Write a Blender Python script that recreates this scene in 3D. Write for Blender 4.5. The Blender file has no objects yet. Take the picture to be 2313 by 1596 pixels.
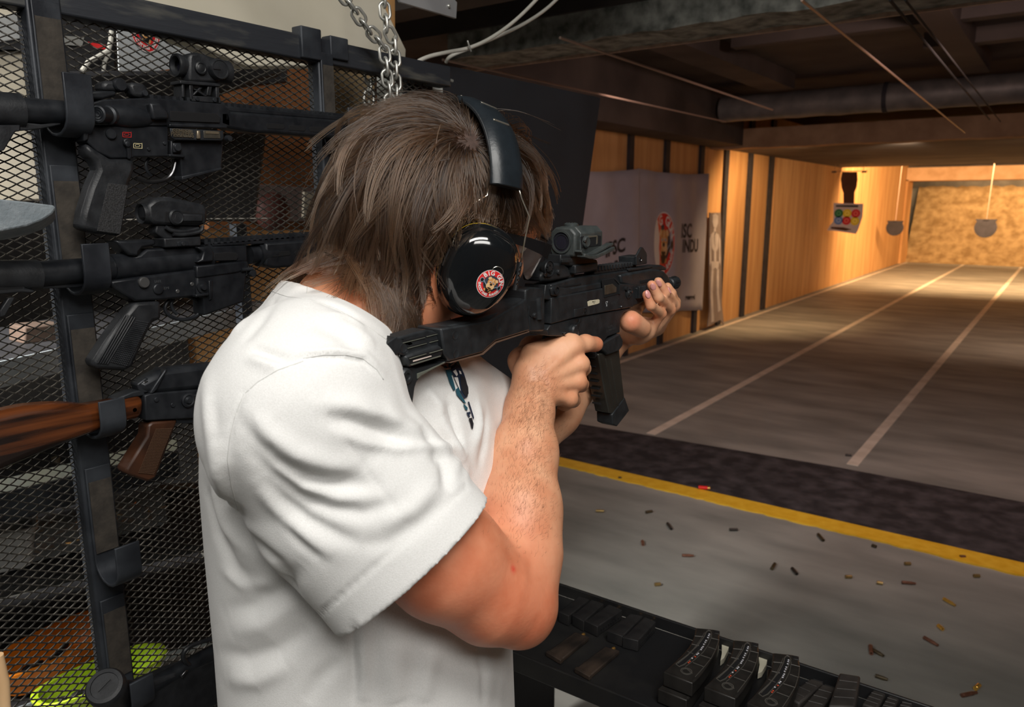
import bpy, bmesh, math, random
import numpy as np
from mathutils import Vector, Matrix, Quaternion
from mathutils.bvhtree import BVHTree
random.seed(7); rng = np.random.default_rng(7)
scene = bpy.context.scene
COL = scene.collection

# ------------------------------------------------------------------ camera
FPX, W, H = 1700.0, 2313.0, 1596.0
PITCH, YAW, CAMZ = math.radians(11.24), math.radians(36.3), 1.65
cd = bpy.data.cameras.new('camera'); cam = bpy.data.objects.new('camera', cd); COL.objects.link(cam)
cam.location = (0, 0, CAMZ); cam.rotation_euler = (math.pi/2 - PITCH, 0, YAW)
cd.sensor_width = 36; cd.lens = 36*FPX/W; cd.clip_start = .02; cd.clip_end = 100
cd.dof.use_dof = True; cd.dof.focus_distance = .95; cd.dof.aperture_fstop = 9.0
scene.camera = cam
# ------------------------------------------------------------------ world, exposure
scene.view_settings.view_transform = 'Standard'; scene.view_settings.look = 'None'
scene.view_settings.exposure = 0.0; scene.view_settings.gamma = 1.0
scene.view_settings.use_curve_mapping = False
world = bpy.data.worlds.new('world'); scene.world = world; world.use_nodes = True
world.node_tree.nodes['Background'].inputs[0].default_value = (.8, .85, 1, 1)
world.node_tree.nodes['Background'].inputs[1].default_value = 0.02
# ------------------------------------------------------------------ lamps of the place, and added lights
def area(name, loc, target, size, sizey, power, col=(1, 1, 1), spread=180):
    l = bpy.data.lights.new(name, 'AREA'); l.shape = 'RECTANGLE'; l.size = size; l.size_y = sizey
    l.energy = power; l.color = col; l.spread = math.radians(spread)
    o = bpy.data.objects.new(name, l); COL.objects.link(o); o.location = loc
    o.rotation_euler = (Vector(target)-Vector(loc)).to_track_quat('-Z', 'Y').to_euler(); return o
def spot(name, loc, target, power, ang, blend=.5, col=(1, 1, 1), r=.05):
    l = bpy.data.lights.new(name, 'SPOT'); l.energy = power; l.spot_size = math.radians(ang); l.spot_blend = blend
    l.color = col; l.shadow_soft_size = r
    o = bpy.data.objects.new(name, l); COL.objects.link(o); o.location = loc
    o.rotation_euler = (Vector(target)-Vector(loc)).to_track_quat('-Z', 'Y').to_euler(); return o
COOL, WARM = (1.0, .97, .92), (1.0, .62, .30)
area('ceiling_strip_light', (.2, -.1, 2.85), (-.6, .6, 1.2), 1.4, .35, 28, COOL)
area('ceiling_strip_light', (-1.9, -.6, 2.8), (-1.6, .6, 1.2), 1.2, .3, 9, COOL)
area('ceiling_strip_light', (.9, -.3, 2.6), (-.4, 1.1, 1.0), 1.2, .4, 19, COOL)
area('storage_fill_light', (-1.75, -.5, 2.35), (-1.95, 1.1, .7), .6, .25, 26, COOL, 75)  # added fill behind the rack, brightens the shelves and bins
# warm lamps of the range, hidden behind the beams and the slab, plus one added spot
area('range_lamp', (-1.4, 16.7, 2.8), (-2.6, 20.5, .8), 2.5, .3, 440, WARM)
area('range_lamp', (1.4, 16.7, 2.8), (1.6, 20.5, .8), 2.5, .3, 330, WARM)
area('range_lamp', (0, 24.6, 2.8), (0, 25.2, .8), 6, .2, 110, WARM)
spot('range_lamp', (-2.6, 9.95, 2.33), (-3.85, 10.8, .9), 230, 120, .8, WARM, .1)
spot('range_lamp', (-1.6, 9.95, 2.33), (-3.4, 15, 1.7), 200, 60, .8, (1, .75, .5), .1)  # added spot aimed at the dot sheet to brighten it
spot('range_lamp', (0.5, 9.95, 2.33), (-1, 12.5, 0), 150, 140, .8, (1, .68, .48), .1)
spot('range_lamp', (0, 3.7, 2.5), (-1.5, 7, 0), 120, 150, .9, (1, .70, .62), .15)
spot('range_lamp', (-2.2, 4.2, 2.3), (-3.8, 6.5, .8), 28, 110, .9, (1, .70, .58), .15)

# ------------------------------------------------------------------ measuring helpers
Fh = Vector((-math.sin(YAW), math.cos(YAW), 0)); Rr = Vector((math.cos(YAW), math.sin(YAW), 0))
Fw = Fh*math.cos(PITCH) - Vector((0, 0, math.sin(PITCH))); Up = Fh*math.sin(PITCH) + Vector((0, 0, math.cos(PITCH)))
CP = Vector((0, 0, CAMZ))
def ray(px, py): return (Rr*(px-W/2) - Up*(py-H/2) + Fw*FPX)/FPX
def atX(px, py, X): d = ray(px, py); return CP + d*(X/d.x)
def atY(px, py, Y): d = ray(px, py); return CP + d*(Y/d.y)
def atZ(px, py, Z): d = ray(px, py); return CP + d*((Z-CAMZ)/d.z)
def atD(px, py, D): return CP + ray(px, py)*D
def proj(p):
    q = Vector(p)-CP; d = q.dot(Fw); return (W/2+q.dot(Rr)/d*FPX, H/2-q.dot(Up)/d*FPX, d)
# ------------------------------------------------------------------ materials
MATS = {}
def mat(name, c1, c2=None, rough=.5, metal=0., scale=20., bump=0., bscale=None, detail=6, spec=.5, coat=0., stretch=None, ramp=(.35, .65), rough2=None, sss=0., trans=0., ior=1.45, sheen=0., alpha=1.):
    if name in MATS: return MATS[name]
    m = bpy.data.materials.new(name); m.use_nodes = True; nt = m.node_tree; N = nt.nodes; L = nt.links
    b = N['Principled BSDF']; b.inputs['Roughness'].default_value = rough; b.inputs['Metallic'].default_value = metal
    b.inputs['Specular IOR Level'].default_value = spec; b.inputs['Coat Weight'].default_value = coat
    b.inputs['Transmission Weight'].default_value = trans; b.inputs['IOR'].default_value = ior
    b.inputs['Base Color'].default_value = (*c1, 1); b.inputs['Sheen Weight'].default_value = sheen
    b.inputs['Alpha'].default_value = alpha
    if sss: b.inputs['Subsurface Weight'].default_value = sss; b.inputs['Subsurface Radius'].default_value = (1, .35, .2); b.inputs['Subsurface Scale'].default_value = .006
    if c2 is not None or bump or rough2 is not None:
        tc = N.new('ShaderNodeTexCoord'); mp = N.new('ShaderNodeMapping'); L.new(tc.outputs['Object'], mp.inputs[0])
        if stretch: mp.inputs['Scale'].default_value = stretch
        n = N.new('ShaderNodeTexNoise'); n.inputs['Scale'].default_value = scale; n.inputs['Detail'].default_value = detail
        L.new(mp.outputs[0], n.inputs['Vector'])
        if c2 is not None:
            r = N.new('ShaderNodeValToRGB'); r.color_ramp.elements[0].color = (*c1, 1); r.color_ramp.elements[1].color = (*c2, 1)
            r.color_ramp.elements[0].position, r.color_ramp.elements[1].position = ramp
            L.new(n.outputs[0], r.inputs[0]); L.new(r.outputs[0], b.inputs['Base Color'])
        if rough2 is not None:
            mr = N.new('ShaderNodeMapRange'); mr.inputs[1].default_value = .3; mr.inputs[2].default_value = .7
            mr.inputs[3].default_value = rough; mr.inputs[4].default_value = rough2; L.new(n.outputs[0], mr.inputs[0]); L.new(mr.outputs[0], b.inputs['Roughness'])
        if bump:
            n2 = N.new('ShaderNodeTexNoise'); n2.inputs['Scale'].default_value = bscale or scale*4; n2.inputs['Detail'].default_value = 4
            L.new(mp.outputs[0], n2.inputs['Vector'])
            bp = N.new('ShaderNodeBump'); bp.inputs['Strength'].default_value = bump; bp.inputs['Distance'].default_value = .002
            L.new(n2.outputs[0], bp.inputs['Height']); L.new(bp.outputs[0], b.inputs['Normal'])
    MATS[name] = m; return m
def emis(name, col, s):
    m = bpy.data.materials.new(name); m.use_nodes = True; b = m.node_tree.nodes['Principled BSDF']
    b.inputs['Base Color'].default_value = (*col, 1); b.inputs['Emission Color'].default_value = (*col, 1); b.inputs['Emission Strength'].default_value = s; return m
# ------------------------------------------------------------------ geometry
class G:
    def __init__(s): s.v = []; s.f = []
    def add(s, vs, fs):
        k = len(s.v); s.v += [tuple(map(float, v)) for v in vs]; s.f += [tuple(i+k for i in f) for f in fs]; return s
    def prism(s, poly, ext):
        ext = Vector(ext); n = len(poly); P = [Vector(p) for p in poly]
        nm = Vector((0, 0, 0))
        for i in range(n): nm += P[i].cross(P[(i+1) % n])
        vs = P + [p+ext for p in P]
        side = [(i, (i+1) % n, (i+1) % n+n, i+n) for i in range(n)]
        fs = [tuple(range(n-1, -1, -1)), tuple(range(n, 2*n))] + side
        if nm.dot(ext) < 0: fs = [tuple(reversed(f)) for f in fs]
        return s.add(vs, fs)
    def box(s, a, b):
        x0, y0, z0 = a; x1, y1, z1 = b
        return s.prism([(x0, y0, z0), (x1, y0, z0), (x1, y1, z0), (x0, y1, z0)], (0, 0, z1-z0))
    def obox(s, c, ax, ay, az):
        c, ax, ay, az = map(Vector, (c, ax, ay, az)); p = c-ax-ay-az
        return s.prism([p, p+2*ax, p+2*ax+2*ay, p+2*ay], 2*az)
    def tube(s, pts, r, n=12, cap=True, flat=None, closed=False):
        pts = [Vector(p) for p in pts]; m = len(pts); rs = r if isinstance(r, (list, tuple)) else [r]*m
        k0 = len(s.v); t0 = (pts[1]-pts[0]).normalized(); u = t0.orthogonal().normalized()
        if flat is not None: u = (Vector(flat)-t0*Vector(flat).dot(t0)).normalized()
        for i, p in enumerate(pts):
            if closed: t = (pts[(i+1) % m]-pts[i-1]).normalized()
            else: t = (pts[min(i+1, m-1)]-pts[max(i-1, 0)]).normalized()
            u = (u - t*u.dot(t)); u.normalize(); w = t.cross(u)
            for j in range(n):
                a = 2*math.pi*j/n; s.v.append(tuple(p + (u*math.cos(a)+w*math.sin(a))*rs[i]))
        for i in range(m if closed else m-1):
            i2 = (i+1) % m
            for j in range(n):
                a, b_ = k0+i*n+j, k0+i*n+(j+1) % n; c, d = k0+i2*n+(j+1) % n, k0+i2*n+j
                s.f.append((a, b_, c, d))
        if cap and not closed: s.f.append(tuple(k0+j for j in range(n-1, -1, -1))); s.f.append(tuple(k0+(m-1)*n+j for j in range(n)))
        return s
    def cyl(s, a, b, r, n=24, r2=None): return s.tube([a, b], [r, r if r2 is None else r2], n)
    def ring(s, c, ax, ro, ri, h, n=32):
        c, ax = Vector(c), Vector(ax).normalized(); u = ax.orthogonal().normalized(); w = ax.cross(u); k = len(s.v)
        for (r, z) in ((ro, 0), (ro, h), (ri, h), (ri, 0)):
            for j in range(n): a = 2*math.pi*j/n; s.v.append(tuple(c+ax*z+(u*math.cos(a)+w*math.sin(a))*r))
        for q in range(4):
            for j in range(n): s.f.append((k+q*n+j, k+q*n+(j+1) % n, k+((q+1) % 4)*n+(j+1) % n, k+((q+1) % 4)*n+j))
        return s
    def lathe(s, c, ax, prof, n=32):
        c, ax = Vector(c), Vector(ax).normalized(); u = ax.orthogonal().normalized(); w = ax.cross(u); k = len(s.v); m = len(prof)
        for (r, z) in prof:
            for j in range(n): a = 2*math.pi*j/n; s.v.append(tuple(c+ax*z+(u*math.cos(a)+w*math.sin(a))*max(r, 1e-5)))
        for i in range(m-1):
            for j in range(n): s.f.append((k+i*n+j, k+i*n+(j+1) % n, k+(i+1)*n+(j+1) % n, k+(i+1)*n+j))
        return s
    def ell(s, c, ax, ay, az, n=24, m=14):
        c, ax, ay, az = map(Vector, (c, ax, ay, az)); k = len(s.v)
        for i in range(m+1):
            t = math.pi*i/m
            for j in range(n): a = 2*math.pi*j/n; s.v.append(tuple(c+ax*math.sin(t)*math.cos(a)+ay*math.sin(t)*math.sin(a)+az*math.cos(t)))
        for i in range(m):
            for j in range(n): s.f.append((k+i*n+j, k+i*n+(j+1) % n, k+(i+1)*n+(j+1) % n, k+(i+1)*n+j))
        return s
def mesh_from(name, v, f, m, smooth=35.):
    me = bpy.data.meshes.new(name)
    me.from_pydata(v, [], f); me.validate()
    if isinstance(m, (list, tuple)):
        for q in m: me.materials.append(q)
    elif m: me.materials.append(m)
    if smooth is not None:
        me.polygons.foreach_set('use_smooth', [True]*len(me.polygons))
        if smooth < 180: me.set_sharp_from_angle(angle=math.radians(smooth))
    me.update(); return me
def fixn(me):
    bm = bmesh.new(); bm.from_mesh(me); bmesh.ops.recalc_face_normals(bm, faces=bm.faces); bm.to_mesh(me); bm.free()
def put(name, g, m, root=None, parent=None, bevel=0., smooth=35., seg=2, recalc=True):
    base = Vector(root.location) if root else Vector((0, 0, 0))
    v = [tuple(Vector(p)-base) for p in g.v] if root else g.v
    me = mesh_from(name, v, g.f, m, smooth)
    if recalc: fixn(me)
    o = bpy.data.objects.new(name, me); COL.objects.link(o); o.parent = parent or root
    if bevel:
        b = o.modifiers.new('bevel', 'BEVEL'); b.width = bevel; b.segments = seg; b.limit_method = 'ANGLE'; b.angle_limit = math.radians(40)
    return o
def thing(name, label, cat, loc=(0, 0, 0), group=None):
    o = bpy.data.objects.new(name, None); COL.objects.link(o); o.location = loc; o.empty_display_size = .05
    return tag(o, label, cat, group)
def tag(o, label, cat, group=None, kind=None):
    o['label'] = label; o['category'] = cat
    if group: o['group'] = group
    if kind: o['kind'] = kind
    return o
def struct(o): o['kind'] = 'structure'; return o
def one(name, g, m, label, cat, group=None, bevel=0., smooth=35., loc=None, kind=None):
    """a thing that is a single mesh; origin at its base centre"""
    a = np.array(g.v); c = Vector(((a[:, 0].min()+a[:, 0].max())/2, (a[:, 1].min()+a[:, 1].max())/2, a[:, 2].min())) if loc is None else Vector(loc)
    g.v = [tuple(Vector(p)-c) for p in g.v]
    o = put(name, g, m, bevel=bevel, smooth=smooth); o.location = c
    return tag(o, label, cat, group, kind)
def copy_tree(o, parent=None):
    c = o.copy(); COL.objects.link(c); c.parent = parent
    for ch in list(o.children): copy_tree(ch, c)
    return c
def slab(g, px, X, t, dx=0.):
    """side profile measured on the plane X, given its real thickness t away from the viewer"""
    return g.prism([atX(a, b, X)+Vector((dx, 0, 0)) for a, b in px], (-t, 0, 0))
def text_geo(txt, size=1., ext=0., bold=0.):
    cu = bpy.data.curves.new('t', 'FONT'); cu.body = txt; cu.size = size; cu.extrude = ext; cu.align_x = 'CENTER'; cu.align_y = 'CENTER'; cu.resolution_u = 3; cu.offset = bold
    o = bpy.data.objects.new('t', cu); COL.objects.link(o); dg = bpy.context.evaluated_depsgraph_get()
    me = bpy.data.meshes.new_from_object(o.evaluated_get(dg)); v = [tuple(x.co) for x in me.vertices]; f = [tuple(p.vertices) for p in me.polygons]
    bpy.data.objects.remove(o); bpy.data.curves.remove(cu); bpy.data.meshes.remove(me); return v, f
def lettering(g, txt, size, org, ux, uy, wid=1.):
    v, f = text_geo(txt, size); org, ux, uy = Vector(org), Vector(ux), Vector(uy)
    return g.add([org+ux*a*wid+uy*b for a, b, c in v], f)
# ================================================================== the setting
M_floor = mat('painted concrete floor', (.185, .187, .172), (.36, .35, .32), rough=.62, scale=2.2, bump=.15, bscale=30, detail=10, ramp=(.3, .72), stretch=(.6, 1.8, 1))
M_wood = mat('orange pine board', (.52, .27, .10), (.66, .38, .16), rough=.6, scale=2.2, stretch=(1, 3.5, .35), bump=.1)
M_batten = mat('dark rubber batten', (.022, .022, .028), (.04, .04, .05), rough=.7, scale=9)
M_ceil = mat('grimy ceiling board', (.055, .045, .042), (.11, .09, .08), rough=.8, scale=1.5, bump=.2, detail=9)
M_beam = mat('mottled grey beam', (.12, .125, .11), (.40, .40, .36), rough=.8, scale=16, bump=.6, bscale=60, detail=9)
M_beamw = mat('dusty ochre beam', (.30, .19, .11), (.42, .28, .17), rough=.8, scale=5, bump=.2)
M_backwall = mat('grey plaster', (.20, .20, .19), (.30, .30, .28), rough=.8, scale=3)
M_gran = mat('rubber granulate bullet trap', (.26, .17, .075), (.46, .33, .17), rough=.95, scale=5, bump=1., bscale=40, detail=10)
M_white = mat('faded white paint line', (.62, .54, .45), (.78, .70, .60), rough=.6, scale=6)
M_yellow = mat('yellow tape', (.75, .42, .02), (.85, .52, .04), rough=.45, scale=20)
M_mat = mat('black rubber mat', (.018, .017, .02), (.075, .068, .075), rough=.75, scale=9, bump=.3, detail=12, ramp=(.4, .75))
M_duct = mat('galvanised duct', (.16, .16, .16), (.26, .25, .24), rough=.5, metal=.4, scale=6)
M_black = mat('black painted panel', (.012, .013, .016), (.02, .022, .027), rough=.6, scale=4, bump=.1)
M_beige = mat('beige painted board', (.50, .46, .36), (.60, .56, .46), rough=.6, scale=3, bump=.1)
M_iron = mat('worn black painted steel', (.014, .016, .021), (.042, .048, .057), rough=.42, metal=.3, scale=14, bump=.25, bscale=70, rough2=.65, detail=8)
M_railw = mat('scraped black steel rail', (.03, .033, .04), (.16, .155, .13), rough=.5, metal=.3, scale=7, ramp=(.5, .8), bump=.3, stretch=(1, 1, 6))
M_felt = mat('dark brown felt lining', (.028, .024, .020), (.05, .042, .034), rough=.95, scale=60, bump=.3)
M_wire = mat('expanded steel wire', (.028, .026, .023), (.075, .068, .058), rough=.45, metal=.5, scale=30)
M_galv = mat('dull zinc chain', (.42, .42, .39), (.60, .60, .56), rough=.35, metal=.7, scale=40)
M_cable = mat('grey cable sheath', (.42, .41, .36), (.52, .50, .45), rough=.5, scale=12)
M_boxg = mat('grey plastic housing', (.48, .50, .48), (.58, .60, .57), rough=.4, scale=8)
M_steel = mat('grey sheet steel', (.30, .30, .31), (.42, .42, .43), rough=.45, metal=.5, scale=8)
XW = -3.85
g = G().box((-6, -3, -.1), (4.2, 26.5, 0)); struct(put('floor', g, M_floor))
g = G().box((XW-.12, 2.2, 0), (XW, 24.4, 3.0)); struct(put('wall_left', g, M_wood))
g = G().box((3.6, -3, 0), (3.75, 26.5, 3.0)); struct(put('wall_right', g, M_wood))
g = G().box((-6, 26.0, 0), (4.2, 26.2, 3.0)); struct(put('wall_back', g, M_backwall))
g = G().box((-6, -3.1, 0), (4.2, -3, 3.2)); struct(put('wall_front', g, M_backwall))
g = G().box((-3.95, -3, 0), (-3.8, 2.2, 3.2)); struct(put('wall_rear_left', g, mat('dark storage wall', (.03, .03, .032), (.06, .058, .055), rough=.8, scale=3)))
g = G().box((-6, -3, 2.95), (4.2, 26.5, 3.1)); struct(put('ceiling', g, M_ceil))
# lowered slab over the middle of the range, then the beams
def trimn(g, m, bevel=0.):
    trimn.n += 1; return struct(put('trim_%d' % trimn.n, g, m, bevel=bevel))
trimn.n = 0
trimn(G().box((-3.84, 9.75, 2.36), (3.6, 16.4, 2.5)), M_ceil)
def jag(y0, y1, z0, z1, m, x0=-3.84, x1=3.58, seed=1):
    r = random.Random(seed); n = 70; P = []
    for i in range(n+1): P.append(((x0+(x1-x0)*i/n), y0, z0+r.uniform(-.006, .006)))
    P += [(x1, y0, z1), (x0, y0, z1)]
    return trimn(G().prism(P, (0, y1-y0, 0)), m)
jag(3.0, 3.26, 2.35, 2.47, M_beam, x0=-2.6)
trimn(G().box((-3.5, 2.98, 2.47), (3.58, 3.35, 2.95)), M_ceil)
trimn(G().box((-3.4, 3.262, 2.338), (3.58, 3.275, 2.362)), mat('painted lit lip', (.45, .30, .22), (.6, .42, .32), rough=.7, scale=30))  # pale colour stands in for warm light along the beam's lower edge
jag(9.5, 9.75, 2.33, 2.56, M_beamw, seed=2)
trimn(G().box((-3.84, 23.6, 2.27), (3.58, 24.4, 2.62)), mat('ochre header board', (.55, .34, .18), (.68, .44, .26), rough=.7, scale=4))
trimn(G().box((-3.84, 23.75, 2.62), (3.58, 24.4, 2.95)), M_ceil)
trimn(G().box((-3.84, 3.35, 2.36), (-3.42, 9.5, 2.95)), M_ceil)
# coffers of the ceiling between the near beam and the duct
for i, (x0, x1, y0, y1) in enumerate(((-3.2, -1.7, 3.6, 3.75), (-3.2, -1.3, 5.2, 5.35), (-2.5, .3, 4.3, 4.42), (-2.3, -.3, 6.0, 6.12), (-1.1, 2.2, 6.9, 7.05), (-.9, 2.5, 5.2, 5.35))):
    trimn(G().box((x0, y0, 2.84), (x1, y1, 2.95)), M_ceil)
for (xa, ya, xb, yb) in ((-2.75, 3.5, -2.45, 8.2), (-.95, 3.5, -.75, 8.2), (.9, 3.5, 1.1, 8.2)):
    trimn(G().box((xa, ya, 2.80), (xb, yb, 2.95)), M_ceil)
# battens on the range wall
for (px, w) in ((1420, .10), (1502, .11), (1581, .11), (1637, .14), (1692, .15), (1740, .17)):
    y = atX(px, 380, XW).y; trimn(G().box((XW, y-w/2, 0), (XW+.035, y+w/2, 2.9)), M_batten)
for (y, z) in ((12.2, 0), (14.2, 0)): trimn(G().box((XW, y-.02, 0), (XW+.01, y+.02, 2.36)), M_wood)
# bullet trap: a bank of granulate behind the header
def trap():
    n, m = 60, 26; vs = []; fs = []; r = np.random.default_rng(3)
    for j in range(m+1):
        t = j/m
        for i in range(n+1):
            x = -3.84+7.4*i/n; y = 24.3 + 1.55*t**.8; z = 2.15*t**1.15 + (r.uniform(-.03, .03) if 0 < j else 0)
            vs.append((x, y, z))
    for j in range(m):
        for i in range(n): a = j*(n+1)+i; fs.append((a, a+1, a+n+2, a+n+1))
    g = G().add(vs, fs); o = put('rubber_granulate', g, M_gran, smooth=60)
    return tag(o, 'ochre bank of loose rubber granulate rising at the far end of the range', 'bullet trap', kind='stuff')
trap()
g = G().prism([(XW+.005, 23.6, 0), (XW+.005, 24.6, 0), (XW+.005, 24.6, .35), (XW+.005, 24.35, .9), (XW+.005, 24.35, 2.3), (XW+.005, 23.6, 2.3)], (.06, 0, 0)); trimn(g, M_wood)
# floor markings
def strip(a, b, w, m, z=.003):
    a, b = Vector((*a, 0)), Vector((*b, 0)); t = (b-a).normalized(); n = Vector((-t.y, t.x, 0))*w/2
    return trimn(G().prism([a+n, a-n, b-n, b+n], (0, 0, z)), m)
LA, LB = atZ(1470, 980, 0), atZ(1925, 1050, 0)
strip((LA.x, LA.y), (LA.x, 24.2), .07, M_white); strip((LB.x, LB.y), (LB.x, 24.2), .07, M_white)
strip((LB.x+1.37, 4.5), (LB.x+1.37, 24.2), .07, M_white); strip((XW+.14, 5.4), (XW+.14, 24.2), .06, M_white)
r1 = (atZ(1301, 957, 0), atZ(1889, 1056, 0), atZ(2313, 1136, 0)); y1 = (atZ(1263, 1034, 0), atZ(2313, 1274, 0)); y2 = (atZ(1263, 1052, 0), atZ(2313, 1303, 0))
def ext(a, b, t): return a+(b-a)*t
P = [ext(r1[0], r1[1], -1.2), r1[1], ext(r1[1], r1[2], 2.0), ext(y1[0], y1[1], 1.8), ext(y1[0], y1[1], -.7)]
trimn(G().prism([Vector((p.x, p.y, 0)) for p in P], (0, 0, .006)), M_mat)
n = 200; P = []; rr = random.Random(4)
for i in range(n+1): p = ext(y1[0], y1[1], -.7+2.5*i/n); P.append((p.x, p.y, 0))
for i in range(n, -1, -1): p = ext(y2[0], y2[1], -.7+2.5*i/n); P.append((p.x, p.y+rr.uniform(-.007, .007), 0))
trimn(G().prism(P, (0, 0, .008)), M_yellow)
# black booth divider
g = G(); PX = -1.16
slab(g, [(985, 142), (1357, 220), (1310, 560), (1262, 860)], PX, .03)
v = g.v; low = atX(1262, 860, PX); a0 = atX(985, 142, PX)
g = G().prism([(PX, a0.y, 0.02), (PX, a0.y, a0.z), tuple(atX(1357, 220, PX)), tuple(atX(1310, 560, PX)), tuple(low), (PX, low.y, .02)], (-.03, 0, 0))
struct(put('partition_panel', g, M_black, bevel=.002))

# ------------------------------------------------------------------ ceiling hardware
def wire(a, b, r, m): return one('ceiling_wire', G().tube([a, b], r, 6), m, '', 'wire')
M_cord = mat('taut steel guide wire', (.42, .30, .24), rough=.4, metal=.6)
M_cordd = mat('black cord', (.015, .014, .014), rough=.8)
zt = 2.31
def W2(p1, p2, z1, z2, r, m, lab):
    o = one('guide_wire', G().tube([atZ(*p1, z1), atZ(*p2, z2)], r, 6), m, lab, 'guide wire', 'guide wires along the range ceiling'); return o
W2((1265, 85), (1745, 248), 2.30, 2.30, .006, M_cord, 'bright taut guide wire running from above the dark divider towards the beam')
W2((1000, 135), (1640, 275), 2.30, 2.30, .006, M_cord, 'lowest guide wire along the left side of the range ceiling')
W2((1811, 0), (2180, 300), 2.30, 2.30, .005, M_cord, 'thin guide wire crossing the ceiling towards the right target')
W2((2010, 0), (2235, 270), 2.29, 2.29, .005, M_cordd, 'black cord hanging left of its twin near the ceiling right edge')
W2((2045, 0), (2260, 275), 2.29, 2.29, .004, M_cordd, 'thinner black cord beside the other black cord on the ceiling')
c0 = atY(1632, 248, 8.6); g = G()
n = 40; pts = [c0+Vector((i*.14, 0, .0)) for i in range(n)]
g.tube(pts, [.135 if i % 3 else .142 for i in range(n)], 28, cap=False)
g.tube([pts[0]+Vector((.0, 0, 0)), pts[-1]], .12, 28, cap=False)
d = thing('ventilation_duct', 'round ribbed grey ventilation duct across the ceiling before the beam', 'duct', c0)
put('duct_pipe', g, M_duct, d)
put('duct_cap', G().cyl(c0+Vector((.03, 0, 0)), c0+Vector((.05, 0, 0)), .12, 28), M_black, d)
for k in (12, 25): put('duct_strap', G().ring(pts[k], (1, 0, 0), .15, .14, .04), M_batten, d)
# sloping beige board high behind the rack, metal bracket
g = G(); slab(g, [(120, -260), (838, -60), (872, 20), (918, 112), (916, 150), (560, 150), (250, 20)], -1.22, .05)
struct(put('trim_%d' % 90, g, M_beige, bevel=.003))
b = thing('steel_bracket', 'short flat grey steel bracket bolted under the ceiling, top centre', 'bracket', atX(970, 10, -1.05))
g = G(); slab(g, [(880, -40), (1000, -30), (1033, 5), (1031, 42), (905, 5)], -1.05, .006); put('bracket_plate', g, M_steel, b, bevel=.001)
p = atX(1013, 14, -1.05); put('bolt', G().lathe(p, (1, 0, 0), [(.004, 0), (.004, .002), (.0025, .004), (0, .004)], 12), M_galv, b)
bw = one('timber_batten', slab(G(), [(868, -200), (892, -195), (892, 68), (880, 60)], -1.7, .04), M_wood, 'short pale timber end seen behind the beige board edge', 'timber')
# near ceiling planks (dark) above the divider
g = G().box((-3.5, 1.2, 2.62), (1.5, 2.98, 2.70)); struct(put('trim_91', g, mat('dark ceiling sheet', (.05, .05, .045), (.085, .085, .075), rough=.8, scale=4)))
for i in range(5): trimn(G().box((-3.4, 1.35+i*.33, 2.605), (1.4, 1.362+i*.33, 2.622)), M_batten)
g = G().box((-3.5, 2.3, 2.40), (-1.2, 2.45, 2.62)); trimn(g, M_ceil)

# ------------------------------------------------------------------ junction box and cables
jb = thing('junction_box', 'grey electrical box with dark front face mounted beside the chains', 'electrical box', atX(950, 240, -1.12))
g = G(); slab(g, [(898, 152), (912, 150), (912, 243), (898, 240)], -1.10, .06, 0)
slab(g, [(905, 152), (1000, 158), (1003, 235), (905, 245)], -1.135, .045); put('housing', g, M_boxg, jb, bevel=.003)
g = G(); slab(g, [(912, 150), (972, 152), (974, 168), (932, 168), (926, 235), (913, 243)], -1.118, .014); put('cover_rim', g, mat('blue grey cover', (.22, .26, .33), (.3, .34, .4), rough=.35, scale=9), jb, bevel=.003)
g = G(); slab(g, [(931, 168), (978, 172), (978, 228), (929, 234)], -1.108, .02); put('front_face', g, mat('plum dark face', (.035, .03, .035), rough=.5), jb, bevel=.002)
put('clip', G().tube([atX(978, 170, -1.1), atX(1000, 176, -1.1), atX(1022, 183, -1.1)], [.0025, .003, .0035], 8), M_galv, jb)
def cable(pts, r, lab, X=-1.12):
    P = [atX(a, b, X) if len(q) == 2 else atX(a, b, q[2]) for q in pts for a, b in [q[:2]]]
    Q = []
    for i in range(len(P)-1):
        p0, p1, p2, p3 = P[max(i-1, 0)], P[i], P[i+1], P[min(i+2, len(P)-1)]
        for k in range(6):
            t = k/6; Q.append(.5*((2*p1)+(p2-p0)*t+(2*p0-5*p1+4*p2-p3)*t*t+(3*p1-p0-3*p2+p3)*t**3))
    Q.append(P[-1]); return one('power_cable', G().tube(Q, r, 12), M_cable, lab, 'cable', 'grey cables above the junction box')
cable([(928, 160), (940, 142), (968, 128), (1010, 118), (1060, 108), (1110, 85), (1165, 45), (1220, -10), (1260, -60)], .0042, 'grey cable curving down into the top of the junction box')
cable([(1008, 140, -1.2), (1020, 126, -1.18), (1070, 105, -1.15), (1130, 80, -1.15), (1190, 50, -1.15), (1240, 15, -1.15), (1290, -35, -1.15)], .0042, 'grey cable running beside its twin and passing behind the divider')
tie = one('cable_tie', G().tube([atX(1056, 92, -1.11), atX(1060, 104, -1.108), atX(1064, 116, -1.11)], .002, 6), M_galv, 'small pale tie holding the two grey cables together', 'cable tie')
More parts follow.
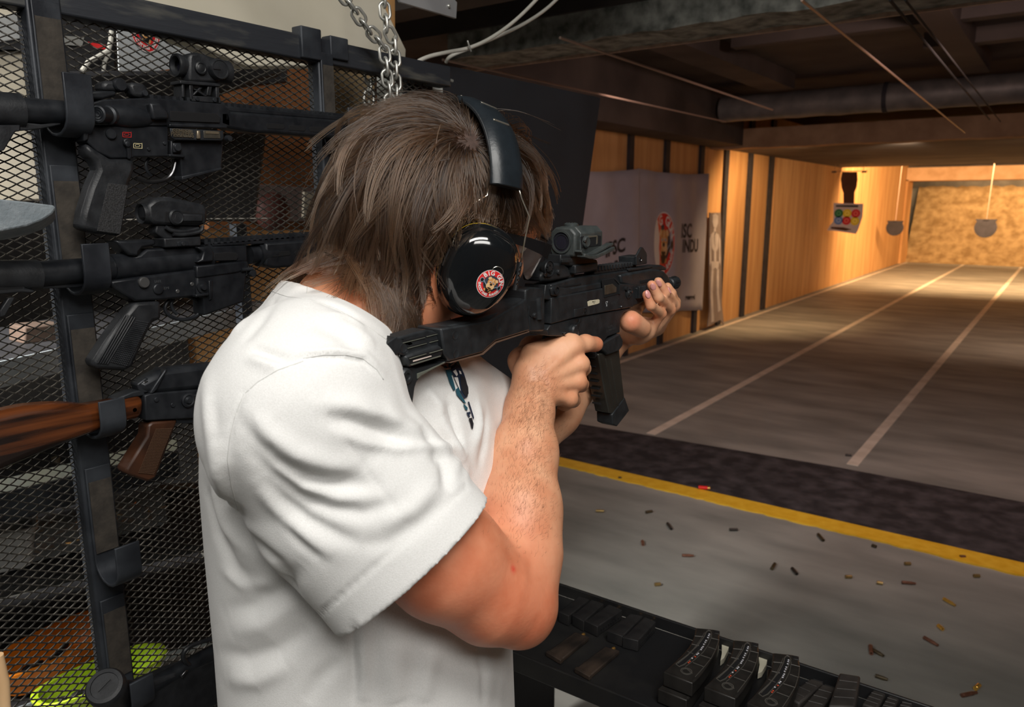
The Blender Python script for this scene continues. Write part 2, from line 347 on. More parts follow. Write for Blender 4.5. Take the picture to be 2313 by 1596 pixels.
# ------------------------------------------------------------------ chains
def link_pts(c, a, b, L, w, n=18):
    P = []
    for j in range(n):
        t = 2*math.pi*j/n; P.append(c + a*(math.cos(t)*w/2 + 0) + b*(math.sin(t)*w/2 + (L-w)/2*(1 if math.sin(t) >= 0 else -1)))
    return P
def chain(path, lab, X, r=.0028, L=.030, w=.019):
    P = [atX(a, b, X) for a, b in path]; P2 = [P[0]]
    for i in range(len(P)-1):
        k = max(1, int((P[i+1]-P[i]).length/.001))
        P2 += [P[i].lerp(P[i+1], (j+1)/k) for j in range(k)]
    acc = 0; last = P2[0]; pitch = L-2.2*r*1.6; cs = [(P2[0], (P2[5]-P2[0]).normalized())]
    for q0, q1 in zip(P2[:-1], P2[1:]):
        acc += (q1-q0).length
        if acc >= pitch: acc = 0; cs.append((q1, (q1-q0).normalized()))
    t = thing('steel_chain', lab, 'chain', P[-1], 'steel chains hanging by the rack')
    for k, (c, d) in enumerate(cs):
        nrm = Vector((1, 0, 0)); s = d.cross(nrm).normalized(); a = (s if k % 2 else nrm)
        a = (a*math.cos(.5)+d.cross(a)*math.sin(.5)).normalized()
        put('link', G().tube(link_pts(c, a, d, L, w), r, 8, closed=True), M_galv, t, recalc=False, smooth=180)
chain([(560, -330), (700, -120), (772, -15), (800, 22), (826, 60), (850, 84), (868, 110), (873, 160), (880, 225), (881, 240)], 'zinc chain coming down over the beige board, front one of the two', -1.02)
chain([(850, -420), (862, -40), (868, 10), (872, 60), (890, 95), (893, 150), (894, 200), (893, 240)], 'zinc chain hanging just behind and right of the front chain', -1.044)
chain([(835, 145), (836, 190), (832, 240), (830, 262)], 'zinc chain hanging behind the mesh left of the others', -1.10)
# ================================================================== gun rack with expanded mesh
RX = -1.06
rk = thing('gun_rack', 'black steel gun rack with expanded mesh back and curled hooks', 'gun rack', (RX, .7, 0))
def rackpost(y, w, z0, z1, nm='post'):
    put(nm, G().box((RX-.03, y-w/2, z0), (RX, y+w/2, z1)), M_iron, rk, bevel=.003)
rackpost(.462, .042, 0, 2.25); rackpost(.905, .030, 0, 1.925); rackpost(.02, .04, 0, 2.25)
put('top_rail', G().box((RX-.035, .0, 1.885), (RX-.002, 1.235, 1.925)), M_railw, rk, bevel=.003)
put('bottom_rail', G().box((RX-.03, .0, .25), (RX-.002, 1.2, .29)), M_iron, rk, bevel=.003)
put('end_plate', G().box((RX-.02, .853, 1.887), (RX+.005, .895, 1.937)).box((RX-.02, .915, 1.895), (RX+.004, .955, 1.932)), M_iron, rk, bevel=.002)
# expanded mesh: zig-zag strands meeting at bonds
def emesh(y0, y1, z0, z1, cw, ch, name):
    nc = int((y1-y0)/cw); nr = int((z1-z0)/(ch/2)); hw = .0009
    vs = []; fs = []; X = RX-.018
    for r in range(nr):
        zc = z0+r*ch/2; sgn = 1 if r % 2 else -1; pts = []
        for c in range(nc*4+1):
            ph = c % 4; y = y0+c*cw/4
            tri = [0, .54, 1, .54][ph] if True else 0
            # rounded zig-zag from bond to bond
            z = zc + sgn*(tri-.5)*ch*.5; pts.append((y, z))
        k = len(vs)
        for i, (y, z) in enumerate(pts):
            xo = .0016*(1 if (i % 4) in (0, 1) else -1)*sgn
            for (dx, dz) in ((hw*1.2, hw*.9), (-hw*1.2, hw*.9), (-hw*1.2, -hw*.9), (hw*1.2, -hw*.9)): vs.append((X+dx+xo*.5, y, z+dz))
        m = len(pts); a = k+np.arange(m-1)*4
        for j in range(4):
            j2 = (j+1) % 4
            fs += list(zip((a+j).tolist(), (a+j2).tolist(), (a+j2+4).tolist(), (a+j+4).tolist()))
    g = G(); g.v = vs; g.f = fs
    return put(name, g, M_wire, rk, smooth=None, recalc=False)
emesh(.03, 1.20, .30, 1.89, .0213, .0108, 'expanded_mesh')
# hooks: flat strap down the post, curled out and up
def hook(y, zb, w=.034, reach=.062, tip=.075, strap=.16):
    g = G(); P = [(RX+.003, zb+strap)]
    P.append((RX+.003, zb+.03)); R = reach/2; cx = RX+.003+R
    for k in range(9): a = math.pi+math.pi*k/8; P.append((cx+R*math.cos(a), zb+.022+R*.8*math.sin(a)))
    P.append((cx+R, zb+.03)); P.append((cx+R, zb+tip))
    def bar(P, t, g):
        O = []
        for i, (x, z) in enumerate(P):
            x0, z0 = P[max(i-1, 0)]; x1, z1 = P[min(i+1, len(P)-1)]; l = math.hypot(x1-x0, z1-z0); nx, nz = -(z1-z0)/l, (x1-x0)/l
            O.append((x+nx*t, z+nz*t, x-nx*t, z-nz*t))
        k = len(g.v)
        for (a, b, c, d) in O: g.v += [(a, y-w/2, b), (a, y+w/2, b), (c, y+w/2, d), (c, y-w/2, d)]
        for i in range(len(O)-1):
            for j in range(4): j2 = (j+1) % 4; g.f.append((k+i*4+j, k+i*4+j2, k+i*4+4+j2, k+i*4+4+j))
        g.f += [(k+3, k+2, k+1, k), tuple(k+(len(O)-1)*4+j for j in range(4))]; return g
    h = put('hook', bar(P, .002, g), M_iron, rk, bevel=.0012)
    # felt on the strap
    put('felt_lining', G().box((RX+.0055, y-w/2+.002, zb+.035), (RX+.0075, y+w/2-.002, zb+strap-.02)), M_felt, rk, h)
hz = []
for (tx, ty0, ty1, yy) in ((168, 165, 290, .462), (202, 550, 655, .462), (236, 905, 985, .462), (256, 1240, 1330, .462), (292, 1545, 1620, .462)):
    zt_, zb_ = atX(tx, ty0, RX+.065).z, atX(tx, ty1, RX+.065).z; hook(yy, zb_-.004, tip=(zt_-zb_)+.004)
for (tx, ty0, ty1) in ((785, 242, 335), (788, 585, 660)):
    zt_, zb_ = atX(tx, ty0, RX+.065).z, atX(tx, ty1, RX+.065).z; hook(.905, zb_, w=.026, tip=(zt_-zb_))
# ================================================================== rifles on the rack
M_poly = mat('matte black polymer', (.010, .011, .013), (.018, .0195, .0225), rough=.42, scale=60, bump=.12, bscale=400, rough2=.52)
M_anod = mat('black anodised alloy', (.0105, .012, .015), (.019, .021, .025), rough=.34, metal=.25, scale=50, rough2=.46, bump=.05, bscale=300)
M_gun = mat('dark gunmetal', (.016, .018, .022), (.027, .030, .035), rough=.40, metal=.35, scale=50, rough2=.5)
M_shiny = mat('polished dark steel', (.10, .10, .105), rough=.22, metal=.9)
M_hole = mat('deep black recess', (.003, .003, .004), rough=.9)
M_brass = mat('worn bronze', (.22, .18, .12), (.30, .25, .18), rough=.35, metal=.7, scale=50)
M_redp = mat('red paint mark', (.5, .02, .02), rough=.5)
M_yelp = mat('pale yellow paint mark', (.60, .52, .30), rough=.5)
M_glass = mat('dark coated lens', (.02, .02, .03), rough=.05, spec=.8, coat=.5)
M_wooddark = mat('dark grained stock wood', (.008, .003, .002), (.18, .050, .013), rough=.26, scale=3.2, stretch=(6, 1.0, 20), ramp=(.42, .72), detail=9, coat=.3)
M_wgrip = mat('checkered brown wood', (.022, .009, .005), (.06, .022, .010), rough=.45, scale=20)
def C1(*q): return [(a*.3133, b*.3133) for a, b in q]
def C2(*q): return [(500+a*.3133, b*.3133) for a, b in q]
def C3(*q): return [(a*.3133, 400+b*.3133) for a, b in q]
def C4(*q): return [(a*.3133, 850+b*.3133) for a, b in q]
XN = -1.008
def part(root, nm, px, t, m, X=XN, bev=.0012, parent=None, dx=0):
    return put(nm, slab(G(), px, X+dx, t), m, root, parent, bevel=bev)
def disc(root, nm, px, r, m, X=XN, h=.004, parent=None, prof=None, n=24):
    p = atX(*px, X); g = G().lathe(p, (1, 0, 0), prof or [(r, -.002), (r, h*.7), (r*.85, h), (0, h)], n); return put(nm, g, m, root, parent)
def tubeY(root, nm, pa, pb, r, m, X=XN-.02, parent=None, n=24, r2=None):
    a = atX(*pa, X); b = atX(*pb, X); z = (a.z+b.z)/2
    return put(nm, G().cyl((X, a.y, a.z), (X, b.y, b.z), r, n, r2), m, root, parent)
def arc(root, nm, px, r, m, X=XN-.015, parent=None, n=10):
    P = [atX(a, b, X) for a, b in px]; Q = []
    for i in range(len(P)-1):
        p0, p1, p2, p3 = P[max(i-1, 0)], P[i], P[i+1], P[min(i+2, len(P)-1)]
        for k in range(5):
            t = k/5; Q.append(.5*((2*p1)+(p2-p0)*t+(2*p0-5*p1+4*p2-p3)*t*t+(3*p1-p0-3*p2+p3)*t**3))
    Q.append(P[-1]); return put(nm, G().tube(Q, r, n), m, root, parent)
def teeth(g, pa, pb, X, w, h=.0035, pitch=.010):
    a, b = atX(*pa, X), atX(*pb, X); n = int((b.y-a.y)/pitch)
    for i in range(n):
        t = i/n; y = a.y+(b.y-a.y)*t; z = a.z+(b.z-a.z)*t; g.box((X-w, y, z-.004), (X, y+pitch*.52, z+h))
    g.prism([(X-.002, a.y, a.z-.008), (X-.002, b.y, b.z-.008), (X-.002, b.y, b.z-.001), (X-.002, a.y, a.z-.001)], (-w+.004, 0, 0)); return g
def label_geo(txt, size, px, X, wid=1.): return lettering(G(), txt, size, atX(*px, X), (0, 1, 0), (0, 0, 1), wid)

# ---- rifle 1
R1 = thing('carbine_rifle', 'black carbine with round tube sight and bronze dust cover, topmost on the rack', 'rifle', atX(300, 380, XN), 'rifles on the rack')
tubeY(R1, 'buffer_tube', C1((60, 790))[0], C1((630, 826))[0], .0152, M_anod)
tubeY(R1, 'stock', C1((-420, 770))[0], C1((146, 800))[0], .0205, M_poly)
part(R1, 'stock_strut', C1((-200, 900), (146, 900), (146, 945), (110, 950), (30, 1085), (-60, 1100), (-10, 960), (-200, 960)), .024, M_poly)
part(R1, 'tube_rail', C1((146, 880), (300, 895), (440, 880), (440, 900), (290, 930), (146, 942)), .012, M_poly, dx=-.012)
part(R1, 'end_plate', C1((612, 740), (632, 722), (662, 770), (668, 830), (640, 1010), (605, 1020), (600, 900)), .034, M_anod, bev=.002)
up = part(R1, 'upper_receiver', C1((640, 745), (745, 716), (1080, 704), (1610, 748), (1662, 800), (1660, 915), (1220, 922), (1210, 905), (650, 902)), .034, M_anod, bev=.004)
part(R1, 'lower_receiver', C1((640, 906), (1215, 909), (1217, 1130), (970, 1132), (960, 1142), (800, 1142), (700, 1092), (628, 1022), (622, 930)), .030, M_anod, dx=-.002, bev=.002)
put('receiver_bulge', G().ell(atX(*C1((900, 838))[0], XN-.004), (.011, 0, 0), (0, .042, 0), (0, 0, .0145)), M_anod, R1, up)
a = atX(*C1((700, 822))[0], XN+.012); b = atX(*C1((790, 832))[0], XN-.002)
put('forward_assist', G().lathe(a, (b-a), [(0, .001), (.003, 0), (.0035, .001), (.006, 0), (.0065, .001), (.0085, 0), (.0105, .001), (.0105, .018), (.0095, .020), (.012, .022), (.012, .028)], 28), M_gun, R1)
part(R1, 'brass_deflector', C1((1078, 738), (1160, 742), (1214, 800), (1226, 858), (1105, 862)), .016, M_anod, dx=.010, bev=.003)
part(R1, 'ejection_port', C1((1228, 798), (1560, 818), (1592, 848), (1586, 886), (1228, 872)), .003, M_hole, dx=.0022, bev=.0008)
part(R1, 'port_frame', C1((1222, 890), (1610, 905), (1640, 900), (1640, 925), (1222, 915)), .004, M_anod, dx=.004)
dcv = part(R1, 'dust_cover', C1((1226, 922), (1612, 942), (1616, 1000), (1600, 1014), (1262, 1008), (1236, 990)), .003, M_gun, dx=.009)
part(R1, 'cover_panel', C1((1240, 928), (1390, 936), (1396, 992), (1252, 988)), .001, mat('bronze cover panel', (.07, .062, .05), (.11, .10, .08), rough=.4, metal=.5, scale=60), dx=.010, parent=dcv, bev=.0004)
part(R1, 'cover_panel', C1((1468, 940), (1586, 946), (1590, 998), (1470, 994)), .001, MATS['bronze cover panel'], dx=.010, parent=dcv, bev=.0004)
part(R1, 'serial_plate', C1((1485, 942), (1578, 948), (1578, 966), (1485, 962)), .0006, M_brass, dx=.0107, parent=dcv, bev=0)
part(R1, 'latch', C1((1422, 940), (1446, 940), (1448, 1000), (1424, 1000)), .004, M_brass, dx=.013, parent=dcv)
for i, w in enumerate(('SEMPER', 'PARATUS')):
    put('lettering', label_geo(w, .0085, C1((1316, 948+i*24))[0], XN+.0112, .95), M_brass, R1, dcv, recalc=False)
part(R1, 'magazine_well', C1((1232, 1010), (1612, 1012), (1600, 1222), (1312, 1296), (1300, 1132), (1232, 1120)), .026, M_anod, dx=-.001, bev=.002)
part(R1, 'magazine_well_lip', C1((1312, 1270), (1602, 1205), (1602, 1225), (1314, 1298)), .030, M_gun, dx=.001)
mb = part(R1, 'magazine_release', C1((1248, 1028), (1308, 1028), (1312, 1098), (1252, 1100)), .004, M_anod, dx=.004, bev=.0015)
disc(R1, 'release_button', C1((1278, 1062))[0], .0052, M_gun, XN+.004, .003, mb)
part(R1, 'fence', C1((1222, 1110), (1336, 1118), (1336, 1136), (1222, 1128)), .010, M_anod, dx=.005)
disc(R1, 'takedown_pin', C1((796, 965))[0], .0068, M_gun, XN-.002, .004); disc(R1, 'takedown_pin', C1((1642, 998))[0], .0045, M_gun, XN-.002, .006)
for q in ((1186, 1032), (1072, 1074), (992, 744)): disc(R1, 'receiver_pin', C1(q)[0], .0022, M_gun, XN-.001, .001)
sl = part(R1, 'safety_lever', C1((892, 1005), (925, 990), (950, 1010), (948, 1050), (955, 1130), (940, 1152), (922, 1140), (918, 1060), (895, 1040)), .004, M_anod, dx=.003, bev=.0015)
disc(R1, 'lever_screw', C1((922, 1038))[0], .0035, M_gun, XN+.004, .001, sl)
def frame_mark(root, q, m, X, par=None):
    g = G(); (x0, y0), (x1, y1) = C1(q[0])[0], C1(q[1])[0]; t = 1.1
    for r in (((x0, y0), (x1, y0+1), (x1, y0+1+t), (x0, y0+t)), ((x0, y1-t), (x1, y1-t+1), (x1, y1+1), (x0, y1)), ((x0, y0), (x0+t, y0), (x0+t, y1), (x0, y1)), ((x1-t, y0), (x1, y0), (x1, y1), (x1-t, y1))): slab(g, r, X, .0005)
    xm, ym, w, h = (x0+x1)/2, (y0+y1)/2, (x1-x0)*.28, (y1-y0)*.24
    for r in (((xm-w, ym-h), (xm+w*.5, ym-h), (xm+w*.5, ym-h+.7), (xm-w, ym-h+.7)), ((xm-w, ym+h-.7), (xm+w*.5, ym+h-.7), (xm+w*.5, ym+h), (xm-w, ym+h)), ((xm-w, ym-h), (xm-w+.7, ym-h), (xm-w+.7, ym+h), (xm-w, ym+h)), ((xm+w*.5, ym-h), (xm+w, ym), (xm+w-.8, ym), (xm+w*.4, ym-h+.7)), ((xm+w*.5, ym+h), (xm+w, ym), (xm+w-.8, ym), (xm+w*.4, ym+h-.7))): slab(g, r, X, .0005)
    put('selector_mark', g, m, root, par)
frame_mark(R1, ((884, 950), (948, 988)), M_redp, XN-.0012); frame_mark(R1, ((962, 1030), (1026, 1068)), M_yelp, XN-.0012)
arc(R1, 'trigger_guard', C1((985, 1282), (1080, 1312), (1190, 1295), (1245, 1240), (1268, 1150)), .0028, M_shiny)
arc(R1, 'trigger', C1((1076, 1140), (1052, 1180), (1060, 1230), (1092, 1268)), .0022, M_anod)
part(R1, 'pistol_grip', C1((625, 1022), (700, 1080), (800, 1142), (975, 1142), (976, 1235), (938, 1335), (915, 1500), (886, 1702), (700, 1682), (578, 1648), (600, 1520), (652, 1350), (706, 1225), (690, 1160), (618, 1110)), .028, M_poly, bev=.006, dx=.001)
part(R1, 'grip_panel', C1((780, 1318), (925, 1335), (870, 1690), (700, 1665)), .002, mat('stippled grip', (.012, .012, .013), (.03, .03, .032), rough=.8, scale=500, bump=.8, bscale=500), dx=.0025)
# handguard
hg = part(R1, 'handguard', C2((-8, 800), (62, 800), (1290, 900), (1290, 1030), (760, 990), (330, 958), (250, 958), (60, 925), (-8, 900)), .030, M_anod, bev=.004)
part(R1, 'handguard_upper', C2((-8, 762), (62, 768), (1290, 868), (1290, 905), (62, 806), (-8, 805)), .022, M_anod, dx=-.004, bev=.002)
for x0, x1, y in ((330, 455, 908), (490, 605, 921), (640, 755, 932), (785, 870, 941), (945, 1022, 950), (1050, 1120, 957)):
    part(R1, 'slot', C2((x0, y-20), (x1, y-14), (x1+4, y+12), (x1-6, y+24), (x0+2, y+18), (x0-4, y)), .002, M_hole, dx=.0006, parent=hg, bev=.0005)
for x0, x1, y in ((308, 356, 834), (390, 515, 846), (545, 660, 859), (690, 805, 870), (850, 930, 880), (968, 1064, 889)):
    part(R1, 'slot', C2((x0, y-12), (x1-14, y-8), (x1, y+14), (x0+10, y+10)), .002, mat('brown slot', (.03, .022, .016), rough=.8), dx=-.0034, parent=hg, bev=.0004)  # upper slots filled with a plain dark brown
put('top_rail', teeth(teeth(G(), C1((1080, 700))[0], C1((1400, 722))[0], XN-.006, .020), C2((0, 752))[0], C2((1290, 872))[0], XN-.006, .020), M_gun, R1)
p = atX(*C2((1290, 960))[0], XN-.018); put('barrel', G().cyl(p, p+Vector((0, .09, 0)), .009), M_gun, R1)
fs = part(R1, 'front_sight', C2((1080, 805), (1095, 782), (1180, 782), (1250, 800), (1250, 840), (1090, 825)), .02, M_poly, dx=-.006, bev=.003)
# charging handle, folded rear sight
part(R1, 'charging_handle', C1((622, 655), (745, 652), (840, 655), (845, 690), (745, 716), (640, 712)), .034, M_anod, dx=-.001, bev=.003)
rs = part(R1, 'rear_sight', C1((740, 650), (745, 600), (770, 580), (880, 580), (925, 600), (935, 655), (880, 662)), .026, M_poly, dx=-.003, bev=.004)
disc(R1, 'sight_dial', C1((858, 612))[0], .0085, M_anod, XN-.003, .006, rs, n=10)
part(R1, 'sight_aperture', C1((930, 610), (960, 592), (1040, 600), (1075, 640), (1068, 690), (1020, 705), (960, 690)), .022, M_poly, dx=.001, bev=.004, parent=rs)
disc(R1, 'sight_screw', C1((1042, 672))[0], .004, M_gun, XN+.001, .003, rs)
# round tube sight
def tube_sight(root, X, c_rear, c_front, r, m, nm='tube_sight'):
    a = atX(*c_rear, X); b = atX(*c_front, X); b.z = a.z = (a.z+b.z)/2; L = b.y-a.y
    s = put(nm, G().lathe(a, (0, 1, 0), [(r*.72, .006), (r*.8, 0), (r, 0), (r*1.06, .003), (r*1.0, .008), (r*.92, .012), (r*.95, L*.6), (r*1.12, L*.75), (r*1.12, L), (r*.85, L), (r*.8, L-.006)], 36), m, root)
    put('lens', G().lathe(a+Vector((0, .010, 0)), (0, 1, 0), [(0, 0), (r*.78, 0)], 30), M_glass, root, s)
    put('lens', G().lathe(a+Vector((0, L-.005, 0)), (0, 1, 0), [(0, 0), (r*.84, 0)], 30), M_glass, root, s); return s
ts = tube_sight(R1, XN-.018, C1((1262, 474))[0], C1((1640, 520))[0], .0150, M_poly)
part(R1, 'sight_housing', C1((1362, 415), (1372, 380), (1430, 376), (1560, 418), (1600, 450), (1590, 600), (1362, 590)), .024, M_poly, dx=-.003, bev=.004, parent=ts)
disc(R1, 'turret_cap', C1((1562, 502))[0], .0142, M_poly, XN-.002, .012, ts, prof=[(.0142, -.002), (.0142, .008), (.0132, .010), (.0118, .010), (.0112, .009), (0, .009)], n=40)
disc(R1, 'turret_button', C1((1446, 490))[0], .0072, M_poly, XN-.001, .005, ts, prof=[(.0085, -.002), (.0085, .002), (.0065, .003), (.0055, .002), (.004, .003), (0, .003)])
part(R1, 'dial_slot', C1((1540, 494), (1592, 498), (1592, 504), (1540, 500)), .0006, M_shiny, dx=.0078, bev=0, parent=ts)
mt = part(R1, 'sight_mount', C1((1300, 578), (1592, 600), (1592, 625), (1300, 603)), .026, M_poly, dx=-.002, bev=.001)
for q in (((1312, 600), (1330, 600), (1332, 702), (1314, 700)), ((1366, 605), (1392, 607), (1396, 720), (1372, 718)), ((1500, 620), (1530, 622), (1520, 690), (1490, 686)), ((1556, 625), (1580, 627), (1582, 745), (1560, 742)), ((1395, 640), (1415, 640), (1500, 690), (1480, 696)), ((1440, 630), (1462, 632), (1400, 690), (1392, 680)), ((1380, 690), (1590, 700), (1594, 745), (1384, 728))):
    part(R1, 'mount_leg', C1(*q), .022, M_poly, dx=-.004, bev=.0008, parent=mt)
for q in ((1420, 712), (1545, 722)): disc(R1, 'mount_screw', C1(q)[0], .003, M_gun, XN-.004, .002, mt)

# ---- rifle 2
R2 = thing('carbine_rifle', 'black carbine with blocky sight and ribbed checkered grip, second from the rack top', 'rifle', atX(300, 680, XN), 'rifles on the rack')
XA = XN-.02
tubeY(R2, 'buffer_tube', C3((250, 702))[0], C3((860, 652))[0], .0162, M_anod)
st = tubeY(R2, 'stock', C3((-320, 722))[0], C3((272, 708))[0], .0195, M_poly)
part(R2, 'stock_body', C3((-320, 740), (170, 745), (182, 800), (250, 815), (250, 835), (150, 832), (0, 845), (-20, 1000), (-320, 1010)), .024, M_poly, dx=-.005, bev=.003)
part(R2, 'stock_slot', C3((-40, 765), (160, 752), (166, 770), (-40, 783)), .001, M_hole, dx=-.0045, bev=0, parent=st)
part(R2, 'stock_slot', C3((-40, 800), (164, 788), (166, 800), (-40, 815)), .001, M_hole, dx=-.0045, bev=0, parent=st)
part(R2, 'sling_loop', C3((60, 870), (110, 865), (40, 1000), (0, 1010), (0, 960)), .008, M_poly, dx=-.01)
part(R2, 'tube_rail', C3((288, 768), (560, 760), (790, 730), (790, 762), (560, 795), (288, 806)), .010, M_anod, dx=-.015)
tubeY(R2, 'receiver_collar', C3((798, 655))[0], C3((960, 642))[0], .0185, M_anod)
tubeY(R2, 'receiver_barrel', C3((955, 640))[0], C3((1500, 590))[0], .0178, M_anod)
part(R2, 'upper_receiver', C3((930, 580), (1010, 560), (1060, 518), (1480, 498), (1782, 488), (1790, 612), (1700, 615), (1420, 600), (1000, 690), (960, 690)), .030, M_anod, dx=-.006, bev=.003)
part(R2, 'receiver_rail', C3((1416, 640), (1790, 606), (1792, 664), (1700, 690), (1420, 728)), .036, M_anod, dx=.004, bev=.002)
part(R2, 'lower_receiver', C3((798, 748), (960, 725), (1415, 666), (1420, 860), (1160, 886), (980, 895), (880, 840), (806, 790)), .032, M_anod, bev=.003)
part(R2, 'magazine_well', C3((1415, 700), (1782, 660), (1778, 730), (1762, 900), (1470, 1000), (1465, 862), (1418, 856)), .030, M_anod, dx=.002, bev=.003)
part(R2, 'well_rib', C3((1505, 745), (1535, 742), (1530, 880), (1510, 890)), .003, M_anod, dx=.004)
part(R2, 'fence', C3((1412, 846), (1508, 832), (1508, 852), (1412, 866)), .012, M_anod, dx=.008)
part(R2, 'ejection_port', C3((1545, 548), (1640, 540), (1705, 545), (1722, 570), (1708, 600), (1545, 604)), .003, M_hole, dx=-.004, bev=.001)
put('bolt_carrier', G().cyl(atX(*C3((1550, 578))[0], XN-.010), atX(*C3((1700, 572))[0], XN-.010), .006), M_gun, R2)
part(R2, 'brass_deflector', C3((1422, 505), (1520, 500), (1545, 545), (1540, 605), (1420, 615), (1455, 590), (1470, 540)), .014, M_anod, dx=.006, bev=.003)
tubeY(R2, 'barrel_nut', C3((1790, 560))[0], C3((1870, 552))[0], .0145, M_anod)
tubeY(R2, 'barrel_nut', C3((1850, 556))[0], C3((1960, 548))[0], .019, M_anod)
put('front_pin', G().cyl(atX(*C3((1740, 668))[0], XN+.004), atX(*C3((1820, 660))[0], XN+.004), .003, 12), M_gun, R2)
disc(R2, 'front_pin_head', C3((1812, 690))[0], .006, M_gun, XN, .006)
disc(R2, 'takedown_pin', C3((1032, 758))[0], .0075, M_brass if False else mat('grey pin', (.12, .12, .12), rough=.35, metal=.6), XN, .005)
disc(R2, 'selector', C3((1138, 806))[0], .0072, M_anod, XN, .004, prof=[(.0072, -.002), (.0072, .002), (.006, .003), (0, .003)])
for q in ((1384, 770), (1280, 822)): disc(R2, 'receiver_pin', C3(q)[0], .0028, MATS['grey pin'], XN, .001)
disc(R2, 'magazine_release', C3((1458, 792))[0], .007, M_anod, XN+.002, .006, prof=[(.0085, -.002), (.0085, .002), (.005, .002), (.004, .006), (0, .006)])
put('lettering', label_geo('SAFE', .005, C3((1138, 752))[0], XN+.0004), mat('faint marking', (.05, .055, .06), rough=.6), R2, recalc=False)
put('lettering', label_geo('SEMI', .005, C3((1196, 800))[0], XN+.0004), MATS['faint marking'], R2, recalc=False)
ch = part(R2, 'charging_handle', C3((830, 456), (905, 458), (1120, 450), (1126, 490), (1030, 508), (1004, 540), (1000, 572), (935, 562), (880, 510)), .034, M_anod, dx=-.002, bev=.003)
tgp = [(1320+130*math.cos(a), 942+84*math.sin(a)) for a in [2*math.pi*k/16 for k in range(17)]]
arc(R2, 'trigger_guard', C3(*tgp), .0028, M_anod)
arc(R2, 'trigger', C3((1250, 880), (1235, 920), (1250, 960), (1275, 985)), .0024, M_gun)
gp = part(R2, 'pistol_grip', C3((985, 898), (1165, 890), (1168, 1028), (1110, 1042), (1060, 1140), (958, 1370), (900, 1398), (700, 1385), (664, 1340), (780, 1160), (900, 1000)), .028, M_poly, bev=.006)
for k in range(5):
    o = k*17; part(R2, 'grip_rib', C3((905+o, 985+k*5), (914+o, 987+k*5), (712+o, 1345+k*2), (702+o, 1342+k*2)), .0022, M_poly, dx=.0018, bev=.0008, parent=gp)
def checker(root, quad, n, m, X, r, M, par):
    g = G(); A, B, C, D = [Vector((*q, 0)) for q in quad]
    for i in range(n):
        for j in range(m):
            u, v = (i+.5)/n, (j+.5)/m; p = A.lerp(B, u).lerp(D.lerp(C, u), v); w = atX(p.x, p.y, X)
            g.add([(w.x, w.y-r, w.z-r), (w.x, w.y+r, w.z-r), (w.x, w.y+r, w.z+r), (w.x, w.y-r, w.z+r), (w.x+.0012, w.y, w.z)], [(0, 1, 4), (1, 2, 4), (2, 3, 4), (3, 0, 4)])
    return put('checkering', g, M, root, par, smooth=None)
checker(R2, C3((985, 1030), (1075, 1045), (915, 1365), (778, 1330)), 11, 24, XN+.0006, .0013, M_poly, gp)
hg = part(R2, 'handguard', [(600, 548), (800, 535), (800, 590), (620, 606), (600, 600)], .032, M_anod, dx=-.002, bev=.004)
for x0, x1, y in ((618, 655, 574), (668, 702, 571), (712, 740, 568)): part(R2, 'slot', [(x0, y-5), (x1, y-8), (x1+2, y), (x1-2, y+3), (x0, y+6), (x0-3, y)], .002, M_hole, dx=-.0013, parent=hg, bev=.0005)
part(R2, 'handguard_top', [(480, 556), (480, 548), (800, 522), (800, 536), (600, 550)], .022, M_anod, dx=-.006, bev=.001)
put('top_rail', teeth(G(), (462, 546), (800, 522), XN-.006, .022), M_gun, R2)
p = atX(800, 565, XN-.018); put('barrel', G().cyl(p, p+Vector((0, .12, 0)), .009), M_gun, R2)
sg = part(R2, 'sight_housing', C3((1062, 200), (1112, 160), (1150, 145), (1250, 148), (1478, 195), (1500, 235), (1500, 330), (1450, 352), (1190, 346), (1110, 342), (1068, 290)), .034, M_poly, dx=.001, bev=.005)
a = atX(*C3((1095, 262))[0], XN-.004)
put('eyepiece', G().lathe(atX(*C3((1088, 262))[0], XN-.014)-Vector((0, .013, 0)), (0, 1, 0), [(.0100, .010), (.0115, 0), (.0135, -.002), (.0145, .002), (.0145, .02)], 32), M_poly, R2, sg)
put('lens', G().lathe(atX(*C3((1088, 262))[0], XN-.014)-Vector((0, .009, 0)), (0, 1, 0), [(0, 0), (.0112, 0)], 28), M_glass, R2, sg)
part(R2, 'side_panel', C3((1188, 246), (1300, 240), (1480, 262), (1482, 335), (1190, 330)), .003, M_hole, dx=.002, bev=.002, parent=sg)
part(R2, 'battery_cap', C3((1300, 262), (1465, 270), (1465, 322), (1300, 320)), .004, M_poly, dx=.0045, bev=.002, parent=sg)
disc(R2, 'adjustment_knob', C3((1264, 288))[0], .010, M_poly, XN+.001, .008, sg, prof=[(.0108, -.002), (.0108, .003), (.0088, .005), (.008, .004), (0, .004)])
put('knob_mark', lettering(G(), '/', .009, atX(*C3((1264, 288))[0], XN+.0055), (0, 1, 0), (0, 0, 1)), MATS['grey pin'], R2, sg, recalc=False)
part(R2, 'top_cap', C3((1180, 150), (1180, 140), (1240, 142), (1244, 160), (1225, 185), (1190, 170)), .016, M_poly, dx=-.006, bev=.001, parent=sg)
mt = part(R2, 'sight_mount', C3((1182, 440), (1450, 428), (1452, 496), (1190, 508)), .034, M_poly, dx=.002, bev=.002)
part(R2, 'mount_block', C3((1128, 345), (1450, 350), (1450, 435), (1180, 445), (1120, 400)), .022, M_poly, dx=-.006, bev=.002, parent=mt)
part(R2, 'mount_plate', C3((1280, 466), (1360, 462), (1362, 494), (1282, 498)), .002, M_gun, dx=.004, bev=.0006, parent=mt)
disc(R2, 'mount_screw', C3((1320, 480))[0], .003, M_poly, XN+.004, .002, mt)
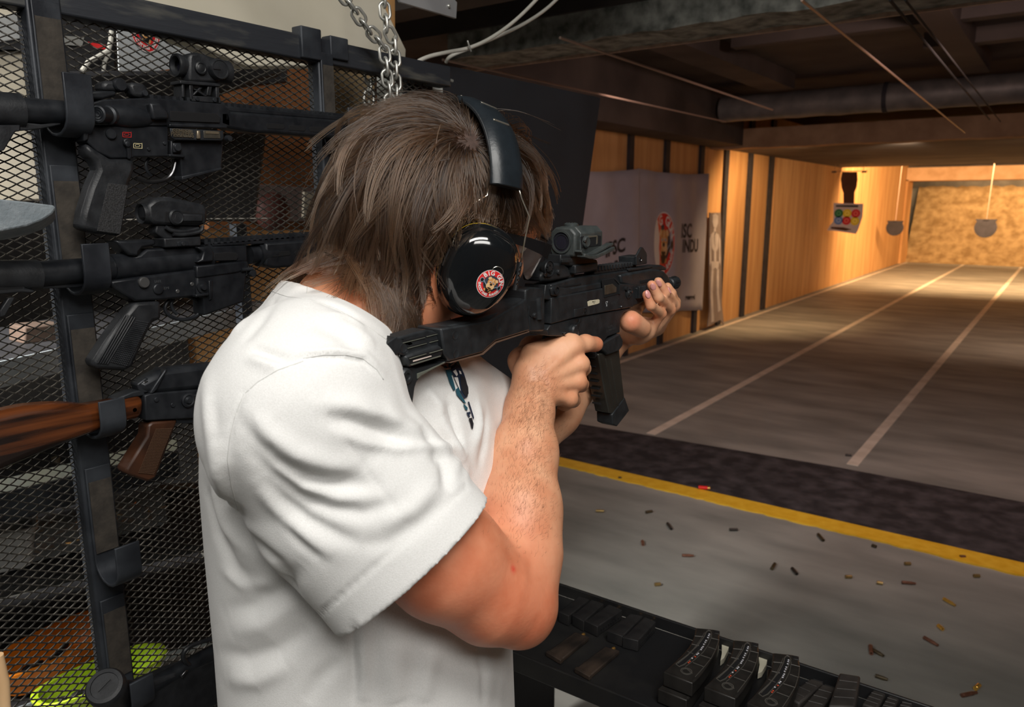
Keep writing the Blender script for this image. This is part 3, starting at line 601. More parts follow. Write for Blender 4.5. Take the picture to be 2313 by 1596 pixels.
arc(R2, 'lens_cap_strap', C3((1195, 360), (1240, 385), (1330, 392), (1430, 372)), .0028, M_poly, XN-.001, mt)
arc(R2, 'lens_cap_strap', C3((1250, 410), (1320, 415), (1440, 392), (1460, 350)), .0028, M_poly, XN+.001, mt)

# ---- rifle 3: wooden stock
R3 = thing('wooden_stock_rifle', 'rifle with dark varnished wooden stock and stamped black receiver on the rack', 'rifle', atX(300, 1000, XN), 'rifles on the rack')
wk = part(R3, 'stock', [(-160, 950), (0, 931), (60, 918), (110, 913), (155, 912), (205, 916), (262, 906), (328, 892), (328, 943), (255, 962), (200, 985), (120, 1016), (60, 1042), (0, 1068), (-160, 1130)], .036, M_wooddark, dx=.002, bev=.011)
wk.modifiers['bevel'].segments = 4
part(R3, 'tang', [(262, 900), (300, 884), (325, 880), (330, 893), (300, 898), (262, 908)], .024, M_gun, dx=-.004, bev=.002)
part(R3, 'receiver', [(326, 893), (340, 888), (620, 866), (620, 930), (430, 945), (330, 950)], .032, M_gun, bev=.002)
part(R3, 'receiver_cover', [(310, 878), (318, 862), (344, 848), (372, 834), (470, 822), (620, 812), (620, 868), (480, 878), (340, 892)], .030, M_gun, dx=-.002, bev=.008)
part(R3, 'cover_ridge', [(372, 836), (380, 832), (356, 880), (345, 890), (338, 888)], .031, M_gun, dx=.001, bev=.003)
part(R3, 'rear_block', [(309, 868), (330, 852), (348, 860), (340, 885), (318, 890)], .02, M_gun, dx=-.004, bev=.002)
part(R3, 'release_button', [(322, 862), (338, 858), (342, 868), (328, 874)], .012, M_shiny, dx=-.003, bev=.002)
for q in ((353, 902), (390, 914), (303, 925)): disc(R3, 'rivet', q, .0034, M_gun if q[0] > 310 else M_brass, XN, .002)
sl = disc(R3, 'selector_pivot', (424, 903), .0105, M_gun, XN, .006, prof=[(.0105, -.002), (.0105, .003), (.008, .004), (.006, .003), (.004, .006), (0, .006)])
part(R3, 'selector_lever', [(424, 893), (560, 878), (565, 886), (440, 905)], .003, M_gun, dx=.003)
part(R3, 'trigger_housing', [(395, 940), (520, 930), (520, 945), (430, 956), (400, 956)], .020, M_gun, dx=-.005)
arc(R3, 'trigger_guard', [(440, 950), (450, 985), (500, 990), (520, 945)], .002, M_gun)
gr = part(R3, 'pistol_grip', [(334, 960), (345, 952), (402, 948), (392, 975), (372, 1030), (352, 1080), (335, 1088), (288, 1072), (284, 1062), (310, 1020), (332, 985)], .028, M_wgrip, dx=-.002, bev=.006)
checker(R3, [(352, 968), (390, 966), (348, 1072), (312, 1068)], 12, 30, XN-.0014, .0011, mat('brown checkering', (.06, .028, .014), rough=.5), gr)
part(R3, 'handguard', [(620, 860), (820, 842), (820, 905), (620, 925)], .034, M_wooddark, bev=.006)
put('barrel', G().cyl(atX(620, 845, XN-.016), atX(960, 822, XN-.016), .008), M_gun, R3)
# ---- rifle 4 at the bottom
R4 = thing('support_rifle', 'black gun with round knurled cap and sling loop, lowest on the rack', 'rifle', atX(300, 1600, XN), 'rifles on the rack')
p = atX(236, 1548, XN+.01); ax = Vector((.42, -.38, .72)).normalized()
cp = put('round_cap', G().lathe(p-ax*.05, ax, [(.024, -.04), (.024, .03), (.0255, .034), (.0255, .046), (.023, .050), (.018, .0505), (.0175, .049), (0, .049)], 40), M_poly, R4)
put('cap_mark', G().obox(p+ax*.0002-Vector((0, 0, 0)), ax.cross(Vector((1, 0, 0))).normalized()*.010, ax*.0006, Vector((.0005, 0, .0005))), MATS['grey pin'], R4, cp)
put('receiver', slab(G(), [(262, 1540), (312, 1556), (392, 1520), (478, 1488), (640, 1420), (640, 1520), (480, 1600), (330, 1640), (262, 1620)], XN, .034), M_poly, R4, bevel=.006)
put('cylinder_tube', G().tube([atX(250, 1560, XN-.01), atX(300, 1558, XN-.012), atX(345, 1548, XN-.012), atX(400, 1518, XN-.012), atX(500, 1462, XN-.012), atX(700, 1380, XN-.012)], [.016, .0135, .013, .0125, .012, .012], 20), M_anod, R4)
arc(R4, 'sling_loop', [(428, 1502), (414, 1486), (420, 1466), (446, 1452), (490, 1440)], .0035, M_poly, XN-.004)
part(R4, 'catch', [(408, 1528), (422, 1512), (426, 1516), (414, 1532)], .004, M_shiny, dx=.004)
# ---- felt faced steel flange, left edge
one('padded_flange', G().prism([atX(a, b, -.955) for a, b in [(-420, 440), (0, 449), (60, 455), (122, 463), (126, 470), (118, 482), (95, 497), (60, 510), (0, 522), (-420, 548)]], (-.05, .02, -.012)), mat('grey felt covered steel', (.16, .19, .21), (.24, .27, .29), rough=.9, scale=40, bump=.5, bscale=300), 'rounded grey felt faced steel flange sticking in at the left edge', 'flange', bevel=.003)
one('timber_pole', G().tube([atX(-8, 1480, -.8), atX(6, 1540, -.8), atX(10, 1640, -.8), (-.8, atX(10, 1640, -.8).y-.02, .0)], .006, 16), mat('pale timber', (.66, .42, .22), (.74, .50, .28), rough=.5, scale=12), 'pale smooth timber pole end in the lower left corner', 'pole')
# ================================================================== the gun in the hands
XS = -.512
def K7(*q): return [(780+a*.3372, 480+b*.3372) for a, b in q]
def K3(*q): return [(1200+a*.2004, 480+b*.2004) for a, b in q]
def K4(*q): return [(780+a*.1316, 720+b*.1316) for a, b in q]
M_smg = mat('satin black gun polymer', (.013, .015, .017), (.021, .024, .027), rough=.40, scale=70, bump=.12, bscale=500, rough2=.5)
M_smg2 = mat('semi matte black alloy', (.020, .022, .025), (.030, .033, .036), rough=.36, metal=.3, scale=70, rough2=.46)
M_dot = mat('greenish black sight body', (.035, .042, .042), (.055, .062, .060), rough=.45, scale=60, bump=.2, bscale=300)
S = thing('submachine_gun', 'compact black gun with folding stock and box magazine held at the shoulder', 'gun', atX(1300, 760, XS))
def sp(nm, px, t, m=None, dx=0., bev=.0012, parent=None, mid=False):
    g = slab(G(), px, XS+dx-(t*.6 if mid else 0), t)
    if mid: g.v = [(x+t*.6, y, z) for x, y, z in g.v]
    return put(nm, g, m or M_smg, S, parent, bevel=bev)
# receiver
rc = sp('receiver', K3((228, 960), (315, 948), (820, 850), (1020, 800), (1180, 810), (1150, 1062), (490, 1185), (225, 1255)), .036)
sp('receiver_shoulder', K3((315, 946), (390, 858), (790, 786), (812, 800), (820, 850)), .030, dx=-.003, parent=rc, bev=.0018)
sp('upper_deck', K3((100, 800), (310, 740), (400, 720), (1020, 640), (1030, 705), (1020, 800), (820, 810), (390, 880), (100, 905)), .028, dx=-.005, mid=True, bev=.002)
sp('rear_cap', K3((20, 800), (150, 830), (315, 840), (315, 960), (228, 980), (225, 1000), (0, 960)), .032, dx=-.002, mid=True, bev=.002)
eng = G(); slab(eng, K3((320, 830), (560, 792), (566, 808), (325, 848)), XS-.0042, .001)
put('engraving', eng, M_hole, S, bevel=0)
sp('handguard', K3((1010, 700), (1360, 632), (1430, 640), (1500, 660), (1545, 705), (1572, 765), (1565, 860), (1440, 900), (1380, 960), (1180, 1050), (1130, 1060), (1130, 830), (1020, 800)), .034, dx=-.001, bev=.003)
sp('handguard_top', K3((1000, 640), (1090, 625), (1370, 585), (1420, 610), (1430, 640), (1380, 645), (1030, 705)), .026, dx=-.005, mid=True, bev=.002)
sp('top_clip', K3((1085, 632), (1370, 592), (1378, 608), (1340, 630), (1100, 662)), .003, dx=-.003)
sp('handguard_slot', K3((1230, 770), (1475, 715), (1490, 730), (1465, 755), (1232, 800)), .001, M_hole, dx=-.0003, bev=.0004)
sp('side_rail', K3((1205, 850), (1290, 830), (1290, 960), (1210, 975)), .010, dx=.004, bev=.0015)
for k in range(4): sp('rail_tooth', K3((1222+k*20, 835-k*4), (1232+k*20, 832-k*4), (1234+k*20, 965-k*4), (1224+k*20, 968-k*4)), .004, dx=.0065, bev=.0006)
pt = sp('ejection_port', K3((800, 760), (940, 735), (1002, 800), (1000, 915), (822, 962)), .002, M_hole, dx=.0006, bev=.0006)
sp('bolt', K3((830, 820), (920, 800), (965, 840), (962, 900), (830, 930)), .002, mat('smoky bronze bolt', (.07, .058, .042), (.12, .10, .075), rough=.4, metal=.5, scale=40), dx=.0012, parent=pt, bev=.001)
sp('port_lip', K3((940, 748), (955, 745), (1008, 800), (1006, 922), (994, 918), (994, 808)), .004, dx=.002, bev=.0006)
sp('serial_sticker', K3((634, 1004), (660, 990), (762, 976), (772, 985), (770, 1018), (745, 1030), (640, 1056)), .0004, mat('cream sticker', (.60, .55, .40), rough=.6), dx=.0006, bev=.0003)
put('sticker_print', lettering(lettering(G(), 'JPBR 220', .0024, atX(*K3((705, 1004))[0], XS+.0008), (0, 1, 0), (0, .02, 1), .9), '4P', .0022, atX(*K3((708, 1022))[0], XS+.0008), (0, 1, 0), (0, 0, 1)), M_hole, S, recalc=False)
M_wm = mat('white gun marking', (.62, .66, .68), rough=.5)
g = lettering(G(), 'CP', .0052, atX(*K3((850, 1015))[0], XS+.0005), (0, 1, 0), (0, 0, 1)); lettering(g, 'N', .0050, atX(*K3((850, 1045))[0], XS+.0005), (0, 1, 0), (0, 0, 1))
lettering(g, 'O', .0085, atX(*K3((608, 1105))[0], XS+.0012), (0, 1, 0), (0, 0, 1)); lettering(g, '•', .008, atX(*K3((606, 1138))[0], XS+.0012), (0, 1, 0), (0, 0, 1)); put('marking', g, M_wm, S, recalc=False)
put('red_marking', lettering(G(), 'T', .0048, atX(*K3((574, 1135))[0], XS+.0012), (0, 1, 0), (0, 0, 1)), M_redp, S, recalc=False)
M_faint = mat('faint engraving', (.05, .055, .06), rough=.5)
put('engraved_text', lettering(G(), 'JKCP4S', .0048, atX(*K3((928, 1020))[0], XS+.0005), (0, 1, 0), (0, .03, 1)), M_faint, S, recalc=False)
g = lettering(G(), 'SPITFIRE', .004, atX(*K3((890, 1280))[0], XS-.0012), (0, 1, .06), (0, 0, 1)); g = G(); lettering(g, 'AUSTR.', .0042, atX(*K3((890, 1283))[0], XS-.0012), (0, 1, .06), (0, 0, 1)); lettering(g, 'C.L. 9MM 38 B. 0', .0042, atX(*K3((900, 1320))[0], XS-.0012), (0, 1, .06), (0, 0, 1))
put('engraved_text', g, M_faint, S, recalc=False)
sp('selector_plate', K3((490, 1090), (628, 1062), (628, 1145), (492, 1182)), .002, dx=.0012, bev=.0006)
p = atX(*K3((265, 872))[0], XS); bo = sp('sling_lug', K3((225, 850), (255, 828), (290, 832), (318, 870), (312, 940), (240, 935)), .010, dx=.002, bev=.002)
put('lug_ring', G().ring(p+Vector((.002, 0, 0)), (1, 0, 0), .006, .0038, .002, 20), M_smg2, S, bo)
put('lug_bore', G().lathe(p+Vector((.0025, 0, 0)), (1, 0, 0), [(0, 0), (.0038, 0)], 16), M_hole, S, bo)
def dsk(nm, q, r, h, m, prof=None, parent=None, dx=0): return put(nm, G().lathe(atX(*q, XS+dx), (1, 0, 0), prof or [(r, -.002), (r, h*.6), (r*.8, h), (0, h)], 20), m, S, parent)
dsk('take_down_knob', K3((1095, 905))[0], .0065, .004, M_smg2, [(.0085, -.001), (.0085, .001), (.006, .002), (.005, .001), (.003, .003), (0, .003)])
dsk('bolt_catch', K3((1062, 855))[0], .0035, .003, M_hole); dsk('catch_ball', K3((1112, 890))[0], .0022, .004, M_shiny, dx=.001)
dsk('pin', K3((1012, 1062))[0], .0025, .002, M_shiny)
# lower receiver, trigger group, magazine well
lr = sp('lower_receiver', K3((225, 1255), (490, 1190), (1140, 1070), (1040, 1130), (1005, 1200), (1000, 1350), (860, 1400), (800, 1480), (740, 1420), (560, 1400), (200, 1390), (180, 1320)), .030, dx=-.002, bev=.0015)
sp('well_flare', K3((800, 1478), (1000, 1362), (1038, 1440), (1034, 1500), (990, 1560), (860, 1605), (800, 1540)), .034, dx=.001, bev=.002)
lv = put('selector_lever', G().tube([atX(*q, XS+.003) for q in K3((548, 1195), (540, 1240), (515, 1260), (512, 1300), (528, 1340), (520, 1385))], [.002, .0018, .0022, .0022, .002, .0018], 8), M_shiny, S)
dsk('selector_pivot', K3((470, 1325))[0], .0075, .005, M_smg); dsk('small_pin', K3((375, 1358))[0], .0018, .002, M_shiny)
sp('trigger_guard', K2 := [(1300, 762), (1306, 762), (1322, 800), (1345, 803), (1345, 808), (1318, 806)], .016, dx=-.008)
sp('magazine_catch', [(1326, 797), (1346, 790), (1350, 800), (1346, 809), (1326, 808)], .020, M_smg2, dx=-.006)
for k in range(5): sp('catch_rib', [(1328, 799+k*2), (1346, 795+k*2.2), (1346, 795.8+k*2.2), (1328, 799.8+k*2)], .002, M_smg2, dx=-.0045, bev=0)
sp('trigger', [(1318, 765), (1324, 765), (1328, 790), (1322, 796), (1320, 782)], .007, M_shiny, dx=-.013)
sp('pistol_grip', [(1258, 758), (1304, 758), (1300, 800), (1285, 860), (1262, 918), (1257, 940), (1252, 954), (1243, 955), (1222, 948), (1226, 920), (1248, 830)], .024, dx=-.008, bev=.004)
# magazine
MT = mat('smoked translucent polymer', (.020, .019, .016), (.034, .032, .027), rough=.28, scale=20, coat=.3)
mg = sp('magazine', [(1352, 800), (1399, 783), (1404, 838), (1411, 898), (1384, 934), (1377, 934), (1366, 880)], .025, MT, dx=-.004, bev=.002)
sp('magazine_base', [(1383, 936), (1412, 897), (1422, 927), (1394, 963), (1384, 958)], .027, dx=-.003, bev=.0015, parent=mg)
for k, (u0, u1) in enumerate(((1368, 1391), (1380, 1400))): sp('magazine_rib', [(u0, 810), (u0+2, 809), (u1-1, 918), (u1-3, 920)], .0012, MT, dx=-.0034, bev=.0006, parent=mg)
g = G()
for k in range(7): q = atX(1355+k*2.2, 812+k*17, XS-.004); g.box((q.x-.022, q.y-.0012, q.z-.001), (q.x-.008, q.y+.002, q.z+.001))
put('magazine_notch', g, M_hole, S, mg)
# rails
def rail(a, b, X, w, nm):
    put(nm, teeth(G(), a, b, X, w, h=.0022, pitch=.0085), M_smg2, S, bevel=.0004)
rail((1256, 618), (1300, 612), XS-.008, .021, 'rear_rail'); rail((1346, 606), (1440, 594), XS-.008, .021, 'front_rail')
# folded rear sight block
rb = sp('rear_sight', K3((-20, 690), (60, 610), (150, 560), (235, 565), (300, 610), (318, 660), (320, 725), (110, 765), (-20, 770)), .028, dx=-.005, mid=True, bev=.003)
dsk('sight_drum', K3((195, 632))[0], .0105, .006, M_smg2, [(.0105, -.004), (.0105, .001), (.0095, .002), (.0095, .001), (.005, .001), (.005, .003), (0, .003)], rb, -.004)
for k in range(8):
    a = k*math.pi/4; q = K3((195+30*math.cos(a), 632+34*math.sin(a)))[0]; dsk('drum_hole', q, .0013, .0022, M_shiny if k in (1, 6) else M_hole, parent=rb, dx=-.0032)
dsk('sight_screw', K3((148, 700))[0], .003, .003, M_shiny, parent=rb, dx=-.005); dsk('sight_screw', K3((300, 668))[0], .0035, .003, M_smg2, parent=rb, dx=-.005)
# front sight: two ears on a base
near = K3((1185, 492), (1236, 400), (1246, 388), (1262, 392), (1300, 452), (1306, 480), (1305, 572), (1190, 592))
sb = sp('front_sight', K3((1185, 500), (1306, 480), (1305, 572), (1190, 592)), .030, dx=-.001, bev=.0008)
sp('sight_ear', near, .003, dx=0, bev=.0006, parent=sb); sp('sight_ear', [(a-1, b+1) for a, b in near], .003, dx=-.028, bev=.0006, parent=sb)
sp('sight_post', K3((1240, 500), (1246, 440), (1252, 440), (1256, 498)), .002, dx=-.015, bev=.0004, parent=sb)
dsk('ear_screw', K3((1232, 528))[0], .003, .002, M_shiny, [(.0038, -.001), (.0038, .0006), (.0026, .001), (.002, 0), (0, 0)], sb)
# red dot sight: octagonal body along the barrel
ya = atX(1304, 545, XS+.006).y; yb = atX(1361, 540, XS+.006).y; xc = XS-.0165; zc = atX(1272, 546, xc).z
RA = 1.03
def octo(y, w, h, zo=0., c=.32): 
    P = []
    for (sx, sz) in ((-1, -1+c), (-1+c*.4, -1), (1-c*.4, -1), (1, -1+c), (1, 1-c*1.3), (1-c*1.3, 1), (-1+c*1.3, 1), (-1, 1-c*1.3)): P.append((xc+sx*w, y, zc+zo+sz*h))
    return P
rd = put('red_dot_sight', G().prism(octo(ya+.012, .0205, .0195), (0, yb-ya-.008, 0)), M_dot, S, bevel=.0015)
put('eyepiece_face', G().prism(octo(ya, .0198, .0188), (0, .013, 0)), M_dot, S, rd, bevel=.003)
put('eyepiece', G().lathe((xc-.001, ya, zc), (0, 1, 0), [(.0112, .02), (.0112, .004), (.0125, .0005), (.0128, -.001), (.0145, -.001), (.0145, .004)], 40), M_smg, S, rd)
put('eyepiece_bore', G().lathe((xc-.001, ya-.0006, zc), (0, 1, 0), [(0, .0), (.0122, .0)], 36), M_glass, S, rd)
put('eyepiece_ring', G().ring((xc-.001, ya-.0022, zc), (0, 1, 0), .0150, .0124, .002, 40), M_dot, S, rd)
put('eyepiece_ring', G().ring((xc-.001, ya-.0012, zc), (0, 1, 0), .0098, .0088, .001, 40), M_smg, S, rd)
XB = xc+.0205-XS
sp('side_window', K3((560, 268), (745, 255), (790, 262), (786, 372), (570, 400)), .001, M_hole, dx=XB+.0006, bev=.0005, parent=rd)
sp('window_bar', K3((640, 262), (745, 255), (752, 268), (750, 350), (735, 360), (738, 275), (650, 285)), .0016, mat('brass lined frame', (.16, .15, .12), rough=.4, metal=.5), dx=XB+.0012, bev=.0005, parent=rd)
dsk('adjustment_knob', K3((605, 330))[0], .0072, .006, M_dot, [(.0078, -.002), (.0078, .003), (.006, .0045), (.005, .004), (0, .004)], rd, XB)
dsk('knob_slot', K3((608, 326))[0], .002, .001, M_shiny, parent=rd, dx=XB+.004)
put('top_turret', G().lathe((xc-.002, ya+.024, zc+.0195), (0, 0, 1), [(.0095, -.002), (.0095, .0025), (.008, .0038), (0, .0038)], 28), M_dot, S, rd)
g = G()
for k in range(10):
    a = k*2*math.pi/10; g.box((xc-.002+.006*math.cos(a)-.0008, ya+.024+.006*math.sin(a)-.0008, zc+.0225), (xc-.002+.006*math.cos(a)+.0008, ya+.024+.006*math.sin(a)+.0008, zc+.0242))
put('turret_knurl', g, M_dot, S, rd)
mb = sp('sight_mount', K3((335, 470), (530, 480), (740, 530), (752, 560), (750, 652), (600, 680), (498, 694), (495, 600), (330, 590)), .026, M_smg2, dx=-.005, bev=.0015)
sp('mount_clamp', K3((500, 590), (640, 575), (752, 565), (752, 640), (640, 668), (500, 694)), .034, dx=-.001, bev=.002, parent=mb)
sp('mount_key', K3((345, 520), (455, 515), (470, 535), (462, 560), (350, 562)), .002, dx=.001, bev=.0008, parent=mb)
def strapG(px, X, w, t, nm):
    P = [atX(*q, X) for q in px]; g = G(); k0 = 0
    for i, p in enumerate(P):
        d = (P[min(i+1, len(P)-1)]-P[max(i-1, 0)]).normalized(); n = Vector((0, -d.z, d.y))*t
        g.v += [tuple(p+n+Vector((w, 0, 0))), tuple(p-n+Vector((w, 0, 0))), tuple(p-n-Vector((w, 0, 0))), tuple(p+n-Vector((w, 0, 0)))]
    for i in range(len(P)-1):
        for j in range(4): g.f.append((i*4+j, i*4+(j+1) % 4, i*4+4+(j+1) % 4, i*4+4+j))
    m = len(P)-1; g.f += [(3, 2, 1, 0), (m*4, m*4+1, m*4+2, m*4+3)]
    return put(nm, g, M_dot, S, rd, bevel=.0006)
strapG(K3((528, 430), (545, 462), (590, 478), (660, 475), (760, 420), (850, 370), (890, 352)), XS+.008, .005, .0016, 'lens_cap')
strapG(K3((560, 480), (620, 500), (690, 498), (790, 455), (900, 400)), XS+.010, .006, .0022, 'lens_cap')
# muzzle
p = atX(1508, 641, XS-.018)
mz = put('flash_hider', G().lathe(p, (0, 1, 0), [(.0, -.002), (.0075, -.002), (.0075, .004), (.0095, .006), (.0095, .012), (.0105, .014), (.0105, .030), (.0095, .031), (.0055, .031), (.005, .02)], 28), M_smg2, S)
g = G()
for k in range(6): a = k*math.pi/3+.3; c = p+Vector((math.cos(a)*.0103, .019, math.sin(a)*.0103)); g.obox(c, Vector((-math.sin(a), 0, math.cos(a)))*.0018, (0, .007, 0), Vector((math.cos(a), 0, math.sin(a)))*.0012)
put('muzzle_slot', g, M_hole, S, mz)
put('barrel', G().cyl(p-Vector((0, .05, 0)), p, .007), M_smg2, S)
# stock
hgk = sp('stock_hinge', [(1187, 655), (1199, 648), (1226, 650), (1231, 662), (1231, 742), (1228, 748), (1197, 748), (1196, 700), (1187, 690)], .034, dx=0, bev=.002)
sp('hinge_gap', K7((1237, 590), (1292, 590), (1292, 700), (1250, 705), (1237, 690)), .001, M_hole, dx=.0006, parent=hgk, bev=.0004)
dsk('hinge_pin', (1205, 712), .0035, .004, M_smg2, parent=hgk)
put('hinge_barrel', G().cyl(atX(1214, 672, XS-.001), atX(1216, 720, XS-.001), .005, 16), M_smg, S, hgk)
sk = sp('stock', [(996, 742), (1107, 724), (1191, 674), (1197, 746), (1120, 770), (1090, 796), (1016, 816), (1004, 800)], .036, dx=.001, bev=.002)
sp('cheek_rest', [(984, 734), (1062, 714), (1128, 696), (1180, 652), (1192, 664), (1192, 680), (1107, 727), (992, 744)], .026, dx=-.004, mid=True, bev=.004, parent=sk)
sp('stock_edge', [(1016, 817), (1090, 797), (1120, 771), (1196, 747), (1196, 750), (1121, 775), (1092, 801), (1018, 820)], .030, mat('tan worn edge', (.16, .10, .07), rough=.5), dx=-.001, bev=.0005, parent=sk)
for q in ((1028, 757), (1030, 799), (1126, 741)): dsk('screw_plug', q, .0038, .0004, M_smg, [(.0045, -.001), (.0045, .0004), (.0038, .0001), (0, .0001)], sk, .001)
ex = sp('stock_slide', K4((860, 330), (1400, 180), (1520, 200), (1640, 280), (1700, 560), (1690, 660), (1040, 640), (1060, 560), (980, 400)), .022, dx=-.006, bev=.002)
for (x0, y0, x1, y1, h) in ((975, 370, 1370, 275, 40), (1065, 470, 1395, 385, 30), (1390, 270, 1580, 225, 30), (1440, 370, 1625, 325, 30)):
    sp('slide_slot', K4((x0, y0), (x1, y1), (x1+8, y1+h), (x0+16, y0+h)), .0012, M_hole, dx=-.0056, bev=.0003, parent=ex)
    sp('slide_rib', K4((x0+10, y0+h), (x1+8, y1+h), (x1+8, y1+h+12), (x0+14, y0+h+14)), .0016, mat('dusty grey rib', (.10, .105, .085), rough=.5), dx=-.005, bev=.0003, parent=ex)
lp = sp('slide_loop', K4((1020, 640), (1600, 450), (1660, 470), (1690, 560), (1680, 640), (1640, 660), (1120, 830), (1080, 800)), .010, dx=.001, bev=.003)
sp('loop_slot', K4((1080, 660), (1620, 505), (1660, 560), (1640, 630), (1130, 790)), .0012, M_hole, dx=.0014, bev=.0003, parent=lp)
sp('loop_rib', K4((1110, 680), (1400, 595), (1402, 605), (1112, 692)), .002, MATS['dusty grey rib'], dx=.0026, parent=lp, bev=.0003); sp('loop_rib', K4((1450, 585), (1680, 520), (1682, 532), (1455, 598)), .002, MATS['dusty grey rib'], dx=.0026, parent=lp, bev=.0003)
sp('loop_rib', K4((1130, 782), (1640, 630), (1650, 645), (1140, 800)), .002, MATS['dusty grey rib'], dx=.0026, parent=lp, bev=.0003)
sp('loop_window', K4((1170, 715), (1480, 630), (1485, 645), (1170, 738)), .001, mat('pale gap', (.6, .5, .45), rough=.7), dx=.0022, parent=lp, bev=.0002)
bt = sp('butt_pad', K4((600, 490), (880, 300), (1010, 420), (1040, 560), (1040, 640), (930, 590), (860, 640), (890, 790), (920, 900), (800, 960), (690, 830), (660, 850)), .034, dx=.0, bev=.0015)
sp('butt_top', K4((345, 352), (590, 292), (880, 292), (1000, 410), (830, 470), (800, 440), (610, 495), (480, 360)), .026, dx=-.006, mid=True, bev=.002, parent=bt)
# ribbed rear of the butt
g = G(); ribs = [(612, 500), (616, 560), (628, 640), (640, 720), (655, 800), (668, 850)]
prof = []
for i, (a, b) in enumerate(ribs[:-1]):
    a2, b2 = ribs[i+1]; prof += [(a, b), (a-26, b+(b2-b)*.25), (a2-26, b+(b2-b)*.75)]
prof += [ribs[-1], (760, 850), (700, 500)]
slab(g, K4(*prof), XS+.0, .034); put('butt_rib', g, mat('grey rubber butt', (.05, .052, .06), (.07, .073, .08), rough=.5, scale=30), S, bt, bevel=.0015)
g = G(); prof = [(770, 960), (745, 985), (750, 1030), (775, 1060), (765, 1090), (790, 1120), (790, 1160), (830, 1200), (900, 1180), (880, 930)]
slab(g, K4(*prof), XS, .034); put('butt_rib', g, MATS['grey rubber butt'], S, bt, bevel=.0015)
sp('stock_heel', K4((770, 960), (920, 900), (930, 860), (1080, 850), (1120, 830), (1230, 850), (1750, 720), (1730, 760), (1420, 920), (1290, 1000), (1225, 1090), (1195, 1180), (1155, 1480), (1050, 1380), (940, 1260), (800, 1190)), .024, dx=-.003, bev=.002)
sp('heel_web', K4((1240, 940), (1400, 880), (1720, 735), (1700, 760), (1420, 905), (1300, 975), (1245, 1030)), .002, mat('grey green web', (.10, .11, .09), (.15, .16, .13), rough=.5, scale=30), dx=-.0018, bev=.0004)
dsk('heel_screw', K4((1045, 985))[0], .006, .004, M_smg2, [(.0085, -.003), (.0085, .0005), (.0068, .0025), (.0038, .0025), (.0032, .001), (0, .001)], dx=-.003)
dsk('butt_plug', K4((725, 578))[0], .004, .0004, M_smg, [(.005, -.001), (.005, .0004), (.0045, .0001), (0, .0001)], bt); dsk('butt_plug', K4((995, 500))[0], .004, .0004, M_smg, [(.0045, -.001), (.0045, .0004), (.004, .0001), (0, .0001)], bt)
# ================================================================== things behind the mesh
def multi(name, items, root=None, parent=None, smooth=None, shift=True):
    """one mesh out of differently coloured pieces (a printed surface)"""
    vs, fs, mi, ms = [], [], [], []
    for g, m in items:
        if m not in ms: ms.append(m)
        k = len(vs); vs += g.v; fs += [tuple(i+k for i in f) for f in g.f]; mi += [ms.index(m)]*len(g.f)
    b = Vector(root.location) if root else Vector((0, 0, 0)); me = bpy.data.meshes.new(name); me.from_pydata([tuple(Vector(v)-b) for v in vs], [], fs)
    for m in ms: me.materials.append(m)
    me.polygons.foreach_set('material_index', mi); me.update()
    o = bpy.data.objects.new(name, me); COL.objects.link(o); o.parent = parent or root; return o
C_red = mat('badge red', (.62, .015, .02), (.70, .03, .03), rough=.35, scale=20); C_white = mat('badge white', (.75, .74, .72), rough=.45)
C_navy = mat('badge slate', (.045, .055, .075), rough=.4); C_tan = mat('badge tan', (.62, .30, .10), rough=.45); C_ltan = mat('badge light tan', (.75, .48, .24), rough=.45)
C_blk = mat('badge black', (.01, .01, .01), rough=.4); C_blue = mat('badge steel blue', (.25, .33, .42), rough=.4)
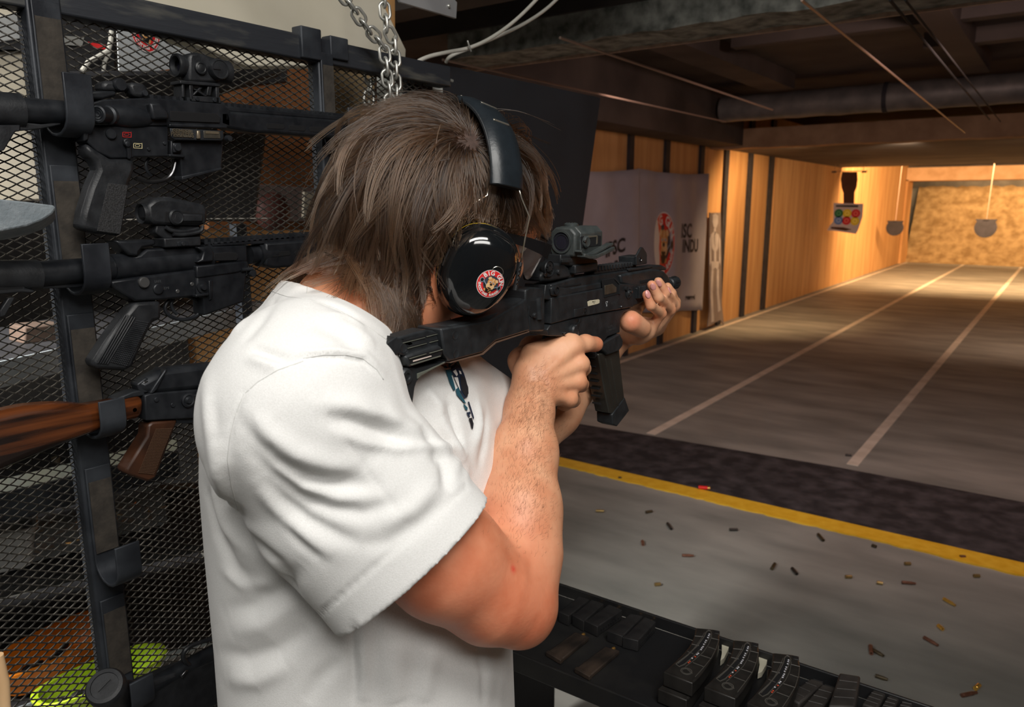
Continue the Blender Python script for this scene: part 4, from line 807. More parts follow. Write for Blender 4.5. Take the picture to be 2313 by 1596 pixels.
def badge(org, ux, uy, R, mp=None, dots=True):
    """round shooting range badge: red ring, lettering, a bulldog between two gun barrels"""
    org, ux, uy = Vector(org), Vector(ux), Vector(uy); nz = ux.normalized().cross(uy.normalized()); it = []; lay = [0]
    P = mp or (lambda a, b, h: org+ux*a*R+uy*b*R+nz*h)
    def el(cx, cy, rx, ry, m, rot=0., n=28, a0=0., a1=2*math.pi, lift=1.):
        lay[0] += 1; h = .00008*lay[0]*max(1, R*12)*lift; g = G(); vs = []
        for k in range(n):
            a = a0+(a1-a0)*k/n; x, y = rx*math.cos(a), ry*math.sin(a); vs.append(P(cx+x*math.cos(rot)-y*math.sin(rot), cy+x*math.sin(rot)+y*math.cos(rot), h))
        g.add([P(cx, cy, h)]+vs, [(0, 1+k, 1+(k+1) % n) for k in range(n)]); it.append((g, m))
    def poly(pts, m):
        lay[0] += 1; h = .00008*lay[0]*max(1, R*12); g = G(); g.add([P(x, y, h) for x, y in pts], [tuple(range(len(pts)))]); it.append((g, m))
    el(0, 0, 1, 1, C_white, n=48); el(0, 0, .965, .965, C_red, n=48); el(0, .03, .56, .58, C_navy, n=36)
    def arcw(txt, r, a0, a1, size, flip=False):
        for i, c in enumerate(txt):
            if c == ' ': continue
            a = math.radians(a0+(a1-a0)*i/(len(txt)-1)); v, f = text_geo(c, size, 0., .012); lay_h = .00008*(lay[0]+2)*max(1, R*12); g = G(); th = a-math.pi/2 if not flip else a+math.pi/2
            g.add([P(r*math.cos(a)+x*math.cos(th)-y*math.sin(th), r*math.sin(a)+x*math.sin(th)+y*math.cos(th), lay_h) for x, y, _ in v], f); it.append((g, C_white))
    arcw('BIG GUN', .76, 150, 28, .42); arcw('SHOOTING RANGE', .80, 200, 342, .24, True)
    for s in (-1, 1):
        poly([(s*.25, -.18), (s*.66, .10), (s*.74, .0), (s*.30, -.34)], C_blk); poly([(s*.28, -.15), (s*.60, .08), (s*.63, .04), (s*.30, -.2)], C_blue)
        el(s*.70, .0, .15, .17, C_blue); el(s*.70, 0, .11, .13, C_blk)
        el(s*.16, -.50, .13, .10, C_tan)
    poly([(-.32, -.22), (-.12, -.6), (.12, -.6), (.32, -.22)], C_blk)
    el(0, .14, .32, .32, C_tan); el(-.28, .36, .13, .09, C_ltan, .7); el(.28, .36, .13, .09, C_ltan, -.7)
    el(0, -.16, .30, .24, C_tan); el(-.16, -.14, .15, .19, C_ltan); el(.16, -.14, .15, .19, C_ltan)
    el(0, -.01, .10, .07, C_blk); el(-.13, .14, .08, .05, C_white, .2); el(.13, .14, .08, .05, C_white, -.2); el(-.13, .14, .035, .04, C_blk); el(.13, .14, .035, .04, C_blk)
    el(0, -.28, .16, .04, C_blk); el(0, .30, .05, .14, C_ltan); return it
M_dk = mat('dull black plastic', (.014, .014, .016), (.022, .022, .024), rough=.55, scale=8)
M_card = mat('beige enamel', (.48, .43, .33), (.58, .53, .43), rough=.5, scale=4)
M_greyb = mat('light grey banner', (.40, .42, .43), (.48, .50, .51), rough=.6, scale=3)
M_brown = mat('brown orange wood', (.18, .065, .022), (.30, .12, .045), rough=.5, scale=3, stretch=(1, 1, .3))
M_tan = mat('tan board', (.42, .30, .16), (.50, .37, .21), rough=.6, scale=3)
def bx(nm, px, X, t, m, lab, cat, bev=.004): return one(nm, slab(G(), px, X, t), m, lab, cat, bevel=bev)
c = thing('beige_cabinet', 'beige cabinet with grey lid band behind the mesh at the upper left', 'cabinet', atX(40, 300, -1.9))
put('body', slab(G(), [(-200, -60), (70, -60), (78, 60), (125, 450), (-200, 470)], -1.9, .3), M_card, c, bevel=.004)
put('grey_band', slab(G(), [(-200, 85), (72, 20), (78, 82), (-200, 130)], -1.88, .02), mat('grey band', (.30, .31, .31), (.4, .41, .40), rough=.5, scale=20), c, bevel=.002)
put('dark_gap', slab(G(), [(-200, 128), (80, 84), (88, 112), (-200, 112)], -1.885, .01), M_dk, c)
bg = thing('black_bag', 'black padded bag with a red patch and pale tube handle hanging behind the mesh', 'bag', atX(180, 300, -1.7))
put('body', slab(G(), [(122, 20), (268, 36), (268, 300), (112, 300)], -1.7, .12), M_dk, bg, bevel=.01)
put('red_patch', slab(G(), [(198, 94), (240, 102), (240, 112), (216, 108)], -1.695, .006), C_red, bg)
put('grey_flap', slab(G(), [(134, 80), (190, 84), (186, 104), (136, 100)], -1.694, .006), M_backwall, bg)
put('handle', G().tube([atX(*q, -1.68) for q in ((252, 70), (250, 95), (244, 115), (222, 128), (200, 140), (186, 160))], .005, 10), M_cable, bg)
put('handle', G().tube([atX(*q, -1.68) for q in ((248, 118), (236, 140), (232, 175), (226, 200))], .004, 10), M_cable, bg)
bn = thing('hanging_banner', 'light grey banner with red crest hanging behind the mesh near the top rail', 'banner', atX(340, 165, -1.66))
put('fabric', slab(G(), [(262, 20), (430, 45), (640, 95), (640, 128), (540, 140), (425, 150), (270, 172)], -1.66, .004), M_greyb, bn)
o = atX(328, 66, -1.655); 
multi('crest', badge(o, (0, .72, 0), (0, 0, 1.0), .047), bn)
cr = bx('white_carton', [(434, 70), (512, 88), (516, 98), (505, 108), (436, 100)], -1.63, .05, mat('white carton', (.62, .61, .57), (.70, .69, .65), rough=.6, scale=5), 'small white carton beside the crest banner under the rail', 'carton')
bx('black_case', [(150, 160), (420, 158), (640, 130), (640, 170), (500, 215), (495, 300), (606, 300), (580, 500), (150, 500)], -1.60, .05, M_dk, 'large black case standing behind the two carbines', 'case', .01)
wc = thing('wooden_cabinet', 'orange brown wooden cabinet seen through the mesh between the posts', 'cabinet', atX(650, 500, -1.95))
put('body', slab(G(), [(470, 130), (720, 130), (735, 520), (470, 520)], -1.95, .3), M_brown, wc, bevel=.004)
put('upper_dark_panel', slab(G(), [(500, 140), (650, 145), (650, 185), (500, 200)], -1.94, .02), M_dk, wc, bevel=.004)  # dark panel laid over the upper part of the cabinet
put('lower_panel', slab(G(), [(560, 415), (735, 425), (735, 500), (560, 500)], -1.94, .01), mat('mauve grey panel', (.17, .12, .11), (.24, .17, .155), rough=.6, scale=5), wc, bevel=.002)
one('round_bag', G().ell(atX(615, 478, -1.86), (.04, 0, 0), (0, .055, 0), (0, 0, .055)), mat('dark red leather', (.07, .022, .018), (.12, .04, .03), rough=.6, scale=10), 'dark red rounded bag at the foot of the wooden cabinet', 'bag')
put('cream_panel', slab(G(), [(688, 433), (716, 436), (716, 494), (686, 492)], -1.93, .02), M_card, wc)
bx('tan_board', [(745, 110), (845, 120), (850, 300), (850, 560), (752, 560)], -1.5, .03, M_tan, 'tan board standing behind the mesh right of the second post', 'board', .003)
# diagonal shelving
sh = thing('storage_shelf', 'grey steel shelving running diagonally behind the lower mesh', 'shelf', (-1.75, 1.0, 0))
def shelf(pa, pb, z, back, h, m, nm='shelf'):
    a, b = atZ(*pa, z), atZ(*pb, z); d = (b-a).normalized(); n = Vector((-d.y, d.x, 0)); n = n if n.x < 0 else -n
    a -= d*.3; b += d*.1
    g = G().prism([a, b, b+n*back, a+n*back], (0, 0, -.012)); o = put(nm, g, M_dk, sh, bevel=.001)
    put('edge', G().prism([a-n*.004, b-n*.004, b, a], (0, 0, -h)), m, sh, o, bevel=.001); return a, b, d, n
M_edge = mat('grey enamel edge', (.28, .32, .34), (.40, .44, .46), rough=.4, scale=6); M_edge2 = mat('pale enamel edge', (.72, .80, .76), (.85, .86, .62), rough=.35, scale=5)
A1 = shelf((0, 815), (560, 690), 1.36, .35, .05, M_edge)
A2 = shelf((0, 1082), (300, 1012), 1.10, .4, .028, M_edge2)
put('bar', G().prism([A2[0]-A2[3]*.006+Vector((0, 0, -.032)), A2[1]-A2[3]*.006+Vector((0, 0, -.032)), A2[1]+Vector((0, 0, -.032)), A2[0]+Vector((0, 0, -.032))], (0, 0, -.06)), M_iron, sh)
A3 = shelf((0, 1330), (440, 1230), .82, .45, .02, M_dk); A4 = shelf((0, 1610), (520, 1420), .50, .6, .02, M_edge)
for p, n in ((A4[0], 0), (A4[1], 1)):
    put('upright', G().obox((p.x, p.y, .8), (.015, 0, 0), (0, .015, 0), (0, 0, .8)), M_iron, sh)
put('light_line', G().tube([atX(175, 497, -1.55), atX(612, 493, -1.55)], .0014, 6), mat('pale bead', (.4, .38, .34), rough=.5), sh)
# bins and boxes
def tub(nm, c, L, Wd, h, ang, m, lab, cat, oval=True, holes=True, wall=.006, rim=.008):
    t = thing(nm, lab, cat, c); u = Vector((math.cos(ang), math.sin(ang), 0)); v = Vector((-u.y, u.x, 0)); n = 40; g = G(); R = []
    def pt(a, k, z): ex = .75 if oval else .28; ca, sa = math.cos(a), math.sin(a); return Vector(c)+u*(L/2*k*math.copysign(abs(ca)**ex, ca))+v*(Wd/2*k*math.copysign(abs(sa)**ex, sa))+Vector((0, 0, z))
    prof = [(0, 0), (.5, 0), (.78, 0), (.82, .004), (.97, h-.004), (1.04, h), (1.08, h-.002), (1.08, h-.010), (1.02, h-.012), (.86, .004)]
    k0 = 0
    for (k, z) in prof:
        for j in range(n): g.v.append(tuple(pt(2*math.pi*j/n, max(k, .001), z)))
    for i in range(len(prof)-1):
        for j in range(n): g.f.append((i*n+j, i*n+(j+1) % n, (i+1)*n+(j+1) % n, (i+1)*n+j))
    b = put('body', g, m, t, recalc=False)
    if holes:
        cg = G(); r = random.Random(8)
        for i in range(26):
            q = Vector(c)+u*r.uniform(-L*.34, L*.34)+v*r.uniform(-Wd*.28, Wd*.28)+Vector((0, 0, .012+r.uniform(0, .012))); cg.ell(q, u*r.uniform(.008, .02), v*r.uniform(.005, .012), (0, 0, .007), 8, 6)
        put('dark_contents', cg, M_dk, t)['kind'] = 'stuff'
        hg = G(); r = random.Random(5)
        for i in range(-4, 5):
            for j in range(-1, 2):
                q = Vector(c)+u*(i*L*.085)+v*(j*Wd*.2)+Vector((0, 0, .002)); k = len(hg.v)
                for w in range(10): a = 2*math.pi*w/10; hg.v.append(tuple(q+u*.0075*math.cos(a)+v*.005*math.sin(a)))
                hg.f.append(tuple(range(k, k+10)))
        put('hole', hg, M_hole, t, b, recalc=False)['kind'] = 'stuff'
    return t
M_or = mat('orange plastic', (.85, .20, .01), (.95, .27, .015), rough=.4, scale=9); M_li = mat('lime plastic', (.50, .72, .02), (.60, .85, .04), rough=.35, scale=9)
cb = atZ(128, 1462, .56); tub('plastic_basket', (cb.x, cb.y, .508), .30, .15, .075, math.radians(100), M_or, 'orange oval plastic basket on the bottom shelf', 'basket')
cb = atZ(232, 1526, .56); tub('plastic_basket', (cb.x, cb.y, .508), .27, .12, .065, math.radians(84), M_li, 'lime green oval plastic basket on the bottom shelf', 'basket')
M_tr = mat('cloudy clear plastic', (.55, .58, .58), rough=.15, alpha=.32, spec=.6); M_wb = mat('white plastic bin', (.80, .82, .80), (.88, .90, .88), rough=.4, scale=4)
cb = atZ(20, 1290, .82); tub('plastic_bin', (cb.x-.045, cb.y-.02, .825), .19, .12, .10, math.radians(70), M_wb, 'white rectangular plastic bin at the left end of the middle shelf', 'bin', oval=False, holes=False)
M_cart = mat('brass cartridge', (.60, .30, .06), (.75, .42, .12), rough=.25, metal=.8, scale=30)
def clearbox(px, lab, n, L=.15):
    q = atZ(*px, .83); t = thing('clear_box', lab, 'box', (q.x, q.y, .825), 'clear boxes of cartridges'); u = Vector((math.cos(1.3), math.sin(1.3), 0)); v = Vector((-u.y, u.x, 0))
    put('box_body', G().obox(Vector((q.x, q.y, .865)), u*L/2, v*.045, (0, 0, .038)), M_tr, t, bevel=.003)
    put('box_lid', G().obox(Vector((q.x, q.y, .906)), u*(L/2+.003), v*.048, (0, 0, .004)), M_tr, t, bevel=.002)
    r = random.Random(n)
    for i in range(n):
        p = Vector((q.x, q.y, .838+.012*(i % 5)))+u*r.uniform(-L*.42, L*.42)+v*r.uniform(-.03, .03); d = (u*r.uniform(-1, 1)+v*r.uniform(-1, 1)).normalized()
        o = one('cartridge', G().lathe(p, d, [(0, 0), (.0048, 0), (.0048, .012), (.0042, .016), (.002, .024), (0, .025)], 10), M_cart, 'brass cartridge lying in the '+lab.split(' standing')[0], 'cartridge', 'cartridges in the clear boxes')
clearbox((140, 1235), 'left clear box of brass cartridges standing on the middle shelf', 16); clearbox((300, 1185), 'right clear box of brass cartridges standing on the middle shelf', 14)
for (a, b, w, h, m, l, X) in ((100, 780, 90, 40, mat('dark brown carton', (.05, .032, .022), (.08, .05, .035), rough=.8, scale=9), 'low brown carton on the upper shelf by the first post', -1.75), (60, 1040, 60, 34, mat('grey brown clutter', (.12, .10, .08), (.2, .17, .13), rough=.7, scale=9), 'small grey brown carton on the bright edged shelf', -1.8), (430, 1160, 110, 60, M_dk, 'black carton on the middle shelf beside the right clear box', -2.0)):
    b -= 22; bx('carton', [(a-w/2, b-h/2), (a+w/2, b-h/2-8), (a+w/2, b+h/2-8), (a-w/2, b+h/2)], X, .08, m, l, 'carton')
one('brass_cup', G().lathe(atX(128, 1052, -1.72), (0, 0, 1), [(0, 0), (.008, 0), (.009, .02), (.0075, .02), (.0065, .002)], 16), M_brass, 'little brass cup on the bright edged shelf', 'cup')
# ================================================================== things down the range
M_ban = mat('grey white banner cloth', (.36, .34, .40), (.44, .42, .48), rough=.75, scale=2, sheen=.2)
M_prt = mat('dark banner print', (.02, .02, .025), rough=.7)
def wavy(p, amp, ph): y, z = p; return XW+.06 + amp*math.sin(y*5.2+ph) + amp*.6*math.sin(y*11+z*1.5+ph)
def banner(px, lab, amp, ph, items):
    # px: corners tl, tr, br, bl on the wall
    q = [atX(a, b, XW+.05) for a, b in px]; n, m = 60, 16; vs = []; fs = []
    def S_(u, v, h=0.):
        t = q[0].lerp(q[1], u); b = q[3].lerp(q[2], u); p = t.lerp(b, v); x = wavy((p.y, p.z), amp, ph)
        return Vector((x+h, p.y, p.z+.03*math.sin(math.pi*u)*-1*(1-v)))
    for j in range(m+1):
        for i in range(n+1): vs.append(tuple(S_(i/n, j/m)))
    for j in range(m):
        for i in range(n): a = j*(n+1)+i; fs.append((a, a+n+1, a+n+2, a+1))
    t = thing('wall_banner', lab, 'banner', (XW+.05, q[3].y, q[3].z), 'printed banners on the range wall'); g = G().add(vs, fs)
    o = put('cloth', g, M_ban, t, smooth=180); md = o.modifiers.new('thick', 'SOLIDIFY'); md.thickness = .004
    H_ = (q[0].z-q[3].z); L_ = (q[1].y-q[0].y)
    for (kind, u, v, s, txt) in items:
        if kind == 'text':
            vv, ff = text_geo(txt, s, 0., .007); g = G().add([tuple(S_(u+x/L_, v-y/H_, .006)) for x, y, _ in vv], ff); put('lettering', g, M_prt, t, o, recalc=False)
        else:
            mp = lambda a, b, h: S_(u+a*s*.62/L_, v-b*s/H_, .006+h)
            multi('crest', badge((0, 0, 0), (0, 1, 0), (0, 0, 1), s, mp), t, o)
    return t
banner([(1250, 380), (1441, 381), (1436, 700), (1250, 800)], 'left grey white banner with IPSC print hanging on the plank wall', .015, .4, [('text', .70, .50, .22, 'IPSC'), ('text', .70, .635, .2, 'INV')])
banner([(1441, 380), (1596, 392), (1584, 700), (1436, 706)], 'right grey white banner with round red crest on the plank wall', .025, 2.2, [('crest', .34, .505, .36, ''), ('text', .70, .41, .22, 'ISC'), ('text', .78, .52, .20, 'INDU'), ('text', .80, .90, .07, 'powered'), ('text', .35, .9, .07, 'range')])
# skeleton board
q0 = atZ(1612, 742, 0); sk_ = thing('skeleton_target', 'tall narrow target board printed with a pale skeleton leaning on the wall', 'target', (q0.x, q0.y, 0))
def sb_(nm, px, dx, t, m, bev=.0): return put(nm, slab(G(), px, q0.x+dx, t), m, sk_, bevel=bev)
M_bo = mat('grey brown target board', (.20, .16, .15), (.27, .22, .2), rough=.8, scale=3); M_bone = mat('printed bone grey', (.42, .38, .38), (.60, .55, .55), rough=.8, scale=5)
sb_('board', [(1603, 480), (1628, 480), (1629, 560), (1630, 620), (1631, 690), (1636, 735), (1627, 722), (1604, 735), (1598, 738), (1603, 700), (1602, 600)], 0, .012, M_bo, .002)
for nm, px in (('skull', [(1610, 485), (1616, 482), (1622, 487), (1622, 503), (1618, 514), (1612, 513), (1609, 500)]), ('rib_cage', [(1606, 530), (1614, 522), (1624, 530), (1622, 560), (1616, 572), (1608, 560)]), ('spine', [(1613, 514), (1617, 514), (1618, 595), (1613, 595)]), ('pelvis', [(1606, 590), (1625, 590), (1622, 610), (1615, 604), (1608, 612)]), ('leg_bone', [(1607, 610), (1612, 610), (1610, 660), (1613, 725), (1607, 728), (1605, 660)]), ('leg_bone', [(1619, 610), (1624, 608), (1624, 660), (1628, 700), (1622, 705), (1619, 660)]), ('arm_bone', [(1603, 540), (1606, 532), (1607, 590), (1603, 600)]), ('arm_bone', [(1624, 532), (1627, 540), (1628, 600), (1624, 590)])):
    sb_(nm, px, .004, .004, M_bone)
# steel plates on rods
M_pl = mat('shade darkened grey blue steel', (.014, .013, .019), (.022, .020, .030), rough=.8, scale=10)  # steel colour darkened to stand in for the plates being backlit
def plate(px, Y, r, lab, ztop=2.30):
    c = atY(*px, Y); t = thing('steel_plate', lab, 'steel target', c, 'steel plate targets on rods'); g = G(); pts = []
    for k in range(29): a = math.radians(145+250*k/28); pts.append((c.x+r*math.cos(a), Y, c.z+r*math.sin(a)))
    pts += [(c.x+r*.95, Y, c.z+r*.85), (c.x-r*.95, Y, c.z+r*.85)]
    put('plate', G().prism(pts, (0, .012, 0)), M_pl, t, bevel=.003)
    put('rod', G().cyl((c.x, Y+.006, c.z+r*.8), (c.x+.03, Y+.006, ztop), .010, 8), M_cord, t)
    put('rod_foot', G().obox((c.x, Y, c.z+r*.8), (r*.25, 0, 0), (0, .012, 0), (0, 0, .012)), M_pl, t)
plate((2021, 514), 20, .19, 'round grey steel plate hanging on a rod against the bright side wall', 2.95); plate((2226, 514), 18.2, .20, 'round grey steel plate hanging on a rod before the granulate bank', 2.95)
# head silhouette and colour dot sheet
YT = 15.0; ht = thing('head_silhouette_target', 'dark brown cardboard silhouette hanging above the sheet of coloured dots', 'target', atY(1917, 458, YT+.05))
put('silhouette', G().prism([atY(a, b, YT+.05) for a, b in [(1902, 388), (1936, 388), (1937, 405), (1935, 422), (1930, 434), (1929, 460), (1905, 460), (1905, 436), (1901, 424), (1899, 405)]], (0, .01, 0)), mat('dark brown cardboard', (.075, .028, .015), (.10, .04, .02), rough=.85, scale=4), ht)
put('hanger', G().cyl(atY(1880, 387, YT+.05), atY(1960, 386, YT+.05), .006, 6), M_cord, ht)
for a in (1884, 1952): put('hanger_block', G().obox(atY(a, 388, YT+.05), (.04, 0, 0), (0, .01, 0), (0, 0, .015)), M_batten, ht)
for a in (1886, 1950): put('hanging_cord', G().cyl(atY(a, 388, YT+.05), (atY(a, 388, YT+.05).x, YT+.05, 2.36), .003, 6), M_cord, ht)
ps = thing('dot_sheet', 'pale sheet printed with six coloured discs hanging far down the left wall', 'target sheet', atY(1910, 527, YT))
M_ps = mat('pale lilac paper', (.52, .44, .47), (.6, .52, .55), rough=.8, scale=3)
put('paper', G().prism([atY(a, b, YT) for a, b in [(1883, 458), (1950, 460), (1948, 490), (1938, 520), (1933, 528), (1905, 524), (1886, 521), (1868, 520), (1874, 510), (1882, 500)]], (0, .004, 0)), M_ps, ps)
for a in (1890, 1944): put('hanging_cord', G().cyl(atY(a, 460, YT+.003), (atY(a, 460, YT).x, YT+.003, 2.36), .003, 6), M_cord, ps)
def dot(px, col, nm):
    c = atY(*px, YT); k = .008; r = .078; it = []
    for i, (rr_, m) in enumerate(((r, col[0]), (r*.55, col[1]), (r*.28, col[0]))): it.append((G().lathe((c.x, YT-.002-.001*i, c.z), (0, -1, 0), [(rr_, 0), (0, 0)], 20), m))
    multi('printed_disc', it, ps)
cols = {k: (mat('print '+k, v, rough=.8), mat('print pale '+k, w, rough=.8)) for k, v, w in (('green', (.02, .16, .07), (.1, .3, .15)), ('yellow', (.75, .55, .03), (.85, .7, .15)), ('red', (.60, .02, .04), (.75, .15, .12)), ('blue', (.12, .22, .55), (.3, .4, .7)))}
for (p, c) in (((1894.5, 481.5), 'green'), ((1913.5, 481.5), 'yellow'), ((1933, 482), 'red'), ((1894, 497.5), 'blue'), ((1912, 498), 'red'), ((1931, 499), 'yellow')): dot(p, cols[c], c)
put('print_band', G().prism([atY(a, b, YT-.001) for a, b in [(1888, 463), (1939, 463), (1938, 468), (1888, 467)]], (0, .001, 0)), M_batten, ps)
put('print_figure', G().prism([atY(a, b, YT-.001) for a, b in [(1878, 512), (1905, 513), (1924, 518), (1910, 521), (1876, 516)]], (0, .001, 0)), MATS['dark brown cardboard'], ps)
# small pieces of rigging on the header
one('header_pipe', G().cyl((-3.6, 23.5, 2.70), (3.4, 23.5, 2.70), .03, 10), M_cord, 'thin pipe along the top of the far header beam', 'pipe')
# ================================================================== tray of magazines and spent casings
ZT = .85
M_tray = mat('scuffed black tray', (.012, .012, .013), (.035, .033, .030), rough=.5, scale=9, bump=.2, detail=9, ramp=(.45, .85), rough2=.35)
tr = thing('shelf_tray', 'long shallow black tray shelf along the firing point, holding magazines', 'tray', (-.1, 1.1, 0))
b0, b1, f0, f1 = atZ(1262, 1318, ZT+.025), atZ(1850, 1513, ZT+.025), atZ(1150, 1464, ZT+.012), atZ(1477, 1595, ZT+.012)
db = (b1-b0).normalized(); df = (f1-f0).normalized(); B0, B1 = b0-db*.16, b1+db*1.0; F0, F1 = f0-df*.12, f1+df*1.0
def z_(v, z): return Vector((v.x, v.y, z))
put('tray_base', G().prism([z_(F0, ZT-.012), z_(F1, ZT-.012), z_(B1, ZT-.012), z_(B0, ZT-.012)], (0, 0, .012)), M_tray, tr)
nb = Vector((-db.y, db.x, 0)); put('back_lip', G().prism([z_(B0, ZT), z_(B1, ZT), z_(B1+nb*.006, ZT), z_(B0+nb*.006, ZT)], (0, 0, .025)), M_tray, tr, bevel=.002)
nf = Vector((-df.y, df.x, 0)); put('front_lip', G().prism([z_(F0, ZT-.025), z_(F1, ZT-.025), z_(F1-nf*.006, ZT-.025), z_(F0-nf*.006, ZT-.025)], (0, 0, .037)), M_tray, tr, bevel=.002)
for p in (F0.lerp(B0, .5), F1.lerp(B1, .5)): put('leg', G().box((p.x-.02, p.y-.02, 0), (p.x+.02, p.y+.02, ZT-.012)), M_iron, tr)
def T5(*q): return [(1150+a*.3026, 1280+b*.3026) for a, b in q]
M_pm = mat('black pistol magazine', (.012, .012, .013), (.022, .021, .021), rough=.45, scale=30, rough2=.6); M_pmw = mat('worn brown magazine', (.018, .014, .012), (.085, .058, .042), rough=.5, scale=14, ramp=(.4, .8), stretch=(2, 1, 1))
def mag(quad, top, h, m, lab, holes=True, grp='short magazines on the tray'):
    q = [atZ(*p, ZT+top) for p in quad]; q = [z_(p, ZT+top) for p in q]; c = sum(q, Vector())/4
    t = thing('short_magazine', lab, 'magazine', (c.x, c.y, ZT+.001), grp)
    h = min(h, top-.0005); body = put('body', G().prism(q, (0, 0, -h)), m, t, bevel=.002)
    u = (q[1]-q[0]).normalized(); w = (q[3]-q[0]).normalized()
    e = [q[0]-u*.004-w*.001, q[0]+u*.004-w*.001, q[3]+u*.004+w*.001, q[3]-u*.004+w*.001]
    put('base_plate', G().prism([z_(p, ZT+top+.0008) for p in e], (0, 0, -h)), m, t, bevel=.001)
    f = q[1]*.5+q[2]*.5; put('cartridge_tip', G().ell(z_(f, ZT+top-h*.35)+u*.003, u*.006, w*.0035, (0, 0, .0035), 10, 6), M_cart, t)
    if holes:
        g = G(); s = q[3]-q[0]
        for k in range(8):
            p = q[3].lerp(q[2], .12+k*.1)+w*.0006; g.obox(z_(p, ZT+top-h*.55), u*.0016, w*.0008, (0, 0, .0016))
        put('witness_hole', g, M_hole, t, body)
    return t
mag(T5((380, 330), (520, 215), (600, 240), (450, 360)), .022, .022, M_pm, 'black magazine lying deepest in shadow nearest the elbow')
mag(T5((480, 355), (615, 240), (708, 272), (562, 400)), .022, .022, M_pm, 'black magazine left one of the first upright pair')
mag(T5((575, 398), (745, 275), (846, 318), (665, 440)), .022, .022, M_pm, 'black magazine right one of the first upright pair')
mag(T5((742, 472), (905, 345), (1000, 362), (850, 512)), .022, .022, M_pm, 'black magazine left one of the pair nearest the long curved magazines')
mag(T5((858, 520), (1010, 368), (1096, 405), (966, 546)), .022, .022, M_pm, 'black magazine right one of the pair nearest the long curved magazines')
mag(T5((286, 630), (492, 482), (600, 520), (390, 690)), .009, .0085, M_pmw, 'thin worn brown magazine lying flat by the front lip, closer to the elbow', False)
mag(T5((500, 752), (716, 590), (826, 622), (605, 810)), .009, .0085, M_pmw, 'thin worn brown magazine lying flat by the front lip, closer to the long magazines', False)
# long curved magazines, two layers
def U(a, b): return (1480+a*.2508, 1380+b*.2508)
M_cm = mat('smoked curved magazine body', (.014, .013, .012), (.024, .022, .020), rough=.35, scale=40, bump=.1); M_ln = mat('moulded grey edge', (.075, .07, .062), rough=.4); M_wbd = mat('pale window bead', (.55, .55, .6), rough=.4); M_rbd = mat('red window bead', (.55, .07, .03), rough=.4)
Z2 = .054
def V2(a, b, z): p = atZ(*U(a, b), ZT+z); return z_(p, ZT+z)
out = [(75, 540), (130, 495), (190, 440), (250, 380), (300, 320), (330, 270), (350, 220), (365, 145), (440, 152), (520, 160), (580, 172), (578, 260), (560, 330), (520, 410), (460, 500), (400, 580), (340, 640)]
def cmag(lab):
    base = V2(330, 400, Z2); t = thing('curved_magazine', lab, 'magazine', (base.x, base.y, ZT+Z2-.026), 'long curved magazines on the tray')
    P = [V2(a, b, Z2) for a, b in out]
    bd = put('body', G().prism(P, (0, 0, -.025)), M_cm, t, bevel=.0025)
    def tb(nm, pts, r, m, par=bd): return put(nm, G().tube([V2(a, b, Z2+.0004) for a, b in pts], r, 6), m, t, par)
    for q in ([(205, 470), (290, 400), (360, 320), (410, 250), (445, 190)], [(270, 500), (350, 440), (430, 370), (480, 300), (510, 220)], [(360, 590), (440, 500), (505, 420), (550, 330), (570, 265)]): tb('edge_ridge', q, .0006, M_ln)
    for q in ([(355, 222), (432, 228)], [(330, 295), (395, 310)], [(290, 360), (345, 385)], [(500, 240), (575, 258)], [(478, 320), (548, 345)], [(410, 395), (505, 425)], [(340, 462), (436, 498)], [(265, 505), (335, 560)]): tb('panel_ridge', q, .0006, M_ln)
    tb('window_frame', [(186, 475), (215, 498), (262, 478), (340, 410), (430, 320), (480, 250), (508, 205), (500, 178), (478, 172), (458, 188), (440, 230), (380, 310), (290, 395), (210, 455), (186, 475)], .0010, M_ln)
    put('window_slot', G().prism([V2(a, b, Z2+.0006) for a, b in [(205, 475), (300, 400), (385, 318), (440, 240), (462, 195), (480, 185), (495, 200), (470, 250), (420, 320), (335, 405), (225, 488)]], (0, 0, -.0008)), M_hole, t, bd)
    for i, (a, b, m) in enumerate(((488, 205, 0), (482, 218, 0), (474, 236, 0), (458, 262, 0), (450, 278, 0), (438, 296, 0), (430, 318, 0), (420, 330, 0), (412, 344, 0), (388, 378, 0), (376, 388, 0), (360, 408, 1), (332, 422, 0), (312, 450, 1), (300, 462, 1))):
        put('window_bead', G().ell(V2(a, b, Z2+.001), (.0016, 0, 0), (0, .0016, 0), (0, 0, .0008), 8, 5), M_rbd if m else M_wbd, t, bd)
    c = V2(280, 540, Z2); put('round_emboss', G().ring(c, (0, 0, 1), .0095, .0080, .0006, 24).ring(c, (0, 0, 1), .0070, .0062, .0005, 24), M_ln, t, bd)
    put('feed_lip', G().prism([V2(a, b, Z2+.0005) for a, b in [(520, 165), (582, 176), (575, 205), (530, 195)]], (0, 0, -.020)), M_pm, t, bevel=.001)
    put('base_rim', G().prism([V2(a, b, Z2+.0005) for a, b in [(70, 545), (86, 532), (352, 630), (336, 648)]], (0, 0, -.025)), M_cm, t, bevel=.002)
    return t
labs = ['long curved black magazine on top of the left stack in the tray', 'long curved black magazine on top of the middle stack in the tray', 'long curved black magazine on top of the right stack in the tray']
low = ['long curved black magazine underneath the left stack', 'long curved black magazine underneath the middle stack', 'long curved black magazine underneath the right stack']
c0_ = cmag(labs[0]); d1 = V2(705, 255, Z2)-V2(365, 145, Z2); d2 = V2(1058, 370, Z2)-V2(365, 145, Z2)
for i, d in enumerate((Vector((0, 0, 0)), d1, d2)):
    if i: c = copy_tree(c0_); c.location = c0_.location+d; c['label'] = labs[i]
    c = copy_tree(c0_); c.location = c0_.location+d+Vector((-.004, -.010, -.0265)); c['label'] = low[i]
